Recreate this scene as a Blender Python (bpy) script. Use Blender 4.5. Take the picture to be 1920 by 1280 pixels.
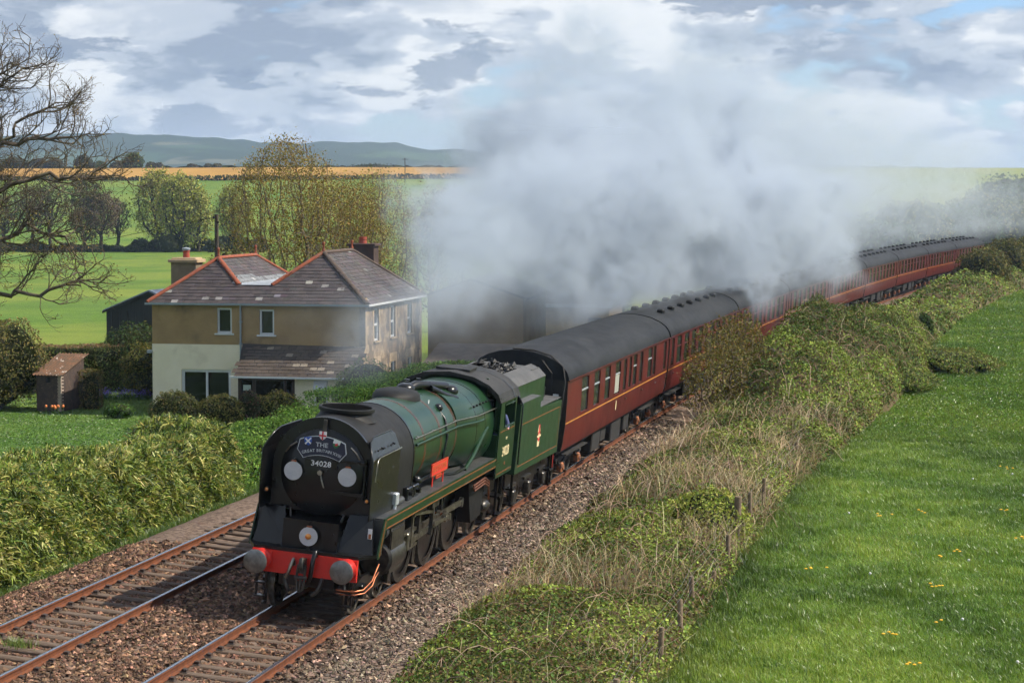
import bpy, math, random
import numpy as np
from mathutils import Vector, Matrix
R = math.radians
for o in list(bpy.data.objects): bpy.data.objects.remove(o, do_unlink=True)
SC = bpy.context.scene
COL = SC.collection
rng = np.random.default_rng(7)
random.seed(7)

# ------------------------------------------------------------------ camera
CAM_H = 8.1607
cam = bpy.data.cameras.new('camera'); camo = bpy.data.objects.new('camera', cam); COL.objects.link(camo)
cam.sensor_width = 36; cam.lens = 36*4268.7/1920; cam.clip_start = .5; cam.clip_end = 20000
camo.location = (0, 0, CAM_H); camo.rotation_euler = (math.pi/2-.064104, 0, 0)
SC.camera = camo

# ------------------------------------------------------------------ sun, sky, exposure
SUN_AZ, SUN_EL = R(4), R(45)          # azimuth from +X towards +Y
to_sun = Vector((math.cos(SUN_EL)*math.cos(SUN_AZ), math.cos(SUN_EL)*math.sin(SUN_AZ), math.sin(SUN_EL)))
sl = bpy.data.lights.new('sun', 'SUN'); sl.energy = 5.0; sl.angle = R(.6); sl.color = (1, .92, .79)
so = bpy.data.objects.new('sun', sl); COL.objects.link(so); so.rotation_euler = to_sun.to_track_quat('Z', 'Y').to_euler()
SC.view_settings.view_transform = 'Standard'; SC.view_settings.look = 'None'
SC.view_settings.gamma = 1; SC.view_settings.use_curve_mapping = False
SC.view_settings.exposure = 0.54
SC.cycles.volume_bounces = 2
SC.cycles.volume_step_rate = 2.2
SC.cycles.use_adaptive_sampling = True; SC.cycles.adaptive_threshold = .04; SC.cycles.adaptive_min_samples = 16
SC.cycles.max_bounces = 6; SC.cycles.diffuse_bounces = 3; SC.cycles.transparent_max_bounces = 8
SC.cycles.use_denoising = True

class NT:
    """tiny helper for node trees"""
    def __init__(s, nt): s.nt = nt; nt.nodes.clear()
    def n(s, t, **k):
        nd = s.nt.nodes.new(t)
        for a, v in k.items():
            if a.startswith('_'): continue
            setattr(nd, a, v)
        return nd
    def l(s, a, b): s.nt.links.new(a, b)
    def set(s, sock, v):
        if hasattr(v, 'is_output') or isinstance(v, bpy.types.NodeSocket): s.l(v, sock)
        else:
            try: sock.default_value = v
            except Exception:
                sock.default_value = (*v, 1) if hasattr(v, '__len__') else (v, v, v)
    def math(s, op, a, b=0.0, c=None, clamp=False):
        nd = s.n('ShaderNodeMath', operation=op); nd.use_clamp = clamp
        s.set(nd.inputs[0], a); s.set(nd.inputs[1], b)
        if c is not None: s.set(nd.inputs[2], c)
        return nd.outputs[0]
    def vmath(s, op, a, b=(0, 0, 0)):
        nd = s.n('ShaderNodeVectorMath', operation=op); s.set(nd.inputs[0], a)
        if op == 'SCALE': s.set(nd.inputs['Scale'], b)
        else: s.set(nd.inputs[1], b)
        return nd.outputs[0]
    def noise(s, vec, scale, detail=4, rough=.5, dist=0.0, col=False):
        nd = s.n('ShaderNodeTexNoise'); s.l(vec, nd.inputs['Vector'])
        nd.inputs['Scale'].default_value = scale; nd.inputs['Detail'].default_value = detail
        nd.inputs['Roughness'].default_value = rough; nd.inputs['Distortion'].default_value = dist
        return nd.outputs['Color' if col else 'Fac']
    def smooth(s, v, a, b, o0=0.0, o1=1.0):
        nd = s.n('ShaderNodeMapRange', interpolation_type='SMOOTHSTEP'); s.set(nd.inputs['Value'], v)
        nd.inputs['From Min'].default_value = a; nd.inputs['From Max'].default_value = b
        nd.inputs['To Min'].default_value = o0; nd.inputs['To Max'].default_value = o1
        return nd.outputs[0]
    def mix(s, f, a, b, mode='MIX'):
        nd = s.n('ShaderNodeMix', data_type='RGBA', blend_type=mode); s.set(nd.inputs[0], f)
        s.set(nd.inputs[6], (*a, 1) if isinstance(a, tuple) and len(a) == 3 else a)
        s.set(nd.inputs[7], (*b, 1) if isinstance(b, tuple) and len(b) == 3 else b)
        return nd.outputs[2]

world = bpy.data.worlds.new('World'); SC.world = world; world.use_nodes = True
world.cycles.sampling_method = 'MANUAL'; world.cycles.sample_map_resolution = 256
w = NT(world.node_tree)
sky = w.n('ShaderNodeTexSky', sky_type='NISHITA'); sky.sun_disc = False
sky.sun_elevation = SUN_EL; sky.sun_rotation = math.pi/2-SUN_AZ; sky.air_density = 1.0; sky.dust_density = .4; sky.ozone_density = 3
tc = w.n('ShaderNodeTexCoord'); dirv = tc.outputs['Generated']
sep = w.n('ShaderNodeSeparateXYZ'); w.l(dirv, sep.inputs[0])
zz = w.math('ABSOLUTE', sep.outputs['Z'])
inv = w.math('DIVIDE', 1.0, w.math('ADD', 1.0, w.math('MULTIPLY', zz, 3.0)))
p = w.vmath('SCALE', w.vmath('MULTIPLY', dirv, (1, 1, .95)), inv)
p2 = w.vmath('ADD', p, w.vmath('SCALE', w.vmath('SUBTRACT', w.noise(p, 34, 5, .6, col=True), (.5, .5, .5)), .026))
SKO = (2.3, 1.1, .4)
def cn(off, sc, det, rough=.5): return w.noise(w.vmath('ADD', p2, tuple(a+b for a, b in zip(SKO, off))), sc, det, rough)
# cumulus bank: puffy density, lit from upper right, shaded base
big = cn((0, 0, 0), 7.0, 2)
def puff(off):
    vo = w.n('ShaderNodeTexVoronoi', feature='F1'); w.l(w.vmath('ADD', p2, off), vo.inputs['Vector']); vo.inputs['Scale'].default_value = 19; vo.inputs['Detail'].default_value = 1.5; vo.inputs['Roughness'].default_value = .55
    return w.math('ADD', w.math('MULTIPLY', w.math('SUBTRACT', 1.0, vo.outputs['Distance']), .55), w.math('MULTIPLY', w.noise(w.vmath('ADD', p2, off), 15, 8, .60), .80))
d0 = puff((0, 0, 0)); d1 = puff((.009, .0, .017))
dens = w.math('ADD', w.math('MULTIPLY', d0, .62), w.math('MULTIPLY', big, .60))
cover = w.smooth(dens, .455, .56)
lit = w.smooth(w.math('SUBTRACT', d0, d1), -.16, .19)
mass = w.smooth(cn((4.0, .3, 1.7), 9.0, 5), .36, .62)                   # broad shaded masses
lum = w.math('ADD', w.math('MULTIPLY', lit, .62), w.math('MULTIPLY', w.math('SUBTRACT', 1.0, mass), .48))
lumc = w.math('ADD', lum, w.math('MULTIPLY', w.math('SUBTRACT', w.noise(p2, 60, 6, .6), .5), .35))
CLOUD_DARK, CLOUD_MID, CLOUD_WHITE = (2.75, 3.3, 4.3), (4.7, 5.25, 6.1), (7.7, 7.9, 8.15)
ccol = w.mix(w.smooth(lumc, .12, .58), CLOUD_DARK, CLOUD_MID)
ccol = w.mix(w.smooth(lumc, .58, .98), ccol, CLOUD_WHITE)
# small dark flat-based scud floating in front of the bank
dk = w.noise(w.vmath('ADD', w.vmath('MULTIPLY', p2, (1, 1, 1.5)), (3.1, 2.2, .2)), 20, 7, .55)
ccol = w.mix(w.math('MULTIPLY', w.smooth(dk, .565, .635), .85), ccol, (2.2, 2.75, 3.8))
fin = w.mix(cover, w.vmath('MULTIPLY', sky.outputs[0], (.82, .98, 1.28)), ccol)
low = w.smooth(sep.outputs['Z'], .0, .055, .70, 0.0)
fin = w.mix(low, fin, (5.5, 6.1, 7.0))
bg = w.n('ShaderNodeBackground'); bg.inputs['Strength'].default_value = .086
w.l(fin, bg.inputs['Color'])
wo = w.n('ShaderNodeOutputWorld'); w.l(bg.outputs[0], wo.inputs['Surface'])

# ------------------------------------------------------------------ track geometry (curve of the line, superelevated)
PH0, K1, K2, TX0, TY0 = .1959654, .0004584552, 2.66738e-06, -4.203101, 43.33171
CANT = .09463539
_S = np.arange(-60, 420, .25)
_PH = PH0 + K1*_S + K2*np.clip(_S, -60, 260)**2/2
_i0 = int(np.argmin(abs(_S)))
_X = np.concatenate([[0], np.cumsum(np.sin((_PH[1:]+_PH[:-1])/2)*.25)]); _X += TX0-_X[_i0]
_Y = np.concatenate([[0], np.cumsum(np.cos((_PH[1:]+_PH[:-1])/2)*.25)]); _Y += TY0-_Y[_i0]
def trk(s): return np.interp(s, _S, _X), np.interp(s, _S, _Y), np.interp(s, _S, _PH)
def st2w(s, t, z):
    """track coordinates in the canted track plane -> world (arrays ok)"""
    x, y, ph = trk(s); t2 = t*math.cos(CANT)+z*math.sin(CANT); z2 = -t*math.sin(CANT)+z*math.cos(CANT)
    return np.stack(np.broadcast_arrays(x+t2*np.cos(ph), y-t2*np.sin(ph), z2), -1)
def flat2w(s, t, z):
    x, y, ph = trk(s); return np.stack(np.broadcast_arrays(x+t*np.cos(ph), y-t*np.sin(ph), z), -1)
def w2st(x, y):
    x = np.asarray(x, float); y = np.asarray(y, float); s = (y-TY0)/np.cos(.25)
    for _ in range(8):
        sx, sy, ph = trk(s); s = np.clip(s+((x-sx)*np.sin(ph)+(y-sy)*np.cos(ph)), -59, 415)
    sx, sy, ph = trk(s); return s, (x-sx)*np.cos(ph)-(y-sy)*np.sin(ph)
def frame(s, mid):
    """matrix of a vehicle whose local origin is at s and whose body is centred mid metres behind it"""
    x, y, ph = trk(s+mid)
    return Matrix.Translation((float(x), float(y), 0)) @ Matrix.Rotation(-float(ph), 4, 'Z') @ Matrix.Rotation(CANT, 4, 'Y') @ Matrix.Translation((0, -mid, 0))
def sstep(v, a, b):
    u = np.clip((np.asarray(v, float)-a)/(b-a), 0, 1); return u*u*(3-2*u)
def vnoise(x, y, sc, seed=0, oct=3):
    x = np.asarray(x, float); y = np.asarray(y, float)
    r = np.random.default_rng(seed); g = r.random((256, 256)); o = np.zeros(np.broadcast(x, y).shape); a = 1.; tot = 0
    for k in range(oct):
        u = x/sc*2**k+13.7*k; v = y/sc*2**k+7.1*k; iu = np.floor(u).astype(int); iv = np.floor(v).astype(int)
        fu = u-iu; fv = v-iv; fu = fu*fu*(3-2*fu); fv = fv*fv*(3-2*fv)
        G = lambda i, j: g[i % 256, j % 256]
        o = o+a*(G(iu, iv)*(1-fu)*(1-fv)+G(iu+1, iv)*fu*(1-fv)+G(iu, iv+1)*(1-fu)*fv+G(iu+1, iv+1)*fu*fv); tot += a; a *= .5
    return o/tot
def ground_z(x, y):
    x = np.asarray(x, float); y = np.asarray(y, float)
    s, t = w2st(x, y)
    # flat land right and left of the line
    right = -.55+.12*(vnoise(x, y, 9, 3)-.5)
    left = -.35-1.45*sstep(-t, 8.5, 17)+.10*(vnoise(x, y, 14, 4)-.5)
    z = np.where(t > 0, right, left)
    bed = -t*math.sin(CANT)-.24                     # top of the ballast
    kr = sstep(t, 1.9, 3.0); kl = sstep(-t, 5.3, 7.4)
    z = np.where(t > 0, bed*(1-kr)+(right)*kr, bed*(1-kl)+left*kl)
    near = 1-sstep(y, 300, 400)
    z = z*near+(-1.8)*(1-near)
    # rising hillside, ridge, then falling away
    hill = np.interp(y, [400, 430, 520, 650, 765, 800, 1000, 1400, 6000], [-1.8, -1.6, 3.2, 12.6, 17.0, 16.2, 4, 0, 0])
    hill = hill+1.2*(vnoise(x, y, 220, 8)-.5)*sstep(y, 420, 560)
    return np.where(y > 400, hill, z)
# ------------------------------------------------------------------ mesh builder
class MB:
    def __init__(s): s.v = []; s.f = []; s.pc = []
    def add(s, v, f):
        o = len(s.v); s.pc.append((o, len(s.f), len(f))); s.v.extend([tuple(map(float, q)) for q in v]); s.f.extend([tuple(i+o for i in q) for q in f]); return s
    def box(s, x0, x1, y0, y1, z0, z1):
        v = [(x, y, z) for z in (z0, z1) for y in (y0, y1) for x in (x0, x1)]
        return s.add(v, [(0, 2, 3, 1), (4, 5, 7, 6), (0, 1, 5, 4), (2, 6, 7, 3), (0, 4, 6, 2), (1, 3, 7, 5)])
    def bbox(s, x0, x1, y0, y1, z0, z1, b=.02):
        """box with chamfered vertical and top edges"""
        P = [(x0+b, y0), (x1-b, y0), (x1, y0+b), (x1, y1-b), (x1-b, y1), (x0+b, y1), (x0, y1-b), (x0, y0+b)]
        Q = [(x0+b*1.4, y0+b), (x1-b*1.4, y0+b), (x1-b, y0+b*1.4), (x1-b, y1-b*1.4), (x1-b*1.4, y1-b), (x0+b*1.4, y1-b), (x0+b, y1-b*1.4), (x0+b, y0+b*1.4)]
        return s.loft([[(*p, z0) for p in P], [(*p, z1-b) for p in P], [(*p, z1) for p in Q]])
    def loft(s, rings, closed=True, caps=True):
        n = len(rings[0]); v = [q for r in rings for q in r]; f = []
        for i in range(len(rings)-1):
            for j in range(n if closed else n-1):
                a = i*n+j; b = i*n+(j+1) % n; f.append((a, b, b+n, a+n))
        if caps and closed:
            f.append(tuple(range(n))[::-1]); f.append(tuple((len(rings)-1)*n+k for k in range(n)))
        return s.add(v, f)
    def prism(s, poly, a0, a1, ax='y'):
        """polygon of (u,v) pairs extruded along ax; y: (x,z)  x: (y,z)  z: (x,y)"""
        def m(u, v, a): return {'y': (u, a, v), 'x': (a, u, v), 'z': (u, v, a)}[ax]
        return s.loft([[m(u, v, a0) for u, v in poly], [m(u, v, a1) for u, v in poly]])
    def cyl(s, p0, p1, r0, r1=None, n=14, caps=True):
        r1 = r0 if r1 is None else r1; p0 = Vector(p0); p1 = Vector(p1); d = (p1-p0)
        if d.length < 1e-6: return s
        d.normalize(); u = d.orthogonal().normalized(); w_ = d.cross(u)
        C = [(math.cos(2*math.pi*k/n), math.sin(2*math.pi*k/n)) for k in range(n)]
        return s.loft([[tuple(p0+(u*c+w_*q)*r0) for c, q in C], [tuple(p1+(u*c+w_*q)*r1) for c, q in C]], caps=caps)
    def tube(s, pts, r, n=6):
        pts = [Vector(p) for p in pts]; rings = []; u = None
        for i, p in enumerate(pts):
            d = (pts[min(i+1, len(pts)-1)]-pts[max(i-1, 0)]).normalized()
            u = d.orthogonal().normalized() if u is None else (u-d*u.dot(d)).normalized()
            w_ = d.cross(u); rr = r[i] if hasattr(r, '__len__') else r
            rings.append([tuple(p+(u*math.cos(2*math.pi*k/n)+w_*math.sin(2*math.pi*k/n))*rr) for k in range(n)])
        return s.loft(rings)
    def lathe(s, prof, c, ax='y', n=28, caps=True):
        """prof: list of (r, a) along the axis through c"""
        rings = []
        for r, a in prof:
            ring = []
            for k in range(n):
                q = 2*math.pi*k/n; u, v = r*math.cos(q), r*math.sin(q)
                ring.append({'y': (c[0]+u, c[1]+a, c[2]+v), 'x': (c[0]+a, c[1]+u, c[2]+v), 'z': (c[0]+u, c[1]+v, c[2]+a)}[ax])
            rings.append(ring)
        return s.loft(rings, caps=caps)
    def sph(s, c, r, n=12, m=7):
        r = r if hasattr(r, '__len__') else (r, r, r); rings = []
        for i in range(1, m):
            q = math.pi*i/m
            rings.append([(c[0]+r[0]*math.sin(q)*math.cos(2*math.pi*k/n), c[1]+r[1]*math.sin(q)*math.sin(2*math.pi*k/n), c[2]-r[2]*math.cos(q)) for k in range(n)])
        return s.loft(rings)
    def mesh(s, name='mesh', smooth=None):
        me = bpy.data.meshes.new(name); me.from_pydata(s.v, [], s.f)
        fin_mesh(me, smooth); return me
def fin_mesh(me, smooth=None):
    import bmesh as _b
    bm = _b.new(); bm.from_mesh(me); _b.ops.recalc_face_normals(bm, faces=bm.faces); bm.to_mesh(me); bm.free()
    if smooth:
        me.polygons.foreach_set('use_smooth', [True]*len(me.polygons)); me.set_sharp_from_angle(angle=R(smooth))
    me.update()
def np_mesh(name, V, F, cols=None, smooth=False):
    """fast mesh from numpy arrays; F (n,3) or (n,4); cols (nverts,3)"""
    me = bpy.data.meshes.new(name); V = np.asarray(V, np.float32); F = np.asarray(F, np.int32); n, k = F.shape
    me.vertices.add(len(V)); me.vertices.foreach_set('co', V.ravel())
    me.loops.add(n*k); me.loops.foreach_set('vertex_index', F.ravel())
    me.polygons.add(n); me.polygons.foreach_set('loop_start', np.arange(0, n*k, k, dtype=np.int32))
    me.polygons.foreach_set('use_smooth', np.full(n, bool(smooth)))
    if cols is not None:
        a = me.color_attributes.new('col', 'FLOAT_COLOR', 'POINT')
        a.data.foreach_set('color', np.concatenate([np.asarray(cols, np.float32), np.ones((len(V), 1), np.float32)], 1).ravel())
    me.update(calc_edges=True); me.validate(); return me
def link(name, me, mat, parent=None):
    o = bpy.data.objects.new(name, me); COL.objects.link(o)
    if mat is not None and me is not None and not len(me.materials): me.materials.append(mat)
    if parent is not None: o.parent = parent
    return o
def split_mb(mb, tol=.03):
    """pieces of a builder that do not touch become builders of their own"""
    n = len(mb.pc)
    if n < 2: return [mb]
    ends = [p[0] for p in mb.pc[1:]]+[len(mb.v)]; bb = []
    for (v0, f0, nf), v1 in zip(mb.pc, ends):
        a = np.array(mb.v[v0:v1]); bb.append((a.min(0)-tol/2, a.max(0)+tol/2))
    root = list(range(n))
    def find(i):
        while root[i] != i: i = root[i]
        return i
    for i in range(n):
        for j in range(i):
            if (bb[i][0] <= bb[j][1]).all() and (bb[j][0] <= bb[i][1]).all(): root[find(i)] = find(j)
    out = {}
    for k in range(n):
        v0, f0, nf = mb.pc[k]; out.setdefault(find(k), MB()).add(mb.v[v0:ends[k]], [tuple(q-v0 for q in f) for f in mb.f[f0:f0+nf]])
    return list(out.values())
def part(name, mb, mat, parent, smooth=None, label=None, split=True):
    if split and isinstance(mb, MB):
        ms = split_mb(mb)
        if len(ms) > 1: return [part(name, q, mat, parent, smooth, label, False) for q in ms][0]
    o = link(name, mb.mesh(name, smooth) if isinstance(mb, MB) else mb, mat, parent)
    if label: o['label'] = label
    return o
def tag(o, label, cat, group=None, kind=None):
    if label: o['label'] = label
    if cat: o['category'] = cat
    if group: o['group'] = group
    if kind: o['kind'] = kind
    return o
def thing(name, label, cat, M=None, group=None, kind=None):
    o = bpy.data.objects.new(name, None); COL.objects.link(o); o.empty_display_size = .3
    if M is not None: o.matrix_world = M if isinstance(M, Matrix) else Matrix.Translation(M)
    return tag(o, label, cat, group, kind)
def structure(name, me, mat, parent=None):
    o = link(name, me, mat, parent); o['kind'] = 'structure'; return o
def children(o): return [c for c in bpy.data.objects if c.parent == o]
def text_mesh(body, size, M, extr=.004, align='CENTER', squash=1.0):
    cu = bpy.data.curves.new('lettering', 'FONT'); cu.body = body; cu.size = size; cu.extrude = extr; cu.align_x = align; cu.align_y = 'CENTER'; cu.resolution_u = 2
    cu.offset = size*.012
    ob = bpy.data.objects.new('lettering', cu); COL.objects.link(ob)
    dg = bpy.context.evaluated_depsgraph_get(); me = bpy.data.meshes.new_from_object(ob.evaluated_get(dg))
    bpy.data.objects.remove(ob); bpy.data.curves.remove(cu)
    me.transform(M @ Matrix.Diagonal((squash, 1, 1, 1))); return me

# ------------------------------------------------------------------ materials
MATS = {}
def mat(name, c1=(.5, .5, .5), c2=None, scale=4., rough=.6, bump=0., bscale=None, metal=0., spec=.5, attr=False, coat=0., stretch=None,
        detail=5, lo=.35, hi=.65, rvar=0., c3=None, scale3=1., lo3=.55, hi3=.7, trans=None):
    if name in MATS: return MATS[name]
    m = bpy.data.materials.new(name); m.use_nodes = True; t = NT(m.node_tree); MATS[name] = m
    co = t.n('ShaderNodeTexCoord').outputs['Object']
    if stretch: co = t.vmath('MULTIPLY', co, stretch)
    col = None
    if c2 is not None:
        f = t.smooth(t.noise(co, scale, detail, .6), lo, hi); col = t.mix(f, c1, c2)
    if c3 is not None:
        f3 = t.smooth(t.noise(t.vmath('ADD', co, (5.2, 1.3, 8.1)), scale3, detail, .6), lo3, hi3); col = t.mix(f3, col if col is not None else c1, c3)
    if attr:
        a = t.n('ShaderNodeVertexColor', layer_name='col').outputs[0]
        col = a if col is None else t.mix(1.0, col, a, 'MULTIPLY')
    b = t.n('ShaderNodeBsdfPrincipled'); b.inputs['Roughness'].default_value = rough; b.inputs['Metallic'].default_value = metal
    b.inputs['Specular IOR Level'].default_value = spec; b.inputs['Coat Weight'].default_value = coat; b.inputs['Coat Roughness'].default_value = .08
    if col is None: b.inputs['Base Color'].default_value = (*c1, 1)
    else: t.l(col, b.inputs['Base Color'])
    if rvar: t.l(t.math('ADD', rough, t.math('MULTIPLY', t.math('SUBTRACT', t.noise(co, scale*2.3, 4), .5), rvar)), b.inputs['Roughness'])
    if bump:
        bn = t.n('ShaderNodeBump'); bn.inputs['Strength'].default_value = min(1, bump); bn.inputs['Distance'].default_value = .02 if bump <= 1 else .02*bump
        t.l(t.noise(co, bscale or scale*4, 5, .6), bn.inputs['Height']); t.l(bn.outputs[0], b.inputs['Normal'])
    o = t.n('ShaderNodeOutputMaterial')
    if trans:
        tr = t.n('ShaderNodeBsdfTranslucent')
        if col is None: tr.inputs['Color'].default_value = (*c1, 1)
        else: t.l(col, tr.inputs['Color'])
        mx = t.n('ShaderNodeMixShader'); mx.inputs[0].default_value = trans; t.l(b.outputs[0], mx.inputs[1]); t.l(tr.outputs[0], mx.inputs[2]); t.l(mx.outputs[0], o.inputs['Surface'])
    else: t.l(b.outputs[0], o.inputs['Surface'])
    return m
def quads(P, U, V):
    """quads centred on P (n,3) spanned by half-vectors U and V -> verts, faces"""
    n = len(P); vv = np.stack([P-U-V, P+U-V, P+U+V, P-U+V], 1).reshape(-1, 3); return vv, np.arange(4*n).reshape(n, 4)
def rand_dirs(n, r=None):
    r = r or rng; d = r.normal(size=(n, 3)); return d/np.linalg.norm(d, axis=1, keepdims=True)
def leaves(P, N, size, asp=.55, jit=.8, r=None, fold=True):
    """rhombic leaves at P facing roughly N; two triangles each, folded along the midrib -> (verts, tri faces)"""
    r = r or rng; n = len(P); size = np.broadcast_to(np.asarray(size, float), (n,))[:, None]
    N = N+jit*r.normal(size=(n, 3)); N /= np.linalg.norm(N, axis=1, keepdims=True)
    a = np.cross(N, rand_dirs(n, r)); a /= np.linalg.norm(a, axis=1, keepdims=True); b = np.cross(N, a)
    A = a*size*.5; B = b*size*.5*asp; lift = N*size*.12
    vv = np.stack([P-A, P+B+lift, P+A, P-B+lift], 1).reshape(-1, 3); i = np.arange(n)*4
    return vv, np.concatenate([np.stack([i, i+1, i+2], 1), np.stack([i, i+2, i+3], 1)])
def blades(P, L, W, lean, r=None, tip=.25):
    """grass blades: two-segment tapering strips; lean (n,2) horizontal offset of the tip -> verts, quads"""
    r = r or rng; n = len(P); L = np.broadcast_to(np.asarray(L, float), (n,)); q = r.random(n)*2*np.pi
    side = np.stack([np.cos(q), np.sin(q), np.zeros(n)], 1)*np.broadcast_to(np.asarray(W, float), (n,))[:, None]*.5
    mid = P+np.stack([lean[:, 0]*.3, lean[:, 1]*.3, L*.62], 1); top = P+np.stack([lean[:, 0], lean[:, 1], L], 1)
    vv = np.stack([P-side, P+side, mid+side*.8, mid-side*.8, top+side*tip, top-side*tip], 1).reshape(-1, 3); i = np.arange(n)*6
    return vv, np.concatenate([np.stack([i, i+1, i+2, i+3], 1), np.stack([i+3, i+2, i+4, i+5], 1)])
def ctint(n, base, var=.25, r=None, hue=.08):
    r = r or rng; base = np.asarray(base, float); b = base if base.ndim == 2 else np.broadcast_to(base, (n, 3))
    k = 1+var*r.normal(size=(n, 1)); h = 1+hue*r.normal(size=(n, 3)); return np.clip(b*np.clip(k, .35, 2)*h, .003, .9)
def stuff(name, V, F, cols, per, m, label, cat, parent=None, kind='stuff'):
    me = np_mesh(name, V, F, np.repeat(cols, per, 0)); o = link(name, me, m, parent)
    if parent is None: tag(o, label, cat, None, kind)
    else: o['kind'] = 'stuff'
    return o
# ------------------------------------------------------------------ the ground
def grid_mesh(name, xs, ys, zf):
    X, Y = np.meshgrid(xs, ys); Z = zf(X, Y); nx = len(xs); i = np.arange(len(ys)-1)[:, None]*nx+np.arange(nx-1)[None]
    F = np.stack([i, i+1, i+nx+1, i+nx], -1).reshape(-1, 4); return np_mesh(name, np.stack([X, Y, Z], -1).reshape(-1, 3), F, smooth=True)
ys = np.concatenate([np.arange(-30, 30, 5), np.arange(30, 130, .6), np.arange(130, 300, 2.5), np.arange(300, 1000, 12), np.arange(1000, 6600, 200)])
xs = np.concatenate([np.arange(-2600, -300, 150), np.arange(-300, -40, 8), np.arange(-40, 50, .6), np.arange(50, 310, 6), np.arange(310, 2700, 150)])
def ground_mat():
    m = bpy.data.materials.new('grass_ground'); m.use_nodes = True; t = NT(m.node_tree)
    ge = t.n('ShaderNodeNewGeometry').outputs['Position']; sp = t.n('ShaderNodeSeparateXYZ'); t.l(ge, sp.inputs[0])
    f1 = t.smooth(t.noise(ge, .22, 6, .6), .35, .68); f2 = t.smooth(t.noise(ge, 2.5, 5, .65), .38, .66); f3 = t.smooth(t.noise(ge, .035, 4, .6), .42, .62)
    c = t.mix(f1, (.060, .135, .014), (.105, .200, .020)); c = t.mix(t.math('MULTIPLY', f2, .55), c, (.055, .105, .016))
    c = t.mix(t.math('MULTIPLY', f3, .75), c, (.165, .215, .030)); f4 = t.smooth(t.noise(t.vmath('MULTIPLY', ge, (1, .35, 1)), .012, 6, .65), .42, .60); c = t.mix(t.math('MULTIPLY', f4, .55), c, (.085, .155, .022)); f5 = t.smooth(t.noise(ge, .11, 7, .7), .52, .66); c = t.mix(t.math('MULTIPLY', f5, .5), c, (.045, .095, .016))
    # drier, yellower pasture beyond the train
    far = t.math('MULTIPLY', t.smooth(sp.outputs['Y'], 110, 150), t.smooth(sp.outputs['X'], -14, 6))
    c = t.mix(t.math('MULTIPLY', far, .75), c, t.mix(f3, (.20, .22, .03), (.15, .21, .03)))
    c = t.mix(t.math('MULTIPLY', t.smooth(sp.outputs['Y'], 105, 135), 1.0), c, t.vmath('MULTIPLY', c, (1.22, 1.08, 1.2)))
    b = t.n('ShaderNodeBsdfPrincipled'); b.inputs['Roughness'].default_value = .9; b.inputs['Specular IOR Level'].default_value = .15; t.l(c, b.inputs['Base Color'])
    bn = t.n('ShaderNodeBump'); bn.inputs['Strength'].default_value = .6; bn.inputs['Distance'].default_value = .12
    t.l(t.noise(ge, 5.5, 6, .7), bn.inputs['Height']); t.l(bn.outputs[0], b.inputs['Normal'])
    o = t.n('ShaderNodeOutputMaterial'); t.l(b.outputs[0], o.inputs['Surface']); return m
structure('ground', grid_mesh('ground', xs, ys, ground_z), ground_mat())

# straw-coloured arable field on the rise, a sheet just above the hillside
m_straw = mat('straw_field', (.30, .165, .038), (.39, .225, .055), scale=.05, rough=.95, spec=.1, bump=.5, bscale=.8, stretch=(1, .25, 1), c3=(.33, .20, .05), scale3=.012)
xs2 = np.arange(-330, -5, 10.)
def sheet_z(X, Y): return ground_z(X, Y)+.12
ys2 = np.linspace(0, 1, 14)
XX, TT = np.meshgrid(xs2, ys2); y_lo = 655+8*np.sin(XX/60)+.03*XX; YY = y_lo*(1-TT)+775*TT; ZZ = sheet_z(XX, YY)
i = np.arange(13)[:, None]*len(xs2)+np.arange(len(xs2)-1)[None]
structure('stubble_field', np_mesh('stubble_field', np.stack([XX, YY, ZZ], -1).reshape(-1, 3), np.stack([i, i+1, i+len(xs2)+1, i+len(xs2)], -1).reshape(-1, 4), smooth=True), m_straw)

# far hills: ridge line by bearing
RX = np.array([-900, -400, 0, 60, 140, 240, 330, 420, 490, 560, 610, 660, 710, 742, 765, 800, 850, 900, 950, 1100, 1400, 1800, 1920, 2400, 3200])
RY = np.array([262, 258, 256, 252, 249, 251, 253, 260, 266, 270, 265, 266, 268, 268, 275, 280, 279, 285, 288, 295, 305, 315, 317, 322, 330])
bear = np.linspace(-900, 3200, 420)
HD = np.concatenate([np.linspace(0, 1, 34)**.8, [1.1, 1.3]])
hv = []
for a, d in enumerate(HD):
    D = 2350+1450*min(d, 1)+900*max(0, d-1)*3
    ztop = CAM_H+(366-np.interp(bear, RX, RY))*3800/4268.7
    x = (bear-960)/4268.7*D
    prof = min(d, 1)**1.25*(1-.9*max(0, (d-1)/.3)**1.5)
    rough_ = 26*(vnoise(x, np.full_like(x, D), 420, 21, 4)-.5)*math.sin(math.pi*min(d, 1))
    tree_ = 5*(vnoise(x, np.full_like(x, D), 26, 22, 2))*sstep(d, .8, 1)
    hv.append(np.stack([x, np.full_like(x, D), -2+(ztop+2)*prof+rough_+tree_-3*sstep(d, .8, 1)], -1))
hv = np.array(hv); nb = len(bear); i = np.arange(len(HD)-1)[:, None]*nb+np.arange(nb-1)[None]
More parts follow.
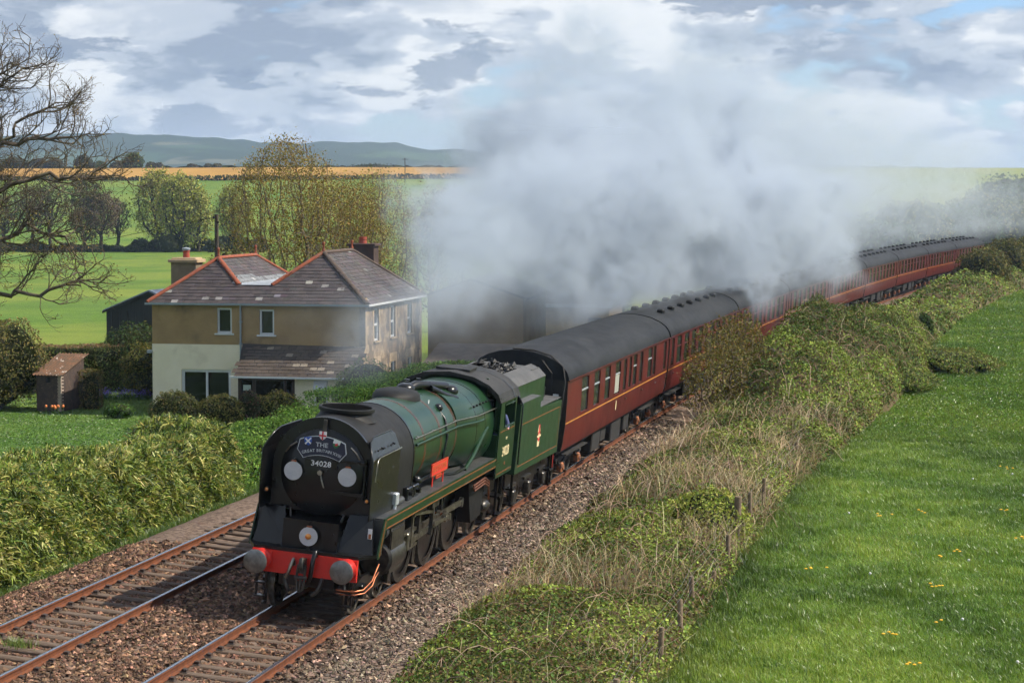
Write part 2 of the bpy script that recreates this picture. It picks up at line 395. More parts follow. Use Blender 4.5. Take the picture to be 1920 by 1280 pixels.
def hill_mat():
    m = bpy.data.materials.new('hill_fields'); m.use_nodes = True; t = NT(m.node_tree)
    ge = t.n('ShaderNodeNewGeometry').outputs['Position']; sc = t.vmath('MULTIPLY', ge, (1/260, 1/430, 1/60)); sp = t.n('ShaderNodeSeparateXYZ'); t.l(ge, sp.inputs[0])
    sc = t.vmath('ADD', sc, t.vmath('SCALE', t.noise(ge, .003, 3, col=True), .8))
    vo = t.n('ShaderNodeTexVoronoi', feature='F1'); t.l(sc, vo.inputs['Vector']); vo.inputs['Scale'].default_value = 1.1
    vs = t.n('ShaderNodeSeparateColor'); t.l(vo.outputs['Color'], vs.inputs[0])
    c = t.mix(vs.outputs[0], (.034, .060, .028), (.065, .095, .042)); c = t.mix(t.smooth(vs.outputs[1], .92, .95), c, (.11, .11, .07))
    ve = t.n('ShaderNodeTexVoronoi', feature='DISTANCE_TO_EDGE'); t.l(sc, ve.inputs['Vector']); ve.inputs['Scale'].default_value = 1.1
    c = t.mix(t.smooth(ve.outputs[0], .015, .035, 1, 0), c, (.03, .05, .02))
    wood = t.smooth(t.math('ADD', t.noise(t.vmath('MULTIPLY', ge, (1, .5, 3)), .0042, 5, .6), t.smooth(sp.outputs['Z'], 55, 100, 0, .20)), .49, .56)
    c = t.mix(wood, c, (.028, .04, .018))
    b = t.n('ShaderNodeBsdfPrincipled'); b.inputs['Roughness'].default_value = .95; b.inputs['Specular IOR Level'].default_value = .05; t.l(c, b.inputs['Base Color'])
    o = t.n('ShaderNodeOutputMaterial'); t.l(b.outputs[0], o.inputs['Surface']); return m
structure('hills', np_mesh('hills', hv.reshape(-1, 3), np.stack([i, i+1, i+nb+1, i+nb], -1).reshape(-1, 4), smooth=True), hill_mat())

# ------------------------------------------------------------------ railway: ballast bed, stones, sleepers, rails
TSP = 3.6954                                    # spacing of the two tracks
m_bal = mat('ballast_stone', (.080, .052, .038), (.20, .145, .110), scale=9, rough=.95, spec=.2, bump=1.0, bscale=16, detail=8, c3=(.10, .045, .026), scale3=.6)
sv = np.concatenate([np.arange(-50, 60, .5), np.arange(60, 380, 4)]); tv = np.array([-7.6, -6.9, -6.2, -5.6, -5.0, -4, -3, -2, -1, 0, 1, 1.7, 2.2, 2.7, 3.2, 3.5])
S_, T_ = np.meshgrid(sv, tv, indexing='ij'); W_ = flat2w(S_, T_, 0*S_); nz = .09*(vnoise(W_[..., 0], W_[..., 1], 1.3, 31)-.5)
zb = -T_*math.sin(CANT)-.20
gz = ground_z(W_[..., 0], W_[..., 1])
W_[..., 2] = np.where((T_ > -5.6) & (T_ < 2.2), zb, gz+.05)+nz
W_[:, 0, 2] = gz[:, 0]-.15; W_[:, -1, 2] = gz[:, -1]-.15
nt_ = len(tv); i = np.arange(len(sv)-1)[:, None]*nt_+np.arange(nt_-1)[None]
structure('ballast_bed', np_mesh('ballast_bed', W_.reshape(-1, 3), np.stack([i, i+1, i+nt_+1, i+nt_], -1).reshape(-1, 4), smooth=True), m_bal)
def bed_z(s, t):
    w_ = flat2w(s, t, 0*s); zb = -t*math.sin(CANT)-.20; g = ground_z(w_[:, 0], w_[:, 1])+.05
    w_[:, 2] = np.where((t > -5.6) & (t < 2.2), zb, g)+.09*(vnoise(w_[:, 0], w_[:, 1], 1.3, 31)-.5); return w_
def ballast_scatter():
    r = np.random.default_rng(5); n = 92000
    s = -9+r.random(n)**1.25*52; t = -7.3+r.random(n)*10.3
    keep = ((t > .6) | (s < 7)) & ((t > .85) | (t < -.85) | (s < 1.5))
    for c in (0, -TSP):   # thinner over the sleepers themselves
        on = (abs(t-c) < .72) & (np.mod(s, .65) < .26); keep &= ~(on & (r.random(n) < .90))
    for c in (-.7525, .7525, -TSP-.7525, -TSP+.7525): keep &= abs(t-c) > .10
    s, t = s[keep], t[keep]; P = bed_z(s, t); n = len(s); o_ = np.minimum(abs(t), abs(t+TSP)); P[:, 2] += .05*((o_ > .8) & (o_ < 1.45))
    sz = (.028+.03*r.random(n))*(1+s/120)
    oc = np.array([[1, 0, 0], [0, 1, 0], [-1, 0, 0], [0, -1, 0], [.3, .2, .8], [-.2, -.3, -.8]])
    V = oc[None]*(1+.45*r.normal(size=(n, 6, 3)))*sz[:, None, None]*np.array([1.15, .95, .8]); q = r.random(n)*6.28; c_, s_ = np.cos(q), np.sin(q)
    V = np.stack([V[..., 0]*c_[:, None]-V[..., 1]*s_[:, None], V[..., 0]*s_[:, None]+V[..., 1]*c_[:, None], V[..., 2]], -1)+P[:, None]+np.array([0, 0, .012])
    f = np.array([[0, 1, 4], [1, 2, 4], [2, 3, 4], [3, 0, 4], [1, 0, 5], [2, 1, 5], [3, 2, 5], [0, 3, 5]])
    F = (np.arange(n)[:, None, None]*6+f[None]).reshape(-1, 3)
    side = sstep(t, .6, 1.6)[:, None]; base = np.array([.150, .088, .056])*(1-side)+np.array([.150, .114, .086])*side; lt_ = r.random(n); base[lt_ < .15] *= 2.2; base[lt_ > .72] *= .5
    # rust-brown dust close to the rails and in the four-foot
    near = np.exp(-np.minimum(abs(t), abs(t+TSP))**2/1.6)[:, None]; base = base*(1-.45*near)+np.array([.10, .052, .032])*.45*near
    stuff('ballast_stones', V.reshape(-1, 3), F, ctint(n, base, .4, r, .06), 6, mat('ballast_pebble', attr=True, rough=.9, spec=.25), 'loose brown and grey ballast stones along the railway line', 'ballast')
ballast_scatter()

m_rust = mat('rusty_rail_side', (.165, .058, .026), (.105, .040, .022), scale=7, rough=.85, spec=.2, bump=.2)
m_railtop = mat('polished_rail_head', (.42, .43, .46), (.30, .31, .34), scale=9, rough=.22, metal=.9)
m_sleeper = mat('weathered_sleeper', (.085, .058, .042), (.14, .105, .08), scale=6, rough=.95, spec=.2, bump=.5, stretch=(.3, 2, 1))
m_fast = mat('dark_rail_fastening', (.025, .018, .015), (.06, .035, .025), scale=20, rough=.8)
slm = MB().bbox(-1.25, 1.25, -.125, .125, -.30, -.165, .02).mesh('sleeper'); slm.materials.append(m_sleeper)
fsm = MB().bbox(-.19, .19, -.085, .085, -.168, -.145, .012).box(-.17, -.085, -.06, .06, -.15, -.10).box(.085, .17, -.06, .06, -.15, -.10).mesh('rail_fastening'); fsm.materials.append(m_fast)
prof_foot = [(-.07, -.158), (.07, -.158), (.07, -.146), (.012, -.125), (.011, -.045), (.034, -.036), (.034, -.012), (.030, -.004), (-.030, -.004), (-.034, -.012), (-.034, -.036), (-.011, -.045), (-.012, -.125), (-.07, -.146)]
for trn, tc_, s0, s1 in (('near', 0, -9.5, 46), ('far', -TSP, -9.5, 13)):
    T = bpy.data.objects.new('railway_track', None); COL.objects.link(T)
    tag(T, 'ballasted railway track that the train stands on' if trn == 'near' else 'empty railway track beside the leafy hedge', None, None, 'structure')
    ss = np.arange(-50, 380, 1.)
    for g in (-.7525, .7525):
        rings = [[tuple(q) for q in st2w(np.full(14, s), tc_+g+np.array([a for a, b in prof_foot]), np.array([b for a, b in prof_foot]))] for s in ss]
        ra = part('rail', MB().loft(rings), m_rust, T, 40)
        hd = [(-.033, -.0038), (.033, -.0038), (.033, .0), (.028, .004), (-.028, .004), (-.033, .0)]
        rings = [[tuple(q) for q in st2w(np.full(6, s), tc_+g+np.array([a for a, b in hd]), np.array([b for a, b in hd]))] for s in ss]
        part('rail_head', MB().loft(rings), m_railtop, ra, 50)
    for k in range(int((s1-s0)/.65)):
        s = s0+k*.65; s = round(s/.65)*.65+.13; o = link('sleeper', slm, None, T); jz = random.uniform(-.012, .012)
        o.matrix_world = frame(s, 0) @ Matrix.Translation((tc_, 0, jz)) @ Matrix.Rotation(random.uniform(-.012, .012), 4, 'Z')
        for g in (-.7525, .7525):
            f_ = link('rail_fastening', fsm, None, o); f_.location = (g, 0, 0)
# ------------------------------------------------------------------ train materials
m_green = mat('loco_green_paint', (.007, .030, .011), (.010, .038, .014), scale=1.2, rough=.30, spec=.30, coat=.05, bump=.03, bscale=3, rvar=.12)
m_tgreen = mat('tender_green_paint', (.012, .044, .016), (.018, .042, .015), scale=1.5, rough=.42, spec=.3, rvar=.2)
m_black = mat('gloss_black_paint', (.004, .004, .0045), (.008, .008, .008), scale=3, rough=.30, spec=.35, coat=.15, rvar=.15)
m_smoke = mat('sooty_black_paint', (.007, .007, .007), (.015, .014, .013), scale=2.5, rough=.58, spec=.2, rvar=.2, bump=.05)
m_motion = mat('oily_dark_steel', (.030, .028, .026), (.075, .068, .058), scale=7, rough=.38, metal=.55, rvar=.25)
m_rod = mat('bright_rod_steel', (.34, .32, .27), (.18, .165, .13), scale=6, rough=.33, metal=.9, rvar=.2)
m_red = mat('buffer_beam_red', (.62, .022, .012), (.52, .02, .012), scale=4, rough=.4)
m_plate_red = mat('nameplate_red', (.58, .022, .014), rough=.45)
m_orange = mat('lining_orange', (.30, .085, .018), (.20, .06, .018), scale=3, rough=.5)
m_nameplate = mat('name_letter_brass', (.42, .10, .03), rough=.5)
m_cream = mat('number_cream', (.72, .60, .34), rough=.5)
m_white = mat('white_enamel', (.70, .71, .72), (.62, .63, .64), scale=5, rough=.45)
m_disc = mat('headcode_disc_grey', (.50, .51, .52), (.44, .45, .47), scale=6, rough=.55)
m_steel = mat('buffer_steel', (.22, .22, .21), (.13, .13, .12), scale=8, rough=.42, metal=.7, rvar=.2)
m_copper = mat('copper_pipe', (.42, .15, .07), (.25, .09, .05), scale=9, rough=.38, metal=.9)
m_cabroof = mat('cab_roof_grey', (.018, .018, .017), (.034, .032, .030), scale=2, rough=.6, spec=.25, rvar=.2)
m_plate = mat('running_plate_grey', (.036, .038, .040), (.058, .058, .056), scale=3, rough=.42, rvar=.2)
m_glass = mat('dark_window_glass', (.012, .016, .016), rough=.06, spec=.8)
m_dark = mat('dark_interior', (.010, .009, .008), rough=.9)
m_navy = mat('headboard_blue', (.010, .014, .040), rough=.4)
m_silver = mat('raised_silver', (.48, .52, .56), rough=.35, metal=.4)
m_flagblue = mat('shield_blue', (.02, .085, .38), rough=.5)
m_flagred = mat('shield_red', (.55, .02, .03), rough=.5)
m_flaggreen = mat('shield_green', (.02, .14, .04), rough=.5)
m_yellow = mat('label_yellow', (.75, .42, .03), rough=.5)
m_amber = mat('brass_lamp_rim', (.75, .30, .08), rough=.3, metal=.6)
m_coal = mat('coal', (.006, .006, .007), (.016, .016, .017), scale=14, rough=.55, spec=.3)
FRONT = lambda t, s, z: Matrix(((1, 0, 0, t), (0, 0, -1, s), (0, 1, 0, z), (0, 0, 0, 1)))
SIDE = lambda t, s, z: Matrix(((0, 0, 1, t), (1, 0, 0, s), (0, 1, 0, z), (0, 0, 0, 1)))
def lettering(name, body, size, M, m, parent, **k): return link(name, text_mesh(body, size, M, **k), m, parent)
def arc(c, r, a0, a1, n): return [(c[0]+r*math.cos(R(a0+(a1-a0)*k/n)), c[1]+r*math.sin(R(a0+(a1-a0)*k/n))) for k in range(n+1)]

def wheel(parent, t, s, r, name='wheel', spokes=True, w_=.12, m=None):
    """wheel at lateral t on axle s; outer face towards sign(t)"""
    sg = 1 if t > 0 else -1; m = m or m_black
    o = part(name, MB().lathe([(r*.80, -.05*sg), (r*.90, -.06*sg), (r*.90, .05*sg), (r*.80, .05*sg)], (t, s, r), 'x', 28, caps=False), m, parent, 40)
    part('tyre', MB().lathe([(r*.89, -w_*.5*sg), (r*1.03, -w_*.5*sg), (r*1.03, -w_*.28*sg), (r, -w_*.2*sg), (r, w_*.5*sg), (r*.89, w_*.5*sg), (r*.89, -w_*.5*sg)], (t, s, r), 'x', 32, caps=False), m_rod if r < .7 else m_motion, o, 40)
    mb = MB().lathe([(r*.24, -.09), (r*.24, .09)], (t, s, r), 'x', 14)
    if spokes:
        n = 11
        for k in range(n):
            a = 2*math.pi*k/n; c_, s_ = math.cos(a), math.sin(a)
            mb.loft([[(t-.03, s+c_*q-s_*wd, r+s_*q+c_*wd), (t+.03, s+c_*q-s_*wd, r+s_*q+c_*wd), (t+.03, s+c_*q+s_*wd, r+s_*q-c_*wd), (t-.03, s+c_*q+s_*wd, r+s_*q-c_*wd)] for q, wd in ((r*.2, .055*r/.5), (r*.82, .035*r/.5))])
    else: mb.lathe([(r*.82, -.02), (r*.82, .02)], (t, s, r), 'x', 24)
    part('wheel_centre', mb, m, o, 40); return o

# ------------------------------------------------------------------ locomotive (local: x right, y back from the buffer faces, z up from rail)
LM = frame(0, 7)
L = thing('steam_locomotive', 'green and black steam locomotive with red buffer beam hauling the train', 'locomotive', LM)
part('main_frame', MB().box(-.56, .56, .7, 13.4, .55, 1.85).box(-.9, .9, .75, 1.2, .95, 1.24).box(-1.0, 1.0, 11.9, 13.6, .95, 1.5), m_black, L)
part('buffer_beam', MB().box(-1.06, 1.06, .47, .53, .80, 1.235).prism([(-.16, .80), (.16, .80), (.12, .70), (-.12, .70)], .47, .53), m_red, L)
for sg in (-1, 1):
    b = part('buffer', MB().lathe([(.0, .0), (.12, .003), (.20, .012), (.232, .03), (.232, .055), (.12, .075), (.095, .10), (.095, .32)], (sg*.8635, 0, 1.05), 'y', 32), m_steel, L, 40)
    part('buffer_socket', MB().lathe([(.135, .20), (.15, .21), (.155, .36), (.20, .40), (.20, .47)], (sg*.8635, 0, 1.05), 'y', 24).box(sg*.8635-.2, sg*.8635+.2, .44, .472, .86, 1.22), m_red, b, 40)
# coupling, hoses
cp = part('coupling', MB().prism([(-.05, .88), (.05, .88), (.05, 1.16), (-.05, 1.16)], .28, .5).tube([(0, .36, 1.14), (0, .24, 1.16), (0, .20, 1.05), (0, .28, .96)], .045, 8), m_motion, L, 50)
part('coupling_link', MB().tube([(-.07, .30, 1.05), (-.08, .27, .80), (-.06, .27, .58), (0, .27, .52), (.06, .27, .58), (.08, .27, .80), (.07, .30, 1.05)], .026, 8).cyl((-.12, .27, .80), (.12, .27, .80), .04).cyl((0, .27, .84), (0, .27, .56), .032), m_motion, cp, 50)
part('vacuum_hose', MB().tube([(.22, .46, 1.22), (.22, .40, 1.30), (.21, .33, 1.20), (.19, .33, 1.0), (.17, .35, .82), (.13, .36, .70)], .045, 9), m_black, L, 60)
part('vacuum_hose', MB().tube([(-.34, .44, .80), (-.33, .36, .72), (-.29, .34, .60), (-.24, .36, .50)], .045, 9), m_motion, L, 60)
part('steam_heat_hose', MB().tube([(.38, .46, .78), (.39, .38, .74), (.36, .36, .60), (.28, .36, .50), (.22, .38, .46)], .038, 9), m_motion, L, 60)
part('air_pipe', MB().tube([(-.20, .46, 1.0), (-.20, .38, 1.12), (-.22, .34, 1.05), (-.27, .34, .86), (-.33, .36, .72)], .035, 8), m_rod, L, 60)
for sg in (-1, 1):
    part('guard_iron', MB().box(sg*.82-.03, sg*.82+.03, .75, .80, .14, .85).box(sg*.82-.03, sg*.82+.03, .62, .80, .12, .17).box(sg*.82-.05, sg*.82+.05, .70, .95, .72, .86), m_black, L)
    part('steps', MB().box(sg*.96-.02, sg*.96+.02, .56, .60, .28, .82).box(sg*.78-.02, sg*.78+.02, .56, .60, .28, .82).box(min(sg*.76, sg*.98), max(sg*.76, sg*.98), .50, .66, .28, .31).box(min(sg*.76, sg*.98), max(sg*.76, sg*.98), .50, .66, .54, .57), m_black, L)
part('copper_pipe', MB().tube([(.66, .55, .60), (.80, .52, .60), (1.00, .55, .60), (1.14, .75, .62), (1.2, 1.15, .74), (1.2, 1.45, .92), (1.2, 1.60, 1.0)], .02, 8).cyl((.95, .54, .60), (1.02, .56, .60), .034), m_copper, L, 60)
part('copper_pipe', MB().tube([(.66, .55, .54), (.82, .51, .54), (1.03, .54, .54), (1.17, .75, .56), (1.23, 1.1, .66), (1.23, 1.25, .79), (1.23, 1.5, .86)], .018, 8).cyl((.74, .53, .54), (.80, .53, .54), .032), m_copper, L, 60)
# front platform and apron
part('front_platform', MB().prism([(-1.06, .50), (1.06, .50), (1.30, .98), (1.30, 1.36), (-1.30, 1.36), (-1.30, .98)], 1.237, 1.285, 'z').box(-1.06, 1.06, .50, .54, 1.285, 1.30), m_black, L)
for sg in (-1, 1):
    part('apron_plate', MB().loft([[(sg*.52, .86, 1.285), (sg*1.22, .92, 1.285), (sg*1.22, .97, 1.285), (sg*.52, .91, 1.285)], [(sg*.66, 1.08, 2.0), (sg*1.12, 1.18, 2.0), (sg*1.12, 1.22, 2.0), (sg*.66, 1.12, 2.0)]]), m_black, L)
    part('apron_stay', MB().tube([(sg*.50, .72, 1.29), (sg*.46, .88, 1.62), (sg*.55, 1.08, 2.0)], .022, 8), m_motion, L, 60)
part('piston_cover', MB().prism([(-.5, 1.29), (.5, 1.29), (.42, 1.72), (-.42, 1.72)], .98, 1.3).lathe([(.20, 0), (.24, .05), (.24, .3)], (0, .93, 1.50), 'y', 20), m_black, L)
lab = part('warning_label', MB().box(1.10, 1.18, .905, .915, 1.60, 1.80), m_white, L); part('warning_flash', MB().box(1.115, 1.165, .895, .906, 1.61, 1.70), m_orange, lab)
# running plates with lined valance
for sg in (-1, 1):
    rp = part('running_plate', MB().box(min(sg*.5, sg*1.30), max(sg*.5, sg*1.30), 1.36, 12.0, 1.92, 1.95).box(min(sg*.9, sg*1.29), max(sg*.9, sg*1.29), 1.34, 1.37, 1.285, 1.92), m_plate, L)
    vz = [(1.06, 1.20), (1.14, 1.20), (1.50, 1.72), (12.0, 1.72), (12.0, 1.955), (1.36, 1.955), (1.00, 1.29), (.98, 1.20)]
    part('valance', MB().prism(vz, sg*1.285, sg*1.315, 'x'), m_green, rp)
    for z0, z1 in ((1.735, 1.752), (1.905, 1.922)):
        part('lining', MB().box(min(sg*1.314, sg*1.319), max(sg*1.314, sg*1.319), 1.52, 11.98, z0, z1), m_orange, rp)
    part('lining', MB().prism([(1.10, 1.24), (1.13, 1.24), (1.44, 1.90), (1.40, 1.90)], sg*1.314, sg*1.319, 'x'), m_orange, rp)
# smokebox and front
def ring(c, r, s, n=40): return [(c[0]+r*math.cos(2*math.pi*k/n), s, c[1]+r*math.sin(2*math.pi*k/n)) for k in range(n)]
CZ, CR = 2.80, 1.02
sb_prof = [(-1.0, 1.96)]+[(x, z) for x, z in arc((0, CZ), CR, 180, 0, 28)]+[(1.0, 1.96)]
part('smokebox', MB().prism(sb_prof, 1.28, 4.60), m_smoke, L, 30)
part('smokebox_ring', MB().loft([[(x*1.015, s, CZ+(z-CZ)*1.012) for x, z in sb_prof] for s in (1.24, 1.34)]).loft([[(x*1.014, s, CZ+(z-CZ)*1.011) for x, z in sb_prof] for s in (4.52, 4.60)]), m_black, L, 30)
d = part('smokebox_door', MB().lathe([(.86, .02), (.86, -.03), (.78, -.07), (.55, -.13), (.3, -.165), (.0, -.175)], (0, 1.25, 2.74), 'y', 40), m_black, L, 40)
part('door_dart', MB().tube([(0, 1.04, 2.76), (.05, 1.02, 2.60), (.10, 1.02, 2.47)], .016, 6).lathe([(.05, 0), (.05, -.08)], (0, 1.07, 2.76), 'y', 12), m_rod, d)
part('door_hinge', MB().box(.2, .88, 1.09, 1.13, 2.98, 3.04).box(.2, .88, 1.09, 1.13, 2.36, 2.42).cyl((.88, 1.14, 2.3), (.88, 1.14, 3.1), .03), m_black, d)
part('door_handrail', MB().tube([(.55, 1.14, 3.30), (.68, 1.12, 3.2), (.76, 1.12, 3.08)], .016, 6).tube([(-.55, 1.14, 3.30), (-.68, 1.12, 3.2), (-.76, 1.12, 3.08)], .016, 6), m_rod, d)
npm = part('number_plate', MB().box(-.33, .33, 1.045, 1.06, 2.86, 3.00), m_black, L)
lettering('numerals', '34028', .150, FRONT(0, 1.043, 2.93), m_white, npm, squash=1.12)
part('lamp_iron', MB().box(-.03, .03, 1.08, 1.14, 3.55, 3.80).box(-.57, -.53, 1.08, 1.16, 2.75, 2.98).box(.53, .57, 1.08, 1.16, 2.75, 2.98).box(-.03, .03, .62, .66, 1.285, 1.7), m_motion, L)
for sg in (-1, 1):
    # smoke deflector: upright panel, top leaning in, rounded front top corner
    def dpt(s, z):
        k = max(0., (z-3.15)/.42); return sg*(1.115-.18*k)
    out = [(.80, 1.96), (.74, 2.6), (.74, 3.05)]+[(.74+.30*(1-math.cos(q)), 3.05+.45*math.sin(q)) for q in np.linspace(.15, 1.57, 7)]+[(2.80, 3.56), (2.88, 3.50), (2.92, 3.18), (2.92, 1.96)]
    mb = MB()
    rows = []
    for z in (1.96, 2.4, 2.8, 3.15, 3.22, 3.35, 3.47, 3.545):
        lo_ = np.interp(z, [1.96, 2.6, 3.05, 3.2, 3.35, 3.45, 3.5, 3.56], [.80, .74, .74, .76, .84, .94, 1.02, 1.4]); hi_ = np.interp(z, [1.96, 3.18, 3.5, 3.56], [2.92, 2.92, 2.88, 2.6])
        rows.append([(dpt(s, z), s, z) for s in np.linspace(lo_, hi_, 9)])
    for dx in (0, -sg*.012): mb.loft([[(x+dx, y, z) for x, y, z in rr] for rr in rows], closed=False)
    de = part('smoke_deflector', mb, m_black, L, 12)
    part('deflector_beading', MB().tube([rows[k][0] for k in range(8)]+[rows[7][k] for k in range(1, 9)], .014, 6), m_black, de, 60)
    part('grab_rail', MB().tube([(sg*1.15, .92, 2.72), (sg*1.16, .92, 3.0), (sg*1.155, .98, 3.12), (sg*1.15, 1.15, 3.17), (sg*1.15, 2.6, 3.19), (sg*1.14, 2.9, 3.19)], .014, 6), m_rod, de, 60)
    part('deflector_stay', MB().cyl((sg*1.10, 1.6, 3.3), (sg*.85, 1.6, 3.35), .018).cyl((sg*1.10, 2.5, 3.3), (sg*.85, 2.5, 3.35), .018), m_black, de)
    lm = part('marker_lamp', MB().lathe([(.05, .12), (.058, 0), (.045, -.02)], (sg*1.02, .92, 2.33), 'y', 16), m_black, L, 40)
    part('lamp_lens', MB().lathe([(.036, 0), (.030, -.012), (.0, -.018)], (sg*1.02, .90, 2.33), 'y', 14), m_amber, lm, 40)
for s in (1.2, 1.7, 2.2): part('deflector_rivet', MB().sph((1.085, s, 3.30), .02, 8, 5), m_dark, L)
# chimney
part('chimney', MB().loft([[(a*math.cos(2*math.pi*k/36), 2.62+b*math.sin(2*math.pi*k/36), z) for k in range(36)] for a, b, z in ((.62, .74, 3.66), (.54, .64, 3.76), (.52, .62, 3.83), (.56, .67, 3.85), (.56, .67, 3.91), (.51, .62, 3.925), (.49, .59, 3.90), (.48, .58, 3.70))], caps=False).loft([[(.48*math.cos(2*math.pi*k/24), 2.62+.58*math.sin(2*math.pi*k/24), z) for k in range(24)] for z in (3.70, 3.72)]), m_smoke, L, 40)
part('chimney_mouth_plug', MB().loft([[(.50*math.cos(2*math.pi*k/24), 2.62+.60*math.sin(2*math.pi*k/24), z) for k in range(24)] for z in (3.72, 3.912)]), mat('mouth_dark', (.004, .004, .004), rough=1.0, spec=.0), L)  # solid plug, its black colour standing in for the unlit inside of the chimney
# boiler barrel and firebox
barrel = part('boiler', MB().loft([ring((0, CZ), 1.005, 4.60), ring((0, CZ), 1.005, 8.7)]), m_green, L, 40)
def fbx(hw, zb_, zt, s, n=48):
    pts = []
    for k in range(n):
        a = 2*math.pi*k/n; c_, s_ = math.cos(a), math.sin(a); e = .86
        pts.append((hw*math.copysign(abs(c_)**e, c_), s, (zb_+zt)/2+(zt-zb_)/2*math.copysign(abs(s_)**e, s_)))
    return pts
part('firebox', MB().loft([fbx(1.0, 1.82, CZ+1.0, 8.7), fbx(1.08, 1.80, CZ+1.01, 9.2), fbx(1.16, 1.70, CZ+1.0, 9.9), fbx(1.18, 1.60, CZ+.98, 11.98)]), m_green, L, 40)
for s in (5.6, 7.1, 8.6):
    b_ = part('boiler_band', MB().loft([ring((0, CZ), 1.009, s-.035), ring((0, CZ), 1.009, s+.035)]), m_black, barrel, 60)
    for q in (-.05, .05): part('lining', MB().loft([ring((0, CZ), 1.0082, s+q-.008), ring((0, CZ), 1.0082, s+q+.008)]), m_orange, b_, 60)
for s in (10.1, 11.0): part('firebox_band', MB().loft([[(x*1.004, s+q, 2.70+(z-2.70)*1.004) for x, y, z in fbx(np.interp(s, [9.9, 11.98], [1.16, 1.18]), np.interp(s, [9.9, 11.98], [1.70, 1.60]), CZ+.995, s)] for q in (-.02, .02)]), m_black, L, 60)
for s in np.arange(10.0, 11.9, .34): part('mud_hole_cover', MB().sph((1.06, s, 3.36), (.035, .035, .03), 8, 5), m_black, L)
part('dome', MB().loft([[(-.05+a*math.cos(2*math.pi*k/28), 6.9+b*math.sin(2*math.pi*k/28), z) for k in range(28)] for a, b, z in ((.52, .82, 3.70), (.50, .78, 3.80), (.45, .70, 3.87), (.30, .48, 3.915), (.08, .15, 3.925))]), m_smoke, L, 60)
part('steam_manifold', MB().tube([(-.10, 7.9, 3.78), (.05, 8.2, 3.90), (.25, 8.9, 3.86), (.42, 9.6, 3.80)], .11, 10).tube([(.30, 8.6, 3.82), (.55, 9.0, 3.66), (.72, 9.5, 3.55)], .085, 10).sph((.55, 9.7, 3.70), (.17, .28, .15)).sph((-.1, 7.9, 3.83), (.22, .26, .14)).cyl((-.2, 8.4, 3.75), (-.2, 8.4, 3.95), .05), m_black, L, 50)
part('safety_valve', MB().cyl((-.35, 9.0, 3.72), (-.35, 9.0, 3.93), .07).cyl((-.15, 9.3, 3.76), (-.15, 9.3, 3.95), .06), m_black, L, 50)
part('clack_valve', MB().sph((.72, 7.8, 3.50), (.10, .14, .10)).tube([(.72, 7.8, 3.46), (.92, 7.7, 3.26), (1.02, 7.6, 2.9), (.98, 7.5, 2.4)], .03, 8), m_black, L, 50)
wl = part('warning_label', MB().box(.585, .59, 7.3, 7.38, 3.62, 3.70), m_white, L); wl.rotation_euler = (0, 0, 0)
for z, r_, s1 in ((3.16, .017, 12.0), (3.03, .030, 10.4)):
    for sg in (-1, 1):
        xs_ = math.sqrt(max(0, 1.0-(z-CZ)**2))+.06
        hr = part('handrail', MB().tube([(sg*xs_, 4.65, z), (sg*xs_, 8.6, z), (sg*(xs_+.19), 10.0, z), (sg*(xs_+.20), s1, z)], r_, 7), m_rod if z > 3.1 else m_green, L, 60)
        for s in (5.0, 6.4, 7.8, 8.6): part('handrail_knob', MB().cyl((sg*(xs_-.09), s, z), (sg*xs_, s, z), .02, n=8), m_rod, hr)
for sg in (-1, 1):   # diagonal feed pipe by the firebox, pumps and oiling gear on the running plate
    part('injector_pipe', MB().tube([(sg*1.12, 9.3, 1.96), (sg*1.16, 9.9, 2.2), (sg*1.17, 10.9, 2.66), (sg*1.17, 11.2, 2.75)], .05, 8), m_green, L, 60)
    part('lubricator', MB().bbox(sg*1.0-.12, sg*1.0+.12, 3.9, 4.3, 1.95, 2.22, .02).cyl((sg*1.12, 4.0, 2.1), (sg*1.2, 4.0, 2.1), .05).cyl((sg*1.12, 4.2, 2.1), (sg*1.2, 4.2, 2.1), .05), m_black, L)
    part('lubricator', MB().bbox(sg*.98-.12, sg*.98+.12, 4.5, 4.95, 1.95, 2.20, .02).cyl((sg*1.1, 4.72, 2.08), (sg*1.19, 4.72, 2.08), .06), m_black, L)
    part('air_reservoir', MB().cyl((sg*1.06, 2.6, 2.02), (sg*1.06, 3.6, 2.02), .075), m_plate, L, 50)
    part('valve_spindle', MB().cyl((sg*.95, 5.2, 2.15), (sg*.95, 7.6, 2.15), .045, n=8).sph((sg*.96, 5.2, 2.2), .12).sph((sg*.97, 7.6, 2.2), (.1, .16, .12)).tube([(sg*.9, 8.0, 1.97), (sg*1.1, 8.4, 2.0), (sg*1.15, 9.2, 2.03)], .03), m_black, L, 50)
    part('sand_filler', MB().bbox(sg*1.13-.07, sg*1.13+.07, 2.62, 2.84, 2.05, 2.28, .02).cyl((sg*1.13, 2.73, 1.95), (sg*1.13, 2.73, 2.05), .05), m_silver if sg > 0 else m_black, L)
# nameplate
npl = part('nameplate', MB().box(1.09, 1.115, 5.95, 7.50, 2.20, 2.47).box(1.09, 1.11, 6.45, 6.95, 2.10, 2.18).box(1.07, 1.09, 6.2, 6.26, 1.95, 2.3).box(1.07, 1.09, 7.2, 7.26, 1.95, 2.3), m_plate_red, L)
part('plate_edge', MB().box(1.115, 1.12, 5.95, 7.5, 2.455, 2.47).box(1.115, 1.12, 5.95, 7.5, 2.20, 2.215).box(1.115, 1.12, 5.95, 5.97, 2.215, 2.455).box(1.115, 1.12, 7.48, 7.5, 2.215, 2.455), m_orange, npl)
lettering('name_letters', 'EDDYSTONE', .20, SIDE(1.117, 6.725, 2.335), m_nameplate, npl, squash=1.15)
lettering('class_letters', 'WEST COUNTRY CLASS', .055, SIDE(1.113, 6.7, 2.14), m_nameplate, npl)
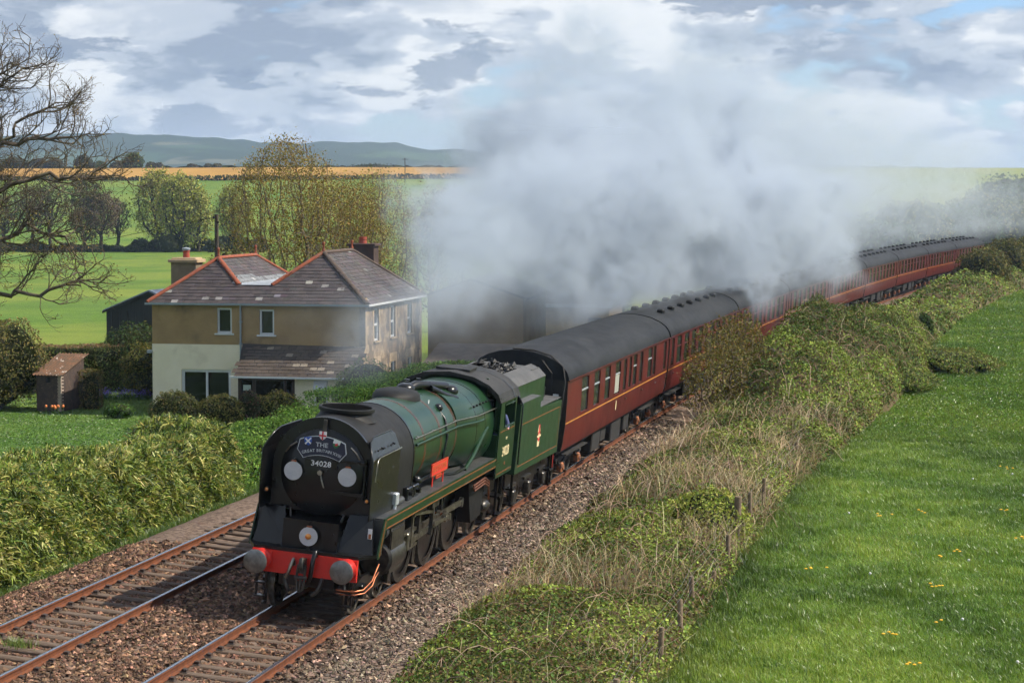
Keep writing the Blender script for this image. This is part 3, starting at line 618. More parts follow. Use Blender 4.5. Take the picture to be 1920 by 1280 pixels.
# cab
cab = part('cab', MB().box(1.295, 1.325, 12.0, 13.95, 1.44, 2.62).box(-1.325, -1.295, 12.0, 13.95, 1.44, 2.62)
     .prism([(12.0, 2.62), (12.52, 2.62), (12.42, 3.34), (12.0, 3.34)], 1.17, 1.325, 'x').prism([(12.0, 2.62), (12.52, 2.62), (12.42, 3.34), (12.0, 3.34)], -1.325, -1.17, 'x')
     .box(1.27, 1.32, 13.78, 13.95, 2.62, 3.34).box(-1.32, -1.27, 13.78, 13.95, 2.62, 3.34).box(1.24, 1.315, 12.3, 13.95, 3.24, 3.36).box(-1.315, -1.24, 12.3, 13.95, 3.24, 3.36)
     .box(-1.29, 1.29, 11.96, 12.02, 1.9, 2.50).box(-.84, .84, 12.5, 12.56, 2.5, 3.8), m_green, L)
part('cab_floor', MB().box(-1.28, 1.28, 12.03, 13.9, 1.40, 1.47).box(-1.0, 1.0, 12.04, 12.35, 1.47, 3.3).box(-1.27, 1.27, 13.55, 13.6, 1.47, 2.35), m_dark, cab)
for sg in (-1, 1):
    def vf(u, z, o): return (sg*(1.30-.42*u+o*.8), 11.95+.60*u-o*.5, z)
    def vq(u0, u1, z0, z1, o, th): return [[vf(u, z, q) for u, z in ((u0, z0), (u1, z0), (u1, z1), (u0, z1))] for q in (o, o-th)]
    w1 = part('front_window', MB().loft(vq(.05, 1, 2.60, 3.36, -.01, .01)), m_glass, cab)
    part('window_frame', MB().loft(vq(0, 1, 2.54, 2.61, .012, .03)).loft(vq(0, 1, 3.34, 3.42, .012, .03)).loft(vq(0, .08, 2.61, 3.34, .012, .03)).loft(vq(.93, 1.0, 2.61, 3.34, .012, .03)), m_green, w1)
    part('side_window_frame', MB().tube([(sg*1.33, 12.56, 2.66), (sg*1.325, 12.48, 3.20), (sg*1.32, 13.72, 3.20), (sg*1.33, 13.74, 2.66), (sg*1.33, 12.56, 2.66)], .018, 6), m_green, cab)
    part('lining', MB().box(min(sg*1.324, sg*1.329), max(sg*1.324, sg*1.329), 12.1, 13.85, 2.55, 2.565).box(min(sg*1.324, sg*1.329), max(sg*1.324, sg*1.329), 12.1, 13.85, 1.52, 1.535), m_orange, cab)
    part('cab_steps', MB().box(sg*1.2-.03, sg*1.2+.03, 12.9, 12.95, .4, 1.44).box(sg*1.2-.03, sg*1.2+.03, 13.4, 13.45, .4, 1.44).box(sg*1.1-.15, sg*1.1+.2, 12.9, 13.45, .4, .44).box(sg*1.1-.15, sg*1.1+.2, 12.9, 13.45, .85, .89), m_black, L)
roof_p = [(x, z) for x, z in [(-1.34, 3.30), (-1.25, 3.50), (-1.0, 3.70), (-.6, 3.86), (0, 3.93), (.6, 3.86), (1.0, 3.70), (1.25, 3.50), (1.34, 3.30), (1.29, 3.29), (1.0, 3.62), (.5, 3.80), (0, 3.86), (-.5, 3.80), (-1.0, 3.62), (-1.29, 3.29)]]
rf = part('cab_roof', MB().prism(roof_p, 11.86, 14.25), m_cabroof, L, 25)
part('roof_vent', MB().box(-.5, .35, 12.5, 13.3, 3.90, 3.955), m_cabroof, rf); part('roof_rib', MB().loft([[(x*1.01, s, 3.2+(z-3.2)*1.015) for x, z in roof_p[:9]] for s in (13.5, 13.56)], closed=False), m_black, rf)
lettering('cab_numerals', '34028', .33, SIDE(1.327, 12.98, 2.02), m_cream, cab, squash=1.0)
lettering('class_mark', '7P5F', .09, SIDE(1.327, 12.98, 2.34), m_cream, cab); part('route_disc', MB().lathe([(.05, 0), (.05, .004)], (1.326, 12.98, 1.72), 'x', 14), m_orange, cab)
# wheels and motion
for sg in (-1, 1):
    for s in (1.35, 3.25): wheel(L, sg*.75, s, .47, 'bogie_wheel', True)
    for s in (5.15, 7.42, 9.69): wheel(L, sg*.75, s, .94, 'driving_wheel', False)
    wheel(L, sg*.75, 12.1, .55, 'trailing_wheel', False)
    part('cylinder', MB().lathe([(.30, 0), (.36, .05), (.36, 1.2), (.30, 1.25)], (sg*1.0, 2.0, 1.02), 'y', 24).box(min(sg*.6, sg*1.28), max(sg*.6, sg*1.28), 2.05, 3.15, 1.05, 1.66).box(min(sg*1.0, sg*1.30), max(sg*1.0, sg*1.30), 2.08, 3.12, .74, 1.60), m_green if False else m_motion, L, 40)
    part('valve_chest', MB().cyl((sg*1.08, 1.85, 1.60), (sg*1.08, 3.3, 1.60), .17, n=18), m_plate, L, 40)
    part('slide_bar', MB().box(sg*1.05-.05, sg*1.05+.05, 3.2, 5.2, 1.18, 1.25).box(sg*1.05-.05, sg*1.05+.05, 3.2, 5.2, .84, .90), m_rod, L)
    part('crosshead', MB().bbox(sg*1.05-.09, sg*1.05+.09, 4.2, 4.7, .86, 1.22, .02).cyl((sg*1.05, 3.2, 1.03), (sg*1.05, 4.3, 1.03), .045), m_rod, L)
    def rod(a, b, h, w2, tt): 
        (s0, z0), (s1, z1) = a, b; return MB().prism([(s0, z0-h), (s1, z1-h*1.1), (s1, z1+h*1.1), (s0, z0+h)], tt-w2, tt+w2, 'x').lathe([(h*1.7, -w2*1.4), (h*1.7, w2*1.4)], (tt, s0, z0), 'x', 14).lathe([(h*2.1, -w2*1.4), (h*2.1, w2*1.4)], (tt, s1, z1), 'x', 14)
    ph = R(35 if sg > 0 else 125); cs, cz_ = .30*math.cos(ph), .30*math.sin(ph)
    part('connecting_rod', rod((4.5, 1.03), (7.42+cs, .94+cz_), .06, .03, sg*1.12), m_rod, L, 40)
    part('coupling_rod', rod((5.15+cs, .94+cz_), (7.42+cs, .94+cz_), .055, .028, sg*.98), m_rod, L, 40)
    part('coupling_rod', rod((7.42+cs, .94+cz_), (9.69+cs, .94+cz_), .055, .028, sg*.98), m_rod, L, 40)
    part('crank_pin', MB().cyl((sg*.78, 7.42+cs, .94+cz_), (sg*1.2, 7.42+cs, .94+cz_), .07), m_copper, L, 50)
    part('return_crank', rod((7.42+cs, .94+cz_), (7.42-.12, .94+.2), .05, .025, sg*1.21), m_rod, L, 40)
    part('eccentric_rod', rod((7.30, 1.14), (6.05, 1.20), .032, .02, sg*1.25), m_rod, L, 40)
    part('expansion_link', MB().prism([(5.95, .95), (6.08, .92), (6.16, 1.3), (6.1, 1.7), (5.97, 1.68), (6.03, 1.3)], sg*1.18-.04, sg*1.18+.04, 'x').box(sg*1.18-.06, sg*1.18+.06, 5.8, 6.4, 1.55, 1.72), m_motion, L)
    part('radius_rod', rod((6.03, 1.45), (4.4, 1.62), .03, .02, sg*1.18).prism([(4.36, .92), (4.44, .92), (4.46, 1.7), (4.38, 1.7)], sg*1.15-.02, sg*1.15+.02, 'x'), m_rod, L, 40)
    part('motion_bracket', MB().box(sg*.9-.25, sg*.9+.25, 5.05, 5.2, 1.0, 1.9), m_motion, L)
    part('sand_pipe', MB().tube([(sg*.82, 6.2, 1.8), (sg*.84, 6.25, 1.1), (sg*.78, 6.35, .2)], .022).tube([(sg*.82, 8.5, 1.8), (sg*.84, 8.52, 1.1), (sg*.78, 8.62, .2)], .022), m_rod, L)
    part('brake_hanger', MB().box(sg*.75-.05, sg*.75+.05, 6.15, 6.28, .25, 1.2).box(sg*.75-.05, sg*.75+.05, 8.45, 8.58, .25, 1.2).box(sg*.75-.05, sg*.75+.05, 10.6, 10.75, .25, 1.2), m_motion, L)
    part('ash_pan', MB().prism([(9.9, 1.6), (11.8, 1.5), (11.6, .6), (10.5, .55)], sg*.62, sg*1.12, 'x'), m_smoke, L)
    for k in range(3): part('injector_feed_pipe', MB().tube([(sg*1.24, 9.9+.1*k, 1.52-.07*k), (sg*1.24, 11.2, 1.56-.07*k), (sg*1.22, 11.8, 1.4-.06*k), (sg*1.15, 12.3, .9)], .024, 7), m_copper, L, 60)
    part('injector', MB().sph((sg*1.12, 11.9, .78), (.14, .3, .16)).cyl((sg*1.12, 11.6, .78), (sg*1.12, 12.4, .74), .07).tube([(sg*1.12, 12.3, .74), (sg*1.1, 12.8, .5), (sg*1.0, 13.3, .45)], .04), m_motion, L, 50)
    part('trailing_truck', MB().prism([(11.2, .45), (13.0, .45), (13.1, .8), (12.5, .95), (11.7, .95), (11.1, .8)], sg*.92, sg*1.0, 'x').bbox(sg*1.0-.12, sg*1.0+.12, 11.9, 12.3, .42, .72, .03), m_black, L)
    part('bogie_frame', MB().prism([(.9, .35), (3.7, .35), (3.75, .6), (3.2, .75), (1.4, .75), (.85, .6)], sg*.87, sg*.93, 'x').bbox(sg*.93-.06, sg*.93+.1, 1.2, 1.5, .35, .62, .03).bbox(sg*.93-.06, sg*.93+.1, 3.1, 3.4, .35, .62, .03), m_black, L)

# headboard and discs hung on the smokebox lamp irons
H = thing('headboard', 'dark blue arched headboard with three shields on the locomotive smokebox', 'headboard', LM @ Matrix.Translation((0, 1.02, 3.27)))
def curve_band(s0, s1, half, up, dn, sag):
    n = 12; top = [(-half+2*half*k/n, up-sag*((2*k/n-1)**2)) for k in range(n+1)]; bot = [(half*.80-2*half*.80*k/n, dn-sag*.8*((2*k/n-1)**2)) for k in range(n+1)]
    return MB().prism(top+[(half*1.08, dn*.15-sag*.95+.03)]+bot+[(-half*1.08, dn*.15-sag*.95+.03)], s0, s1)
bd = part('board', curve_band(-.01, .015, .45, .20, -.16, .10), m_navy, H)
part('board_edge', curve_band(.0, .013, .465, .215, -.175, .10), m_silver, H)
lettering('title_letters', 'THE', .125, FRONT(-.005, -.012, .035), m_silver, bd, squash=1.1)
def arc_text(body, size, rad, zc, parent, m, adv):
    tot = sum(adv(c) for c in body); x = -tot/2
    for c in body:
        a = adv(c); xc = x+a/2; x += a
        if c == ' ': continue
        th = xc/rad; M = FRONT(rad*math.sin(th), -.012, zc-rad*(1-math.cos(th))) @ Matrix.Rotation(-th, 4, 'Z')
        link('letter', text_mesh(c, size, M), m, parent)
arc_text('GREAT BRITAIN XVIII', .082, 1.05, -.075, bd, m_silver, lambda c: {'I': .023, ' ': .026}.get(c, .054))
def shield(x, z, tilt, w_, h_):
    P = [(-w_/2, h_/2), (w_/2, h_/2), (w_/2, -h_*.05), (w_*.32, -h_*.3), (0, -h_/2), (-w_*.32, -h_*.3), (-w_/2, -h_*.05)]; c_, s_ = math.cos(tilt), math.sin(tilt)
    return [(x+u*c_-v*s_, z+u*s_+v*c_) for u, v in P]
def bar(x, z, ang, l, h): 
    c_, s_ = math.cos(ang), math.sin(ang); return [(x+u*c_-v*s_, z+u*s_+v*c_) for u, v in ((-l/2, -h/2), (l/2, -h/2), (l/2, h/2), (-l/2, h/2))]
s1 = part('shield', MB().prism(shield(0, .22, 0, .145, .17), -.030, -.012), m_white, H, None, 'white shield with a red cross'); part('cross', MB().prism(bar(0, .225, 0, .145, .03), -.035, -.0305).prism(bar(0, .225, math.pi/2, .165, .03), -.036, -.0306), m_flagred, s1)
s2 = part('shield', MB().prism(shield(-.285, .085, R(12), .145, .17), -.030, -.012), m_flagblue, H, None, 'blue shield with a white diagonal cross'); part('cross', MB().prism(bar(-.285, .09, R(50), .17, .028), -.035, -.0305).prism(bar(-.285, .09, R(-38), .15, .028), -.036, -.0306), m_white, s2)
s3 = part('shield', MB().prism(shield(.285, .085, R(-14), .145, .17), -.030, -.012), m_flaggreen, H, None, 'white over green shield with a red device'); part('upper_field', MB().prism(bar(.297, .128, R(-14), .143, .08), -.034, -.0305), m_white, s3); part('device', MB().prism([(.26, .06), (.30, .05), (.325, .085), (.315, .115), (.29, .10), (.27, .10)], -.038, -.0345), m_flagred, s3)
for nm, x, s, z, r_, lb in (('headcode_disc', -.55, 1.03, 2.735, .185, 'plain grey headcode disc on the left of the smokebox door, under the headboard'), ('headcode_disc', .55, 1.03, 2.735, .185, 'plain grey headcode disc on the right of the smokebox door, under the headboard'), ('headcode_disc', 0, .58, 1.56, .185, 'grey headcode disc with brass centre standing above the red buffer beam')):
    o = thing(nm, lb, 'disc', LM @ Matrix.Translation((x, s, z)), 'headcode discs on the locomotive front')
    part('disc', MB().lathe([(r_, 0), (r_, .012)], (0, 0, 0), 'y', 36), m_disc, o)
    part('clip', MB().box(-.05, .05, .0, .04, r_-.01, r_+.025), m_copper, o)
    if z < 2: part('lamp_boss', MB().lathe([(.06, 0), (.055, -.03), (.03, -.05)], (0, 0, 0), 'y', 16), m_amber, o, 40)

# driver leaning at the cab window
def skin_person(M):
    J = {'pel': (0, 0, .0, .15), 'che': (.02, -.02, .33, .17), 'shl': (.16, -.04, .46, .09), 'shr': (-.16, .0, .46, .09), 'nek': (.04, -.03, .52, .062), 'hed': (.06, -.06, .62, .085), 'top': (.06, -.06, .74, .085),
         'ell': (.26, -.10, .26, .055), 'wrl': (.30, -.30, .20, .04), 'hal': (.31, -.38, .21, .035), 'elr': (-.22, -.1, .22, .055), 'wrr': (-.18, -.32, .2, .04), 'kne': (-.08, -.1, -.4, .09), 'ank': (-.08, -.02, -.82, .06), 'knf': (.09, -.1, -.4, .09), 'anf': (.09, -.02, -.82, .06)}
    E = [('pel', 'che'), ('che', 'nek'), ('nek', 'hed'), ('hed', 'top'), ('che', 'shl'), ('shl', 'ell'), ('ell', 'wrl'), ('wrl', 'hal'), ('che', 'shr'), ('shr', 'elr'), ('elr', 'wrr'), ('pel', 'kne'), ('kne', 'ank'), ('pel', 'knf'), ('knf', 'anf')]
    ks = list(J); me = bpy.data.meshes.new('person'); me.from_pydata([J[k][:3] for k in ks], [(ks.index(a), ks.index(b)) for a, b in E], [])
    o = bpy.data.objects.new('person', me); COL.objects.link(o); md = o.modifiers.new('s', 'SKIN'); sv_ = me.skin_vertices[0].data
    for k, q in zip(ks, sv_): q.radius = (J[k][3], J[k][3])
    sv_[0].use_root = True; o.modifiers.new('d', 'SUBSURF').levels = 1
    dg = bpy.context.evaluated_depsgraph_get(); m2 = bpy.data.meshes.new_from_object(o.evaluated_get(dg)); bpy.data.objects.remove(o)
    for m_ in (mat('overall_blue', (.035, .05, .13), (.05, .065, .16), scale=12, rough=.85), mat('skin', (.50, .27, .19), rough=.6)): m2.materials.append(m_)
    for pl in m2.polygons:
        pl.material_index = 1 if (pl.center.z > .55 or pl.center.y < -.30) else 0; pl.use_smooth = True
    o = link('person', m2, None); o.matrix_world = M; return o
pm = skin_person(LM @ Matrix.Translation((1.02, 13.35, 2.36)))
tag(pm, 'person in blue overalls leaning at the locomotive cab window', 'person')
part('cap', MB().lathe([(.10, 0), (.115, .05), (.09, .09), (.02, .10)], (.06, -.06, .71), 'z', 16).prism([(-.02, -.15), (.14, -.15), (.13, -.24), (0, -.24)], .715, .73, 'z'), m_dark, pm, 40)

# ------------------------------------------------------------------ tender
TM = frame(14.2, 3.2)
T = thing('tender', 'green coal tender with lined sides and a crest coupled behind the locomotive', 'tender', TM)
def tb(s): return s-14.2
part('tank', MB().prism([(tb(14.45), 1.24), (tb(20.35), 1.18), (tb(20.42), 2.63), (tb(17.25), 2.70), (tb(17.22), 3.02), (tb(14.62), 3.02)], -1.31, 1.31, 'x'), m_tgreen, T)
part('tank_top', MB().box(-1.29, 1.29, tb(17.30), tb(20.38), 2.70, 2.712).box(1.0, 1.30, tb(14.7), tb(17.2), 3.025, 3.035).box(-1.30, -1.0, tb(14.7), tb(17.2), 3.025, 3.035), mat('tender_top_grey', (.10, .10, .104), (.06, .058, .056), scale=3, rough=.5), T)
part('coal_rave', MB().prism([(-1.05, 2.71), (-1.05, 3.38), (-.86, 3.56), (-.80, 3.52), (-.80, 2.71)], tb(14.7), tb(18.95)).prism([(1.05, 2.71), (1.05, 3.38), (.86, 3.56), (.80, 3.52), (.80, 2.71)], tb(14.7), tb(18.95)).prism([(-1.05, 2.71), (1.05, 2.71), (1.05, 3.38), (.86, 3.56), (-.86, 3.56), (-1.05, 3.38)], tb(18.9), tb(18.98)), m_tgreen, T)
part('rave_plate', MB().loft([[(.62, tb(s), 3.66), (.86, tb(s), 3.565), (1.06, tb(s), 3.385), (1.06, tb(s), 3.40), (.87, tb(s), 3.58), (.62, tb(s), 3.675)] for s in (14.7, 18.96)]).loft([[(-.62, tb(s), 3.66), (-.86, tb(s), 3.565), (-1.06, tb(s), 3.385), (-1.06, tb(s), 3.40), (-.87, tb(s), 3.58), (-.62, tb(s), 3.675)] for s in (14.7, 18.96)]).box(-.86, .86, tb(17.9), tb(18.97), 3.57, 3.60), mat('tender_plate_grey', (.045, .044, .042), (.075, .072, .068), scale=2.5, rough=.55), T, 20)
part('front_sheet', MB().prism([(x, z) for x, z in [(-1.28, 1.45), (-1.28, 3.1), (-1.1, 3.5), (-.6, 3.72), (0, 3.80), (.6, 3.72), (1.1, 3.5), (1.28, 3.1), (1.28, 1.45), (1.16, 1.45), (1.16, 3.05), (1.0, 3.4), (.5, 3.6), (0, 3.66), (-.5, 3.6), (-1.0, 3.4), (-1.16, 3.05), (-1.16, 1.45)]], tb(14.62), tb(14.70)), m_black, T)
part('tool_box', MB().bbox(.3, .9, tb(19.3), tb(20.0), 2.72, 3.0, .02).cyl((-.4, tb(19.6), 2.7), (-.4, tb(19.6), 2.95), .25), m_black, T)
part('lamp_bracket', MB().tube([(.7, tb(19.0), 3.35), (.75, tb(19.15), 3.5), (.7, tb(19.2), 3.2)], .03), m_silver, T)
for sg in (-1, 1):
    a, b = (1.309, 1.314) if sg > 0 else (-1.314, -1.309)
    part('lining', MB().prism([(tb(14.75), 2.47), (tb(20.2), 2.45), (tb(20.2), 2.466), (tb(14.75), 2.486)], a, b, 'x').prism([(tb(14.75), 1.40), (tb(20.2), 1.36), (tb(20.2), 1.376), (tb(14.75), 1.416)], a, b, 'x').box(a, b, tb(14.75), tb(14.77), 1.416, 2.47).box(a, b, tb(20.18), tb(20.2), 1.376, 2.45), m_orange, T)
    part('handrail', MB().tube([(sg*1.36, tb(14.55), 1.5), (sg*1.36, tb(14.55), 3.0), (sg*1.25, tb(14.58), 3.2)], .022), m_black, T, 50)
    part('tender_frame', MB().prism([(tb(14.5), 1.2), (tb(20.3), 1.15), (tb(20.3), .85), (tb(19.9), .6), (tb(19.2), .8), (tb(18.2), .6), (tb(17.6), .8), (tb(16.8), .6), (tb(16.0), .8), (tb(15.2), .6), (tb(14.6), .8)], sg*1.02, sg*1.07, 'x'), m_black, T)
    part('tender_steps', MB().box(sg*1.22-.03, sg*1.22+.03, tb(20.1), tb(20.16), .3, 1.2).box(sg*1.22-.03, sg*1.22+.03, tb(19.75), tb(19.8), .3, 1.2).box(sg*1.15-.13, sg*1.15+.13, tb(19.75), tb(20.16), .3, .34).box(sg*1.15-.13, sg*1.15+.13, tb(19.75), tb(20.16), .7, .74).box(sg*1.15-.13, sg*1.15+.13, tb(14.7), tb(15.1), .4, .44).box(sg*1.15-.13, sg*1.15+.13, tb(14.7), tb(15.1), .8, .84).box(sg*1.22-.03, sg*1.22+.03, tb(14.7), tb(14.75), .4, 1.2), m_black, T)
    for s in (15.35, 17.35, 19.35):
        wheel(T, sg*.75, tb(s), .545, 'tender_wheel', False)
        part('axle_box', MB().bbox(sg*1.12-.09, sg*1.12+.09, tb(s)-.16, tb(s)+.16, .40, .72, .03).box(sg*1.1-.03, sg*1.1+.03, tb(s)-.45, tb(s)+.45, .78, .86), m_motion, T)
part('red_step_edge', MB().box(1.20, 1.25, tb(20.17), tb(20.22), .75, 1.2), m_red, T)
part('underframe', MB().box(-.9, .9, tb(14.5), tb(20.3), .75, 1.2), m_dark, T)
em = part('crest', MB().prism([(tb(17.22), 1.66), (tb(17.48), 1.66), (tb(17.50), 1.78), (tb(17.42), 1.93), (tb(17.52), 2.05), (tb(17.4), 2.22), (tb(17.3), 2.24), (tb(17.2), 2.06), (tb(17.28), 1.93), (tb(17.2), 1.78)], 1.311, 1.317, 'x'), m_cream, T)
part('crest_wheel', MB().lathe([(.085, 0), (.15, 0), (.15, .005), (.085, .005), (.085, 0)], (1.317, tb(17.36), 1.94), 'x', 20, caps=False).prism([(tb(17.28), 2.02), (tb(17.45), 2.02), (tb(17.42), 2.24), (tb(17.32), 2.26)], 1.317, 1.321, 'x'), m_flagred, em)
part('crest_bar', MB().box(1.318, 1.323, tb(17.1), tb(17.62), 1.91, 1.96), m_cream, em)
r5 = np.random.default_rng(11); n = 1300; P = np.stack([r5.uniform(-.78, .78, n), r5.uniform(tb(14.75), tb(18.0), n), np.zeros(n)], 1)
P[:, 2] = 3.50-.35*np.abs(P[:, 0])**2+.10*r5.normal(size=n)*.6+.1*np.sin(P[:, 1]*2.1)
oc = np.array([[1, 0, 0], [0, 1, 0], [-1, 0, 0], [0, -1, 0], [.3, .2, .8], [-.2, -.3, -.8]]); V = oc[None]*(1+.4*r5.normal(size=(n, 6, 3)))*(.035+.05*r5.random(n))[:, None, None]+P[:, None]
f8 = np.array([[0, 1, 4], [1, 2, 4], [2, 3, 4], [3, 0, 4], [1, 0, 5], [2, 1, 5], [3, 2, 5], [0, 3, 5]])
co_ = link('coal', np_mesh('coal', V.reshape(-1, 3), (np.arange(n)[:, None, None]*6+f8[None]).reshape(-1, 3)), m_coal); co_.matrix_world = TM; tag(co_, 'black lump coal heaped in the green tender', 'coal', None, 'stuff')
bed_c = part('coal_bed', MB().box(-.8, .8, tb(14.72), tb(18.8), 3.2, 3.45), m_dark, T)
# ------------------------------------------------------------------ coaches
m_maroon = mat('maroon_paint', (.100, .012, .008), (.066, .0095, .007), scale=.9, rough=.50, spec=.22, rvar=.15, c3=(.075, .018, .010), scale3=.5)
m_croof = mat('coach_roof_grey', (.010, .011, .013), (.019, .020, .022), scale=1.4, rough=.62, spec=.18, rvar=.2, stretch=(1, .4, 1), c3=(.03, .03, .03), scale3=.9)
m_lineY = mat('coach_lining_yellow', (.50, .21, .03), (.38, .15, .025), scale=1.5, rough=.5)
m_pane = mat('coach_window_glass', (.020, .028, .026), (.030, .040, .036), scale=.8, rough=.07, spec=.9)
m_blind = mat('pale_blind', (.30, .30, .25), rough=.8)
m_under = mat('underframe_black', (.010, .0095, .009), (.022, .019, .016), scale=5, rough=.7)
m_rustbox = mat('rusty_axle_box', (.40, .13, .04), (.12, .05, .025), scale=12, rough=.7)
ZW0, ZW1 = 2.02, 3.03
def side_t(z): return float(np.interp(z, [1.12, 1.35, 1.9, 2.1, 2.6, 3.03, 3.14], [1.335, 1.375, 1.405, 1.405, 1.395, 1.375, 1.36]))
def side_loft(mb, sg, s0, s1, z0, z1, th=.05, n=4, off=0.):
    zs = np.linspace(z0, z1, n); ring_ = lambda s: [(sg*(side_t(z)+off), s, z) for z in zs]+[(sg*(side_t(z)+off-th), s, z) for z in zs[::-1]]
    return mb.loft([ring_(s0), ring_(s1)])
PAT_A = [('w', 2.4, 1.2), ('w', 4.5, 1.05), ('w', 6.4, 1.0), ('w', 8.3, 1.05), ('d', 9.95, .62), ('n', 11.05, .55), ('w', 11.9, .8), ('d', 13.35, .62), ('w', 15.1, 1.0), ('d', 16.35, .62), ('d', 18.9, .62)]
PAT_B = [('d', .75, .62), ('w', 2.0, 1.2), ('w', 3.9, 1.2), ('w', 5.8, 1.2), ('w', 7.7, 1.2), ('d', 9.65, .62), ('w', 11.0, 1.2), ('w', 12.9, 1.2), ('w', 14.8, 1.2), ('w', 16.7, 1.2), ('d', 18.75, .62)]
PAT_C = [('d', .75, .62), ('w', 2.1, 1.3), ('w', 4.15, 1.3), ('w', 6.2, 1.3), ('w', 8.25, 1.3), ('w', 10.3, 1.3), ('w', 12.35, 1.3), ('w', 14.4, 1.3), ('w', 16.45, 1.3), ('d', 18.75, .62)]
def coach(pat, first=False, vents=True, seed=0):
    r = random.Random(seed); C_ = thing('railway_coach', 'maroon', 'coach', None)
    B0, B1 = .18, 19.97
    for sg in (-1, 1):
        mb = MB(); side_loft(mb, sg, B0, B1, 1.12, ZW0, n=7); side_loft(mb, sg, B0, B1, ZW1, 3.14, n=3)
        es = [B0]+[e for k, a, w_ in pat for e in (a, a+w_)]+[B1]
        for a, b in zip(es[::2], es[1::2]): side_loft(mb, sg, a, b, ZW0, ZW1, n=4)
        bs = part('body_side', mb, m_maroon, C_, 35)
        part('waist_line', side_loft(MB(), sg, B0+.02, B1-.02, 1.885, 1.925, .008, 2, .004), m_lineY, bs); part('cantrail_line', side_loft(MB(), sg, B0+.02, B1-.02, 3.075, 3.105, .008, 2, .004), m_lineY, bs)
        for k, a, w_ in pat:
            nm = 'door_window' if k == 'd' else 'window'
            W = part(nm, side_loft(MB(), sg, a, a+w_, ZW0, ZW1, .012, 4, -.03), m_pane, C_)
            if k == 'w':
                part('window_bar', side_loft(MB(), sg, a, a+w_, 2.64, 2.68, .02, 2, -.012), m_maroon if not first else m_silver, W)
                if r.random() < .07: part('blind', side_loft(MB(), sg, a+.06, a+w_-.06, 2.06, 2.62, .004, 2, -.026), m_blind, W)
            part('window_frame', side_loft(side_loft(MB(), sg, a, a+.035, ZW0, ZW1, .03, 4, .003), sg, a+w_-.035, a+w_, ZW0, ZW1, .03, 4, .003), m_maroon, W)
            if k == 'd':
                part('door', side_loft(side_loft(MB(), sg, a-.05, a-.035, 1.2, 2.98, .01, 6, .0035), sg, a+w_+.035, a+w_+.05, 1.2, 2.98, .01, 6, .0035), m_under, C_)
                part('door_handle', MB().box(min(sg*1.40, sg*1.45), max(sg*1.40, sg*1.45), a+w_+.06, a+w_+.16, 1.70, 1.74), m_rod, C_)
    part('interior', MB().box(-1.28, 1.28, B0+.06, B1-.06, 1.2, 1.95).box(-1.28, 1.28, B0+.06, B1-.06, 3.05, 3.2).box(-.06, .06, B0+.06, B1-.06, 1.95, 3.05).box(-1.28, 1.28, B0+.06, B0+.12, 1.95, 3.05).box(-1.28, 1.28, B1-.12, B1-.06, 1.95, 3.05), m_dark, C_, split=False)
    rp = [(-1.40, 3.12), (-1.39, 3.20), (-1.33, 3.34), (-1.20, 3.50), (-.98, 3.64), (-.65, 3.76), (-.3, 3.82), (0, 3.835), (.3, 3.82), (.65, 3.76), (.98, 3.64), (1.20, 3.50), (1.33, 3.34), (1.39, 3.20), (1.40, 3.12)]
    ro = part('roof', MB().prism(rp, B0-.02, B1+.02), m_croof, C_, 40)
    for s in np.arange(2.4, 19, 2.5): part('roof_seam', MB().loft([[(x*1.003, q, 3.12+(z-3.12)*1.008) for x, z in rp] for q in (s-.02, s+.02)], closed=False), m_croof, ro, 40)
    part('gutter', MB().box(1.385, 1.425, B0, B1, 3.10, 3.13).box(-1.425, -1.385, B0, B1, 3.10, 3.13), m_maroon, ro)
    if vents:
        for s in (3.0, 5.5, 8, 10.5, 13, 15.5, 17.5):
            for x in (-.5, .5): part('roof_vent', MB().bbox(x-.13, x+.13, s-.2, s+.2, 3.74, 3.93, .05), m_croof, ro)
    ep = [(-side_t(z), z) for z in (1.12, 1.35, 1.9, 2.6, 3.12)]+rp[1:-1]+[(side_t(z), z) for z in (3.12, 2.6, 1.9, 1.35, 1.12)]
    for s0, s1, q in ((B0-.01, B0+.05, -1), (B1-.05, B1+.01, 1)):
        e = part('end_panel', MB().prism(ep, s0, s1), m_under, C_)
        part('gangway', MB().prism([(-.45, 1.15), (.45, 1.15), (.45, 3.2), (.35, 3.3), (-.35, 3.3), (-.45, 3.2)], min(s0+q*.02, s0+q*.22)+.02*q, max(s0+q*.02, s0+q*.22)), m_under, e)
        part('end_step', MB().tube([(.95, s0+q*.05, 1.2), (.97, s0+q*.08, 2.6), (.9, s0+q*.08, 3.3), (.6, s0+q*.08, 3.62)], .02), m_under, e)
        for x in (-.86, .86):
            part('buffer', MB().lathe([(.22, 0), (.22, .03), (.09, .05), (.09, .2)] if q < 0 else [(.09, -.2), (.09, -.05), (.22, -.03), (.22, 0)], (x, -.0 if q < 0 else 20.15, 1.05), 'y', 18), m_under, e)
    if first:
        part('warning_label', MB().box(.98, 1.14, B0-.025, B0-.012, 2.52, 2.72), m_white, C_); part('warning_label', MB().box(.98, 1.14, B0-.026, B0-.013, 2.30, 2.51), m_yellow, C_)
        part('roof_pipe', MB().tube([(-.3, .2, 3.86), (.3, .35, 3.86), (.8, .3, 3.76), (1.2, .15, 3.5), (1.3, .1, 3.1), (1.25, .1, 2.0)], .028), m_under, C_, 50)
        part('crest', MB().prism([(8.85, 1.5), (8.95, 1.5), (8.98, 1.65), (8.93, 1.80), (8.87, 1.80), (8.82, 1.65)], 1.401, 1.408, 'x'), m_cream, C_)
    part('underframe', MB().box(-1.2, 1.2, .3, 19.85, .98, 1.13).box(-.25, .25, .3, 19.85, .75, .98), m_under, C_)
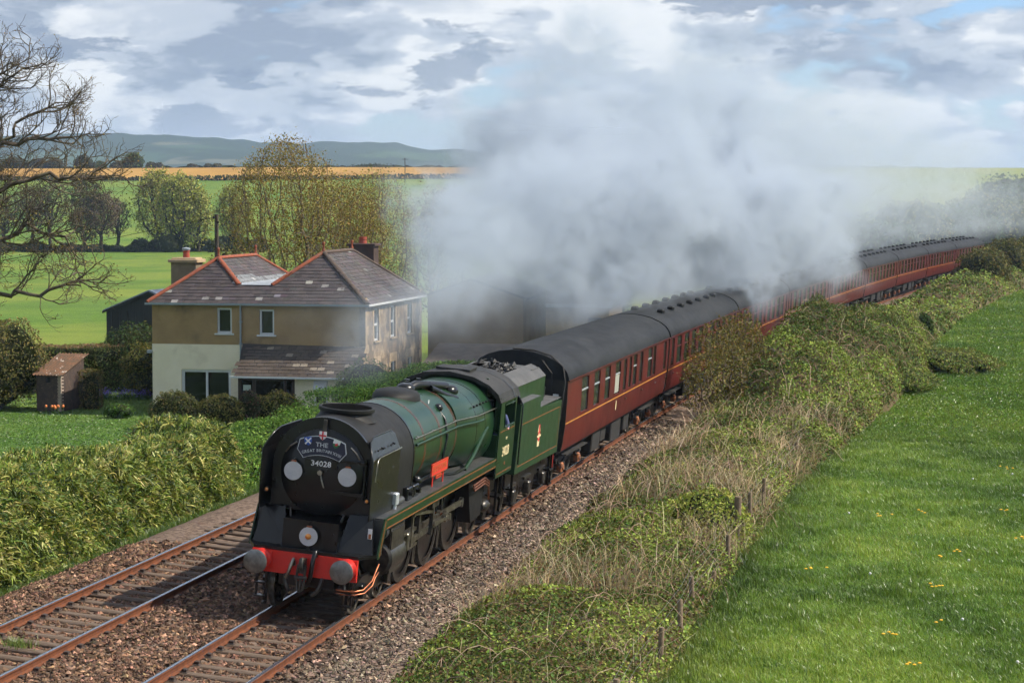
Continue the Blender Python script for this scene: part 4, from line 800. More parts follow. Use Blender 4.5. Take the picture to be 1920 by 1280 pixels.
    for a, b, z0, t0, t1 in ((6.2, 7.6, .42, .7, 1.2), (8.0, 8.9, .55, .55, 1.15), (9.6, 11.4, .40, .7, 1.22), (12.2, 13.2, .5, .6, 1.2), (7.0, 8.4, .45, -1.2, -.7), (10, 12.0, .45, -1.2, -.7)): part('battery_box', MB().bbox(t0, t1, a, b, z0, 1.0, .03), m_under, C_)
    for c0 in (3.1, 17.05):
        bo = part('bogie', MB().prism([(c0-1.9, .62), (c0+1.9, .62), (c0+1.9, .75), (c0+.9, .82), (c0-.9, .82), (c0-1.9, .75)], .98, 1.06, 'x').prism([(c0-1.9, .62), (c0+1.9, .62), (c0+1.9, .75), (c0+.9, .82), (c0-.9, .82), (c0-1.9, .75)], -1.06, -.98, 'x').box(-1.0, 1.0, c0-.25, c0+.25, .5, .8), m_under, C_, split=False)
        for sg in (-1, 1):
            for s in (c0-1.3, c0+1.3):
                wheel(C_, sg*.75, s, .457, 'wheel', False, m=m_under)
                part('axle_box', MB().bbox(sg*1.08-.08, sg*1.08+.08, s-.13, s+.13, .34, .60, .03).lathe([(.085, 0), (.07, .03*sg)], (sg*1.16, s, .47), 'x', 12), m_rustbox if sg > 0 else m_under, bo)
                part('spring', MB().tube([(sg*1.06, s-.5, .66), (sg*1.06, s, .52), (sg*1.06, s+.5, .66)], .05, 6), m_under, bo)
            part('footboard', MB().box(min(sg*1.1, sg*1.3), max(sg*1.1, sg*1.3), c0-1.7, c0+1.7, .86, .89), m_under, C_)
    return C_
def copy_tree(o, parent=None):
    c = o.copy(); COL.objects.link(c)
    if parent is not None: c.parent = parent
    for ch in KIDS.get(o.name, ()): copy_tree(ch, c)
    return c
c_first = coach(PAT_A, True, False, 1); c_b = coach(PAT_B, False, True, 2); c_c = coach(PAT_C, False, True, 3)
KIDS = {}
for o in bpy.data.objects:
    if o.parent is not None: KIDS.setdefault(o.parent.name, []).append(o)
CLAB = ['leading maroon coach with plain grey roof directly behind the green tender', 'second maroon coach, half hidden by the yellowish saplings beside the line', 'third maroon coach, under the thick smoke behind the saplings',
        'fourth maroon coach, its lower half hidden behind the bramble mound', 'fifth maroon coach, just beyond the bramble mound', 'sixth maroon coach with its wheels showing in the gap beyond the bramble mound', 'seventh maroon coach from the tender', 'third last maroon coach of the train', 'last maroon coach of the train, at the far right end']
CORD = [c_first, c_b, c_b, c_c, c_b, c_c, c_c, c_b, c_c]; used_ = set()
CLAB[7] = 'second last maroon coach of the train, next to the tail coach'
for k in range(9):
    src = CORD[k]; o = src if src.name not in used_ else copy_tree(src); used_.add(src.name)
    o.matrix_world = frame(20.75+k*20.148, 10.07); tag(o, CLAB[k], 'coach', 'maroon coaches of the train')
# ------------------------------------------------------------------ house materials
m_brown = mat('brown_render', (.37, .25, .125), (.30, .20, .10), scale=.9, rough=.92, spec=.2, bump=.25, bscale=14, c3=(.16, .115, .07), scale3=.5, lo3=.52, hi3=.75)
m_creamw = mat('cream_render', (.82, .74, .58), (.77, .69, .53), scale=1.3, rough=.9, spec=.2, bump=.15, bscale=16, c3=(.68, .60, .46), scale3=.6)
m_stone = mat('mottled_stone', (.24, .165, .095), (.105, .078, .055), scale=1.1, rough=.95, spec=.2, bump=.9, bscale=4.5, c3=(.34, .25, .15), scale3=2.2, lo3=.5, hi3=.62)
m_ashlar = mat('pale_ashlar', (.42, .30, .17), (.33, .235, .14), scale=2.5, rough=.9, bump=.3)
m_upvc = mat('white_window_frame', (.62, .64, .66), rough=.45)
m_hglass = mat('house_window_glass', (.008, .010, .010), rough=.05, spec=.4)
m_deck = mat('roof_underlay', (.045, .038, .036), rough=.95)
m_terra = mat('terracotta_ridge', (.30, .075, .032), (.20, .055, .028), scale=5, rough=.85, bump=.3, c3=(.20, .10, .06), scale3=2)
m_ridged = mat('sooty_ridge', (.060, .042, .034), (.10, .065, .048), scale=5, rough=.9, bump=.3)
m_gutter = mat('grey_gutter', (.26, .30, .33), rough=.5)
m_lead = mat('lead_valley', (.30, .33, .37), (.20, .22, .25), scale=2, rough=.5)
m_chim = mat('chimney_render', (.24, .185, .12), (.17, .13, .085), scale=1.6, rough=.95, bump=.3)
m_dbrick = mat('dark_brick', (.070, .038, .028), (.045, .028, .024), scale=3, rough=.95, bump=.5, bscale=9)
m_pot = mat('chimney_pot_red', (.30, .055, .03), rough=.8)
m_brownwood = mat('brown_timber', (.040, .022, .016), rough=.6)
m_curtain = mat('net_curtain', (.50, .56, .53), rough=.9)
def slate_mat(name, a, b, pale, pw, moss=None):
    m = bpy.data.materials.new(name); m.use_nodes = True; t = NT(m.node_tree)
    ri = t.n('ShaderNodeObjectInfo').outputs['Random']; co = t.n('ShaderNodeTexCoord').outputs['Object']; ge = t.n('ShaderNodeNewGeometry').outputs['Position']
    c = t.mix(ri, a, b); r2 = t.math('FRACT', t.math('MULTIPLY', ri, 37.3)); c = t.mix(t.math('GREATER_THAN', r2, 1-pw), c, pale)
    c = t.mix(t.math('MULTIPLY', t.smooth(t.noise(ge, 2.1, 5, .6), .5, .68), .7), c, moss or (.035, .030, .030))
    b_ = t.n('ShaderNodeBsdfPrincipled'); b_.inputs['Roughness'].default_value = .62; t.l(c, b_.inputs['Base Color'])
    o = t.n('ShaderNodeOutputMaterial'); t.l(b_.outputs[0], o.inputs['Surface']); return m
m_slate = slate_mat('roof_slate', (.045, .034, .034), (.078, .060, .058), (.26, .245, .23), .022)
m_slate_g = slate_mat('grey_roof_slate', (.13, .14, .15), (.20, .21, .22), (.33, .33, .33), .06)
m_slate_m = slate_mat('mossy_roof_slate', (.06, .045, .036), (.10, .076, .058), (.26, .22, .17), .05, (.05, .035, .02))
HA = R(12); HM = Matrix.Translation((-6.6, 102, -1.9)) @ Matrix.Rotation(-HA, 4, 'Z')
H_ = thing('house', 'two storey house with slate hipped roofs, cream ground floor and brown upper wall', 'house', HM)
def wall(x0, x1, z0, z1, ops, fn, th=.28):
    """solid wall with openings; fn maps (x, depth, z) -> local point"""
    xs_ = sorted({x0, x1, *[e for o in ops for e in (o[0], o[1]) if x0 < e < x1]}); zs_ = sorted({z0, z1, *[e for o in ops for e in (o[2], o[3]) if z0 < e < z1]}); mb = MB()
    for a, b in zip(xs_, xs_[1:]):
        run = None
        for c, d in zip(zs_, zs_[1:]):
            hole = any(o[0] <= (a+b)/2 <= o[1] and o[2] <= (c+d)/2 <= o[3] for o in ops)
            if not hole: mb.loft([[fn(a, q, z) for q in (0, th)]+[fn(b, q, z) for q in (th, 0)] for z in (c, d)])
    return mb
FF = lambda x, q, z: (x, q, z)              # front wall, outward = -y
FS = lambda x, q, z: (-q, x, z)             # side wall (east), outward = +x
up_ops = [(-6.97, -6.27, 3.80, 4.95), (-4.96, -4.26, 3.75, 4.90)]; lo_ops = [(-8.70, -6.34, .06, 2.13)]
part('upper_wall', wall(-10.1, 0, 3.28, 5.28, up_ops, FF), m_brown, H_, split=False)
part('lower_wall', wall(-10.1, 0, 0, 3.28, lo_ops, lambda x, q, z: (x, q-.012, z)), m_creamw, H_, split=False)
sd_ops = [(a, b, c, d) for a, b in ((1.5, 2.35), (4.35, 5.25), (7.45, 8.4)) for c, d in ((3.42, 4.90), (.85, 2.28))]
part('stone_side_wall', wall(.0, 10.2, 0, 5.28, sd_ops, lambda x, q, z: (-q+.01, x, z)), m_stone, H_, split=False)
part('back_wall', MB().box(-10.1, -.28, 9.92, 10.2, 0, 5.28).box(-10.1, -9.82, .28, 9.92, 0, 5.28), m_stone, H_, split=False)
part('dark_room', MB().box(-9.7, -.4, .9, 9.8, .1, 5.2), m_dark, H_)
def window(ops, fn, kind, parent, outward=.02):
    x0, x1, z0, z1 = ops; g = lambda a, b, c, d, q0, q1: MB().loft([[fn(a, q0, z), fn(b, q0, z), fn(b, q1, z), fn(a, q1, z)] for z in (c, d)])
    W = part('window', g(x0+.04, x1-.04, z0+.04, z1-.04, .135, .145), m_hglass, parent)
    t_ = .12 if kind == 'slide' else .085
    for a, b, c, d in ((x0, x1, z0, z0+t_), (x0, x1, z1-t_, z1), (x0, x0+t_, z0+t_, z1-t_), (x1-t_, x1, z0+t_, z1-t_)): part('frame', g(a, b, c, d, .06, .13), m_upvc, W)
    if kind == 'sash':
        zm = (z0+z1)/2; part('sash_bar', g(x0+t_, x1-t_, zm-.05, zm+.05, .07, .12), m_upvc, W)
    if kind == 'slide':
        xm = (x0+x1)/2+.02; part('mullion', g(xm-.05, xm+.05, z0+t_, z1-t_, .05, .12), m_upvc, W)
        for q in (x0+.16, xm+.16): part('curtain', g(q, q+.22, z0+.25 if q < xm else z0+1.05, z1-.12, .20, .22), m_curtain, W)
    if kind != 'slide': part('sill', g(x0-.10, x1+.10, z0-.07, z0, -.10, .12), m_upvc if kind == 'case' else m_ashlar, W)
for o in up_ops: window(o, FF, 'case', H_)
window(lo_ops[0], FF, 'slide', H_)
part('door_step', MB().box(-8.8, -6.2, -.5, -.02, -.1, .06), m_upvc, H_)
for o in sd_ops:
    window(o, FS, 'sash', H_)
    part('lintel', MB().box(.0, .03, o[0]-.22, o[1]+.22, o[3], o[3]+(.42 if o[3] < 3 else .25)), m_ashlar, H_)
    for q in (o[0]-.2, o[1]): 
        for z in np.arange(o[2], o[3]-.1, .37): part('jamb_stone', MB().box(.0, .022+random.uniform(0, .008), q-(.06 if random.random() < .5 else 0), q+.2, z+.006, min(z+.36, o[3])), m_ashlar, H_)
for z in np.arange(0, 5.1, .42):
    w_ = .5 if int(z/.42) % 2 else .3; part('quoin', MB().box(.0, .03, .0, w_, z+.008, z+.41), m_ashlar, H_); part('quoin', MB().box(.0, .03, 10.2-w_, 10.2, z+.008, z+.41), m_ashlar, H_)
# roof planes
SL = .77; EO = .16
def zr(d): return 5.30+SL*d
V = {'fl': (-10.1-EO, -EO, zr(-EO)), 'fr': (EO, -EO, zr(-EO)), 'bl': (-10.1-EO, 10.2+EO, zr(-EO)), 'br': (EO, 10.2+EO, zr(-EO)),
     'a1': (-7.72, 2.38, zr(2.38)), 'b1': (-7.72, 7.82, zr(2.38)), 'a2': (-2.73, 2.73, zr(2.73)), 'b2': (-2.73, 7.47, zr(2.73)),
     'v1f': (-6.19, .85, zr(.85)), 'v1b': (-6.19, 9.35, zr(.85)), 'v2f': (-4.61, .85, zr(.85)), 'v2b': (-4.61, 9.35, zr(.85))}
faces = {'front': ['fl', 'fr', 'a2', 'v2f', 'v1f', 'a1'], 'left': ['bl', 'fl', 'a1', 'b1'], 'r1': ['a1', 'v1f', 'v1b', 'b1'], 'r2': ['v2f', 'a2', 'b2', 'v2b'], 'right': ['fr', 'br', 'b2', 'a2'], 'back': ['br', 'bl', 'b1', 'v1b', 'v2b', 'b2']}
mb = MB()
for k in faces.values(): mb.add([V[q] for q in k], [tuple(range(len(k)))])
mb.add([V[q] for q in ('v1f', 'v2f', 'v2b', 'v1b')], [(0, 1, 2, 3)])
dk = part('roof', mb, m_deck, H_, split=False)
part('valley_lead', MB().loft([[(x, .80, z) for x, z in ((-6.3, zr(.85)+.10), (-6.1, zr(.85)+.02), (-4.7, zr(.85)+.02), (-4.5, zr(.85)+.10))], [(x, 9.4, z) for x, z in ((-6.3, zr(.85)+.10), (-6.1, zr(.85)+.02), (-4.7, zr(.85)+.02), (-4.5, zr(.85)+.10))]], closed=False), m_lead, dk)
def inside(poly, x, y):
    c = False; n = len(poly)
    for i in range(n):
        x0, y0 = poly[i]; x1, y1 = poly[i-1]
        if (y0 > y) != (y1 > y) and x < (x1-x0)*(y-y0)/(y1-y0)+x0: c = not c
    return c
SLW, SLG = .32, .235
slate_me = MB().box(-SLW/2+.004, SLW/2-.004, -.04, SLG+.05, .0, .012).mesh('slate')
def slate_spots(P3, e, u):
    """e: eave direction, u: up-slope direction; rows of slates that fall inside the polygon"""
    P3 = [Vector(p) for p in P3]; e = Vector(e).normalized(); u = Vector(u).normalized(); n = e.cross(u); o = P3[0]; p2 = [((q-o).dot(e), (q-o).dot(u)) for q in P3]; out = []
    a0, a1 = min(q[0] for q in p2), max(q[0] for q in p2); b0, b1 = min(q[1] for q in p2), max(q[1] for q in p2); r_ = 0; b = b0
    while b < b1:
        a = a0+(SLW/2 if r_ % 2 else 0)
        while a < a1+SLW:
            if inside(p2, a, b+SLG*.45) and inside(p2, a-SLW*.35, b+SLG*.5) | inside(p2, a+SLW*.35, b+SLG*.5):
                M = Matrix((e, u, n)).transposed().to_4x4(); M.translation = o+e*(a+random.uniform(-.012, .012))+u*(b+random.uniform(-.008, .008))+n*(.016+random.uniform(0, .008))
                out.append(M @ Matrix.Rotation(R(4)+random.uniform(-.02, .02), 4, 'X').inverted() @ Matrix.Rotation(random.uniform(-.02, .02), 4, 'Z'))
            a += SLW
        b += SLG; r_ += 1
    return out
def lay(spots, m, parent, nmax):
    me = slate_me.copy(); me.materials.append(m)
    for M in spots[:nmax]: o = link('slate', me, None, parent); o.matrix_local = M
    rest = spots[nmax:]
    if rest:
        V0 = np.array([v.co[:] for v in slate_me.vertices]); F0 = np.array([list(p.vertices) for p in slate_me.polygons]); VV = np.concatenate([V0 @ np.array(M.to_3x3()).T+np.array(M.translation) for M in rest]); FF_ = np.concatenate([F0+8*k for k in range(len(rest))])
        n = len(rest); c = np.where(rng.random(n)[:, None] < .012, [.22, .21, .20], [.06, .046, .045]); o = stuff('slates', VV, FF_, ctint(n, c, .22), 8, mat('slate_mass', attr=True, rough=.62), None, None, parent)
P = lambda k: [V[q] for q in faces[k]]
sp_f = slate_spots(P('front'), (1, 0, 0), (0, 1, SL)); sp_r1 = slate_spots([V['v1f'], V['v1b'], V['b1'], V['a1']], (0, 1, 0), (-1, 0, SL)); sp_rt = slate_spots(P('right'), (0, 1, 0), (-1, 0, SL)); sp_r2 = slate_spots([V['v2b'], V['v2f'], V['a2'], V['b2']], (0, -1, 0), (1, 0, SL))
random.shuffle(sp_f)
lay(sp_f, m_slate, dk, 210); lay(sp_r1, m_slate_g, dk, 60); lay(sp_rt+sp_r2, m_slate, dk, 0)
# ridge and hip tiles
def ridge(a, b, m, n_=None, r_=.115):
    a, b = Vector(V[a]), Vector(V[b]); d = b-a; k = n_ or max(3, int(d.length/.42)); d_ = d.normalized(); side = d_.cross(Vector((0, 0, 1))).normalized(); up = side.cross(d_)
    for i in range(k):
        p, q = a+d*(i/k), a+d*((i+.985)/k); mb = MB(); ri = lambda c, s_: [tuple(c+side*math.cos(t_)*r_*s_+up*(math.sin(t_)*r_*s_*.8+.02)) for t_ in np.linspace(-.25, math.pi+.25, 9)]
        part('ridge_tile', mb.loft([ri(p, 1.0), ri(q, 1.06)]), m, dk)
for a, b, m in (('fl', 'a1', m_terra), ('v1f', 'a1', m_terra), ('a1', 'b1', m_terra), ('b1', 'v1b', m_terra), ('v2f', 'a2', m_terra), ('fr', 'a2', m_ridged), ('a2', 'b2', m_ridged), ('b2', 'br', m_ridged), ('b2', 'v2b', m_ridged), ('b1', 'bl', m_terra)): ridge(a, b, m)
for k in ('a1', 'b1', 'a2', 'b2'):
    x, y, z = V[k]; part('finial', MB().lathe([(.06, .05), (.085, .12), (.05, .2), (.045, .34), (.075, .40), (.07, .46), (.02, .52)], (x, y, z), 'z', 12), m_terra, dk, 40)
part('gutter', MB().box(-10.1-EO-.1, EO+.1, -EO-.10, -EO+.01, zr(-EO)-.10, zr(-EO)-.01), m_gutter, dk); part('gutter', MB().box(EO, EO+.10, -EO-.0, 10.2+EO, zr(-EO)-.10, zr(-EO)-.01), m_upvc, dk)
part('soffit', MB().box(-10.1-EO, EO, -EO, .0, 5.12, 5.17).box(0.02, EO, 0, 10.2+EO, 5.12, 5.17), m_brownwood, dk)
part('downpipe', MB().cyl((-5.83, -.08, 5.1), (-5.83, -.08, 2.5), .045).box(-5.9, -5.76, -.10, 0, 4.3, 4.36).box(-5.9, -5.76, -.10, 0, 3.3, 3.36), m_gutter, H_, split=False)
part('security_light', MB().bbox(-10.3, -10.08, -.2, -.02, 2.86, 3.0, .02).cyl((-10.15, -.1, 2.9), (-10.1, .02, 2.9), .03), m_gutter, H_)
ch = part('chimney', MB().box(-11.0, -9.75, 4.9, 5.9, .0, 6.85), m_chim, H_); part('chimney_cap', MB().bbox(-11.12, -9.63, 4.78, 6.02, 6.85, 7.0, .03).bbox(-11.0, -9.75, 4.9, 5.9, 7.0, 7.08, .05), m_ashlar, ch)
part('chimney_pot', MB().lathe([(.17, 0), (.15, .28), (.17, .30), (.17, .35)], (-10.4, 5.4, 7.06), 'z', 16), m_pot, ch, 40); part('chimney_cowl', MB().lathe([(.16, 0), (.16, .04), (.20, .05), (.20, .12), (.05, .16)], (-10.4, 5.4, 7.40), 'z', 16), m_gutter, ch, 40)
ch = part('chimney', MB().box(-3.1, -1.85, 8.2, 9.1, 5.3, 7.6), m_dbrick, H_); part('chimney_cap', MB().bbox(-3.2, -1.75, 8.1, 9.2, 7.6, 7.72, .03), m_dbrick, ch); part('chimney_pot', MB().lathe([(.20, 0), (.17, .2), (.20, .22), (.18, .34)], (-2.5, 8.6, 7.70), 'z', 16), m_pot, ch, 40)
# lean-to
lt_roof = MB().loft([[(-5.75, 0, 3.30), (-5.45, -1.85, 1.98), (.12, -1.85, 1.98), (.02, 0, 3.22)], [(-5.75, 0, 3.34), (-5.45, -1.85, 2.02), (.12, -1.85, 2.02), (.02, 0, 3.26)]])
lr = part('lean_to_roof', lt_roof, m_deck, H_)
SLW, SLG = .34, .24
lay(slate_spots([(-5.72, -1.86, 2.02), (.14, -1.86, 2.02), (.04, 0, 3.30), (-5.35, 0, 3.30)], (1, 0, 0), (0, 1.86, 1.28)), m_slate_m, lr, 30000)
part('gutter', MB().box(-5.75, .2, -1.97, -1.87, 1.93, 2.01), m_upvc, lr)
part('lean_to_wall', wall(-2.8, .02, 0, 1.95, [(-1.93, -1.28, .75, 1.85)], lambda x, q, z: (x, -1.6+q, z), .2), m_creamw, H_, split=False)
part('lean_to_side', MB().prism([(-1.6, 0), (0.0, 0), (0.0, 3.2), (-1.6, 2.0)], -.02, .03, 'x'), m_ashlar, H_)
window((-1.93, -1.28, .75, 1.85), lambda x, q, z: (x, -1.6+q, z), 'case', H_); part('vent_light', MB().box(-1.93, -1.28, -1.70, -1.62, 1.42, 1.50).loft([[(-1.9, -1.62, 1.86), (-1.3, -1.62, 1.86), (-1.3, -1.82, 1.48), (-1.9, -1.82, 1.48)], [(-1.9, -1.60, 1.86), (-1.3, -1.60, 1.86), (-1.3, -1.80, 1.48), (-1.9, -1.80, 1.48)]]), m_upvc, H_)
po = part('porch_frame', MB().box(-5.45, -5.30, -1.6, -1.48, 0, 1.95).box(-4.78, -4.62, -1.6, -1.48, 0, 1.95).box(-3.3, -3.2, -1.6, -1.48, 0, 1.95).box(-2.92, -2.80, -1.6, -1.48, 0, 1.95).box(-5.45, -2.8, -1.6, -1.48, 1.82, 1.95).box(-4.62, -2.92, -1.6, -1.48, 0, .55).box(-5.3, -4.78, -1.58, -1.5, .9, 1.0), m_brownwood, H_, split=False)
part('porch_glass', MB().box(-5.3, -4.78, -1.55, -1.54, 0, 1.82).box(-4.62, -3.3, -1.55, -1.54, .55, 1.82).box(-3.2, -2.92, -1.55, -1.54, .55, 1.82), m_hglass, H_)
part('porch_curtain', MB().box(-5.22, -4.9, -1.53, -1.52, .1, .85).box(-5.22, -4.86, -1.565, -1.556, 1.35, 1.6).box(-4.55, -4.4, -1.53, -1.52, .6, 1.7).box(-3.15, -2.98, -1.53, -1.52, 1.3, 1.6), m_curtain, H_)

# ------------------------------------------------------------------ outbuildings
O2 = thing('stone_outbuilding', 'gabled rendered outbuilding half hidden by smoke beside the house', 'building', Matrix.Translation((-4.2, 113.5, -1.9)) @ Matrix.Rotation(R(-8), 4, 'Z'))
m_obw = mat('grey_brown_render', (.36, .28, .195), (.28, .22, .155), scale=.8, rough=.95, bump=.3)
part('wall', MB().prism([(0, 0), (4.8, 0), (4.8, 4.95), (2.2, 5.8), (0, 5.05)], 0, 9), m_obw, O2)
part('roof', MB().prism([(-.2, 4.98), (2.2, 5.83), (5.0, 4.88), (5.0, 4.98), (2.2, 5.95), (-.2, 5.10)], -.15, 9.2), m_ridged, O2)
part('antenna', MB().cyl((.2, 2, 5.2), (.2, 2, 7.2), .025, n=6).cyl((-.4, 2, 7.1), (.9, 2, 7.15), .02, n=6).cyl((-.2, 1.8, 7.1), (-.2, 2.3, 7.1), .012, n=5).cyl((.5, 1.8, 7.13), (.5, 2.3, 7.13), .012, n=5), m_gutter, O2, split=False)
part('vent_pipe', MB().cyl((1.6, 1, 5.6), (1.6, 1, 6.3), .06), m_ridged, O2)
O3 = thing('lean_to_shed', 'low black shed with ochre door beyond the locomotive cab', 'shed', Matrix.Translation((-4.0, 105.5, -1.9)) @ Matrix.Rotation(R(-12), 4, 'Z'))
part('wall', MB().box(0, 3.6, 0, 3.2, 0, 2.2), mat('black_boarding', (.018, .018, .022), (.03, .03, .034), scale=3, rough=.8), O3); part('roof', MB().loft([[(-.2, -.2, 2.1), (3.8, -.2, 2.1), (3.8, -.2, 2.2), (-.2, -.2, 2.2)], [(-.2, 3.4, 2.9), (3.8, 3.4, 2.9), (3.8, 3.4, 3.0), (-.2, 3.4, 3.0)]]), mat('grey_brown_felt', (.14, .115, .095), (.10, .085, .07), scale=2, rough=.9), O3)
part('door', MB().box(1.9, 2.6, -.05, .0, .1, 2.0), mat('ochre_door', (.48, .26, .09), rough=.7), O3); part('door_post', MB().box(2.6, 2.7, -.07, .0, 0, 2.05).box(3.3, 3.4, -.07, 0, 0, 2.05), m_upvc, O3); part('doorway', MB().box(2.7, 3.3, -.03, .01, .05, 2.0), m_dark, O3)
O4 = thing('low_outbuilding', 'low white-edged building seen through the smoke right of the house', 'building', Matrix.Translation((.6, 140, -1.6)) @ Matrix.Rotation(R(-14), 4, 'Z'))
part('wall', MB().box(0, 5.5, 0, 4, 0, 3.1), m_ashlar, O4); part('roof', MB().prism([(-.2, 3.0), (4.2, 3.0), (4.2, 3.12), (2, 4.0), (-.2, 3.12)], -.2, 5.7, 'x'), m_ridged, O4)
part('door', MB().box(4.2, 5.0, -.06, .0, .1, 2.3), m_dark, O4); part('bargeboard', MB().box(-.2, 5.7, -.26, -.2, 2.92, 3.14), m_upvc, O4)
B_ = thing('dark_barn', 'black boarded barn with pale blue-grey roof edge behind the house', 'barn', Matrix.Translation((-26.4, 148, -1.8)) @ Matrix.Rotation(R(-20), 4, 'Z'))
m_barn = mat('black_boards', (.012, .013, .016), (.020, .021, .026), scale=2, rough=.85, bump=.3, stretch=(6, 6, .3))
part('wall', MB().prism([(0, 0), (6.4, 0), (6.4, 2.55), (3.2, 3.75), (0, 2.5)], 0, 9), m_barn, B_)
for x in np.arange(.3, 6.4, .6): part('board', MB().box(x, x+.06, -.03, .0, .1, 2.45), m_barn, B_)
part('roof', MB().prism([(-.2, 2.42), (3.2, 3.75), (6.6, 2.45), (6.6, 2.55), (3.2, 3.87), (-.2, 2.52)], -.15, 9.2), mat('blue_grey_sheet', (.20, .24, .32), (.15, .18, .24), scale=.7, rough=.5), B_)
part('fascia', MB().prism([(-.2, 2.30), (3.2, 3.62), (3.2, 3.76), (-.2, 2.44)], -.2, -.152).prism([(3.2, 3.62), (6.6, 2.33), (6.6, 2.47), (3.2, 3.76)], -.2, -.152), m_barn, B_)
# brick shed on the lawn
S_M = Matrix.Translation((-20.75, 104.3, -1.75)) @ Matrix.Rotation(R(-18), 4, 'Z')
SH = thing('brick_shed', 'small brick garden shed with mossy corrugated lean-to roof on the lawn', 'shed', S_M)
m_sbrick = mat('old_dark_brick', (.075, .048, .038), (.045, .032, .028), scale=4, rough=.95, bump=.7, bscale=9, c3=(.13, .085, .065), scale3=6)
part('wall', wall(-1.25, 0, 0, 1.70, [(-.75, -.52, 1.3, 1.56)], lambda x, q, z: (x, q, z), .12), m_sbrick, SH, split=False)
part('side_wall', MB().prism([(0.12, 0), (2.2, 0), (2.2, 2.40), (.12, 1.72)], -.12, 0, 'x').prism([(.12, 0), (2.2, 0), (2.2, 2.40), (.12, 1.72)], -1.25, -1.13, 'x').box(-1.13, -.12, 2.08, 2.2, 0, 2.38), m_sbrick, SH, split=False)
brk = MB().box(-.055, .115, -.012, .10, 0, .062).mesh('brick'); brk.materials.append(mat('limewashed_brick', (.30, .22, .17), (.42, .36, .30), scale=8, rough=.95))
for k in range(22):
    o = link('brick', brk, None, SH); o.location = (-.105 if k % 2 else -.075, -.003, .01+k*.076); o.scale = (1, 1 if k % 2 else 2.1, 1)
rs = []
for y in (-.18, 2.4):
    rs.append([(-1.4+.0275*k, y, 1.66+(y+.18)*.325+.028*math.sin(k*1.05)) for k in range(58)])
part('roof', MB().loft(rs, closed=False).loft([[(x, y, z-.012) for x, y, z in q] for q in rs], closed=False), mat('mossy_sheet_roof', (.14, .066, .032), (.08, .05, .03), scale=3.5, rough=.95, c3=(.42, .38, .34), scale3=3, lo3=.60, hi3=.66), SH, 60)
part('opening', MB().box(-.76, -.51, .11, .13, 1.28, 1.58), m_dark, SH)
# telegraph poles
def pole(x, y, h, lab, arms=False, wire=None, lean=0):
    z = float(ground_z(x, y)); t_ = thing('telegraph_pole', lab, 'pole', (x, y, z)); mw = mat('pole_timber', (.065, .048, .036), (.045, .034, .028), scale=4, rough=.95)
    part('post', MB().cyl((0, 0, 0), (lean, 0, h), .15, .11, 10), mw, t_, 50)
    if arms: part('cross_arm', MB().box(-.9, .9, -.08, .08, h-.5, h-.35), mw, t_)
    part('insulator', MB().cyl((-.13, -.12, h-.25), (-.13, -.12, h-.1), .07).cyl((.1, -.12, h-.5), (.1, -.12, h-.4), .07), m_dark, t_, split=False)
    if wire:
        pts = [Vector((lean, -.1, h-.15)).lerp(Vector(wire), k/10)-Vector((0, 0, 1.2*math.sin(math.pi*k/10))) for k in range(11)]; part('wire', MB().tube(pts, .018, 4), m_dark, t_)
pole(-16.85, 130, 8.85, 'dark timber telegraph pole rising behind the left ridge of the house', wire=(-70, 25, -1.6))
pole(-30.0, 640, 6.5, 'thin pole with cross arm standing on the far ridge', arms=True)
# ------------------------------------------------------------------ vegetation
m_leaf = mat('leaf', attr=True, rough=.55, spec=.35, trans=.28)
m_bleaf = mat('soft_leaf', attr=True, rough=.7, spec=.2, trans=.22)
m_strawm = mat('dead_stalk', attr=True, rough=.85, spec=.2, trans=.15)
m_grassb = mat('grass_blade', attr=True, rough=.38, spec=.55, trans=.3)
m_bark = mat('bark', (.062, .045, .032), (.035, .026, .020), scale=5, rough=.95, bump=.5, c3=(.10, .09, .05), scale3=1.5, lo3=.58, hi3=.7)
m_bark_b = mat('pale_bark', (.15, .115, .075), (.10, .075, .05), scale=5, rough=.95)
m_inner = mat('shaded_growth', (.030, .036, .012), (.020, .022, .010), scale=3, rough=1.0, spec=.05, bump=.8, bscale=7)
m_inner_b = mat('brown_litter', (.070, .050, .028), (.045, .036, .018), scale=2.5, rough=1.0, spec=.05, bump=.8, bscale=9)

def space_col(att, roots, step, infl, kill, iters=220, grav=0., seed=1, maxn=9000, wob=.12, par0=None):
    r = np.random.default_rng(seed); N = [np.array(p, float) for p in roots]; par = list(par0) if par0 else [-1]+list(range(len(roots)-1)); A = np.array(att, float)
    nd = np.array(N); dd = np.linalg.norm(A[:, None]-nd[None], axis=2); near = dd.argmin(1); dist = dd.min(1)
    for _ in range(iters):
        act = dist < infl
        if not act.any() or len(N) > maxn:
            if len(N) > maxn: break
            infl *= 1.4; 
            if infl > 60: break
            continue
        idx = near[act]; u = A[act]-np.array(N)[idx]; u /= np.linalg.norm(u, axis=1, keepdims=True)+1e-9
        uq, inv_ = np.unique(idx, return_inverse=True); acc = np.zeros((len(uq), 3)); np.add.at(acc, inv_, u)
        acc += wob*r.normal(size=acc.shape)*np.linalg.norm(acc, axis=1, keepdims=True); acc[:, 2] -= grav*np.linalg.norm(acc, axis=1)
        acc /= np.linalg.norm(acc, axis=1, keepdims=True)+1e-9; new = np.array(N)[uq]+acc*step; b = len(N)
        N.extend(list(new)); par.extend(list(uq))
        d2 = np.linalg.norm(A[:, None]-new[None], axis=2); m_ = d2.min(1); k = d2.argmin(1); up = m_ < dist; near[up] = b+k[up]; dist[up] = m_[up]
        keep = dist > kill; A, near, dist = A[keep], near[keep], dist[keep]
        if not len(A): break
    return np.array(N), np.array(par)
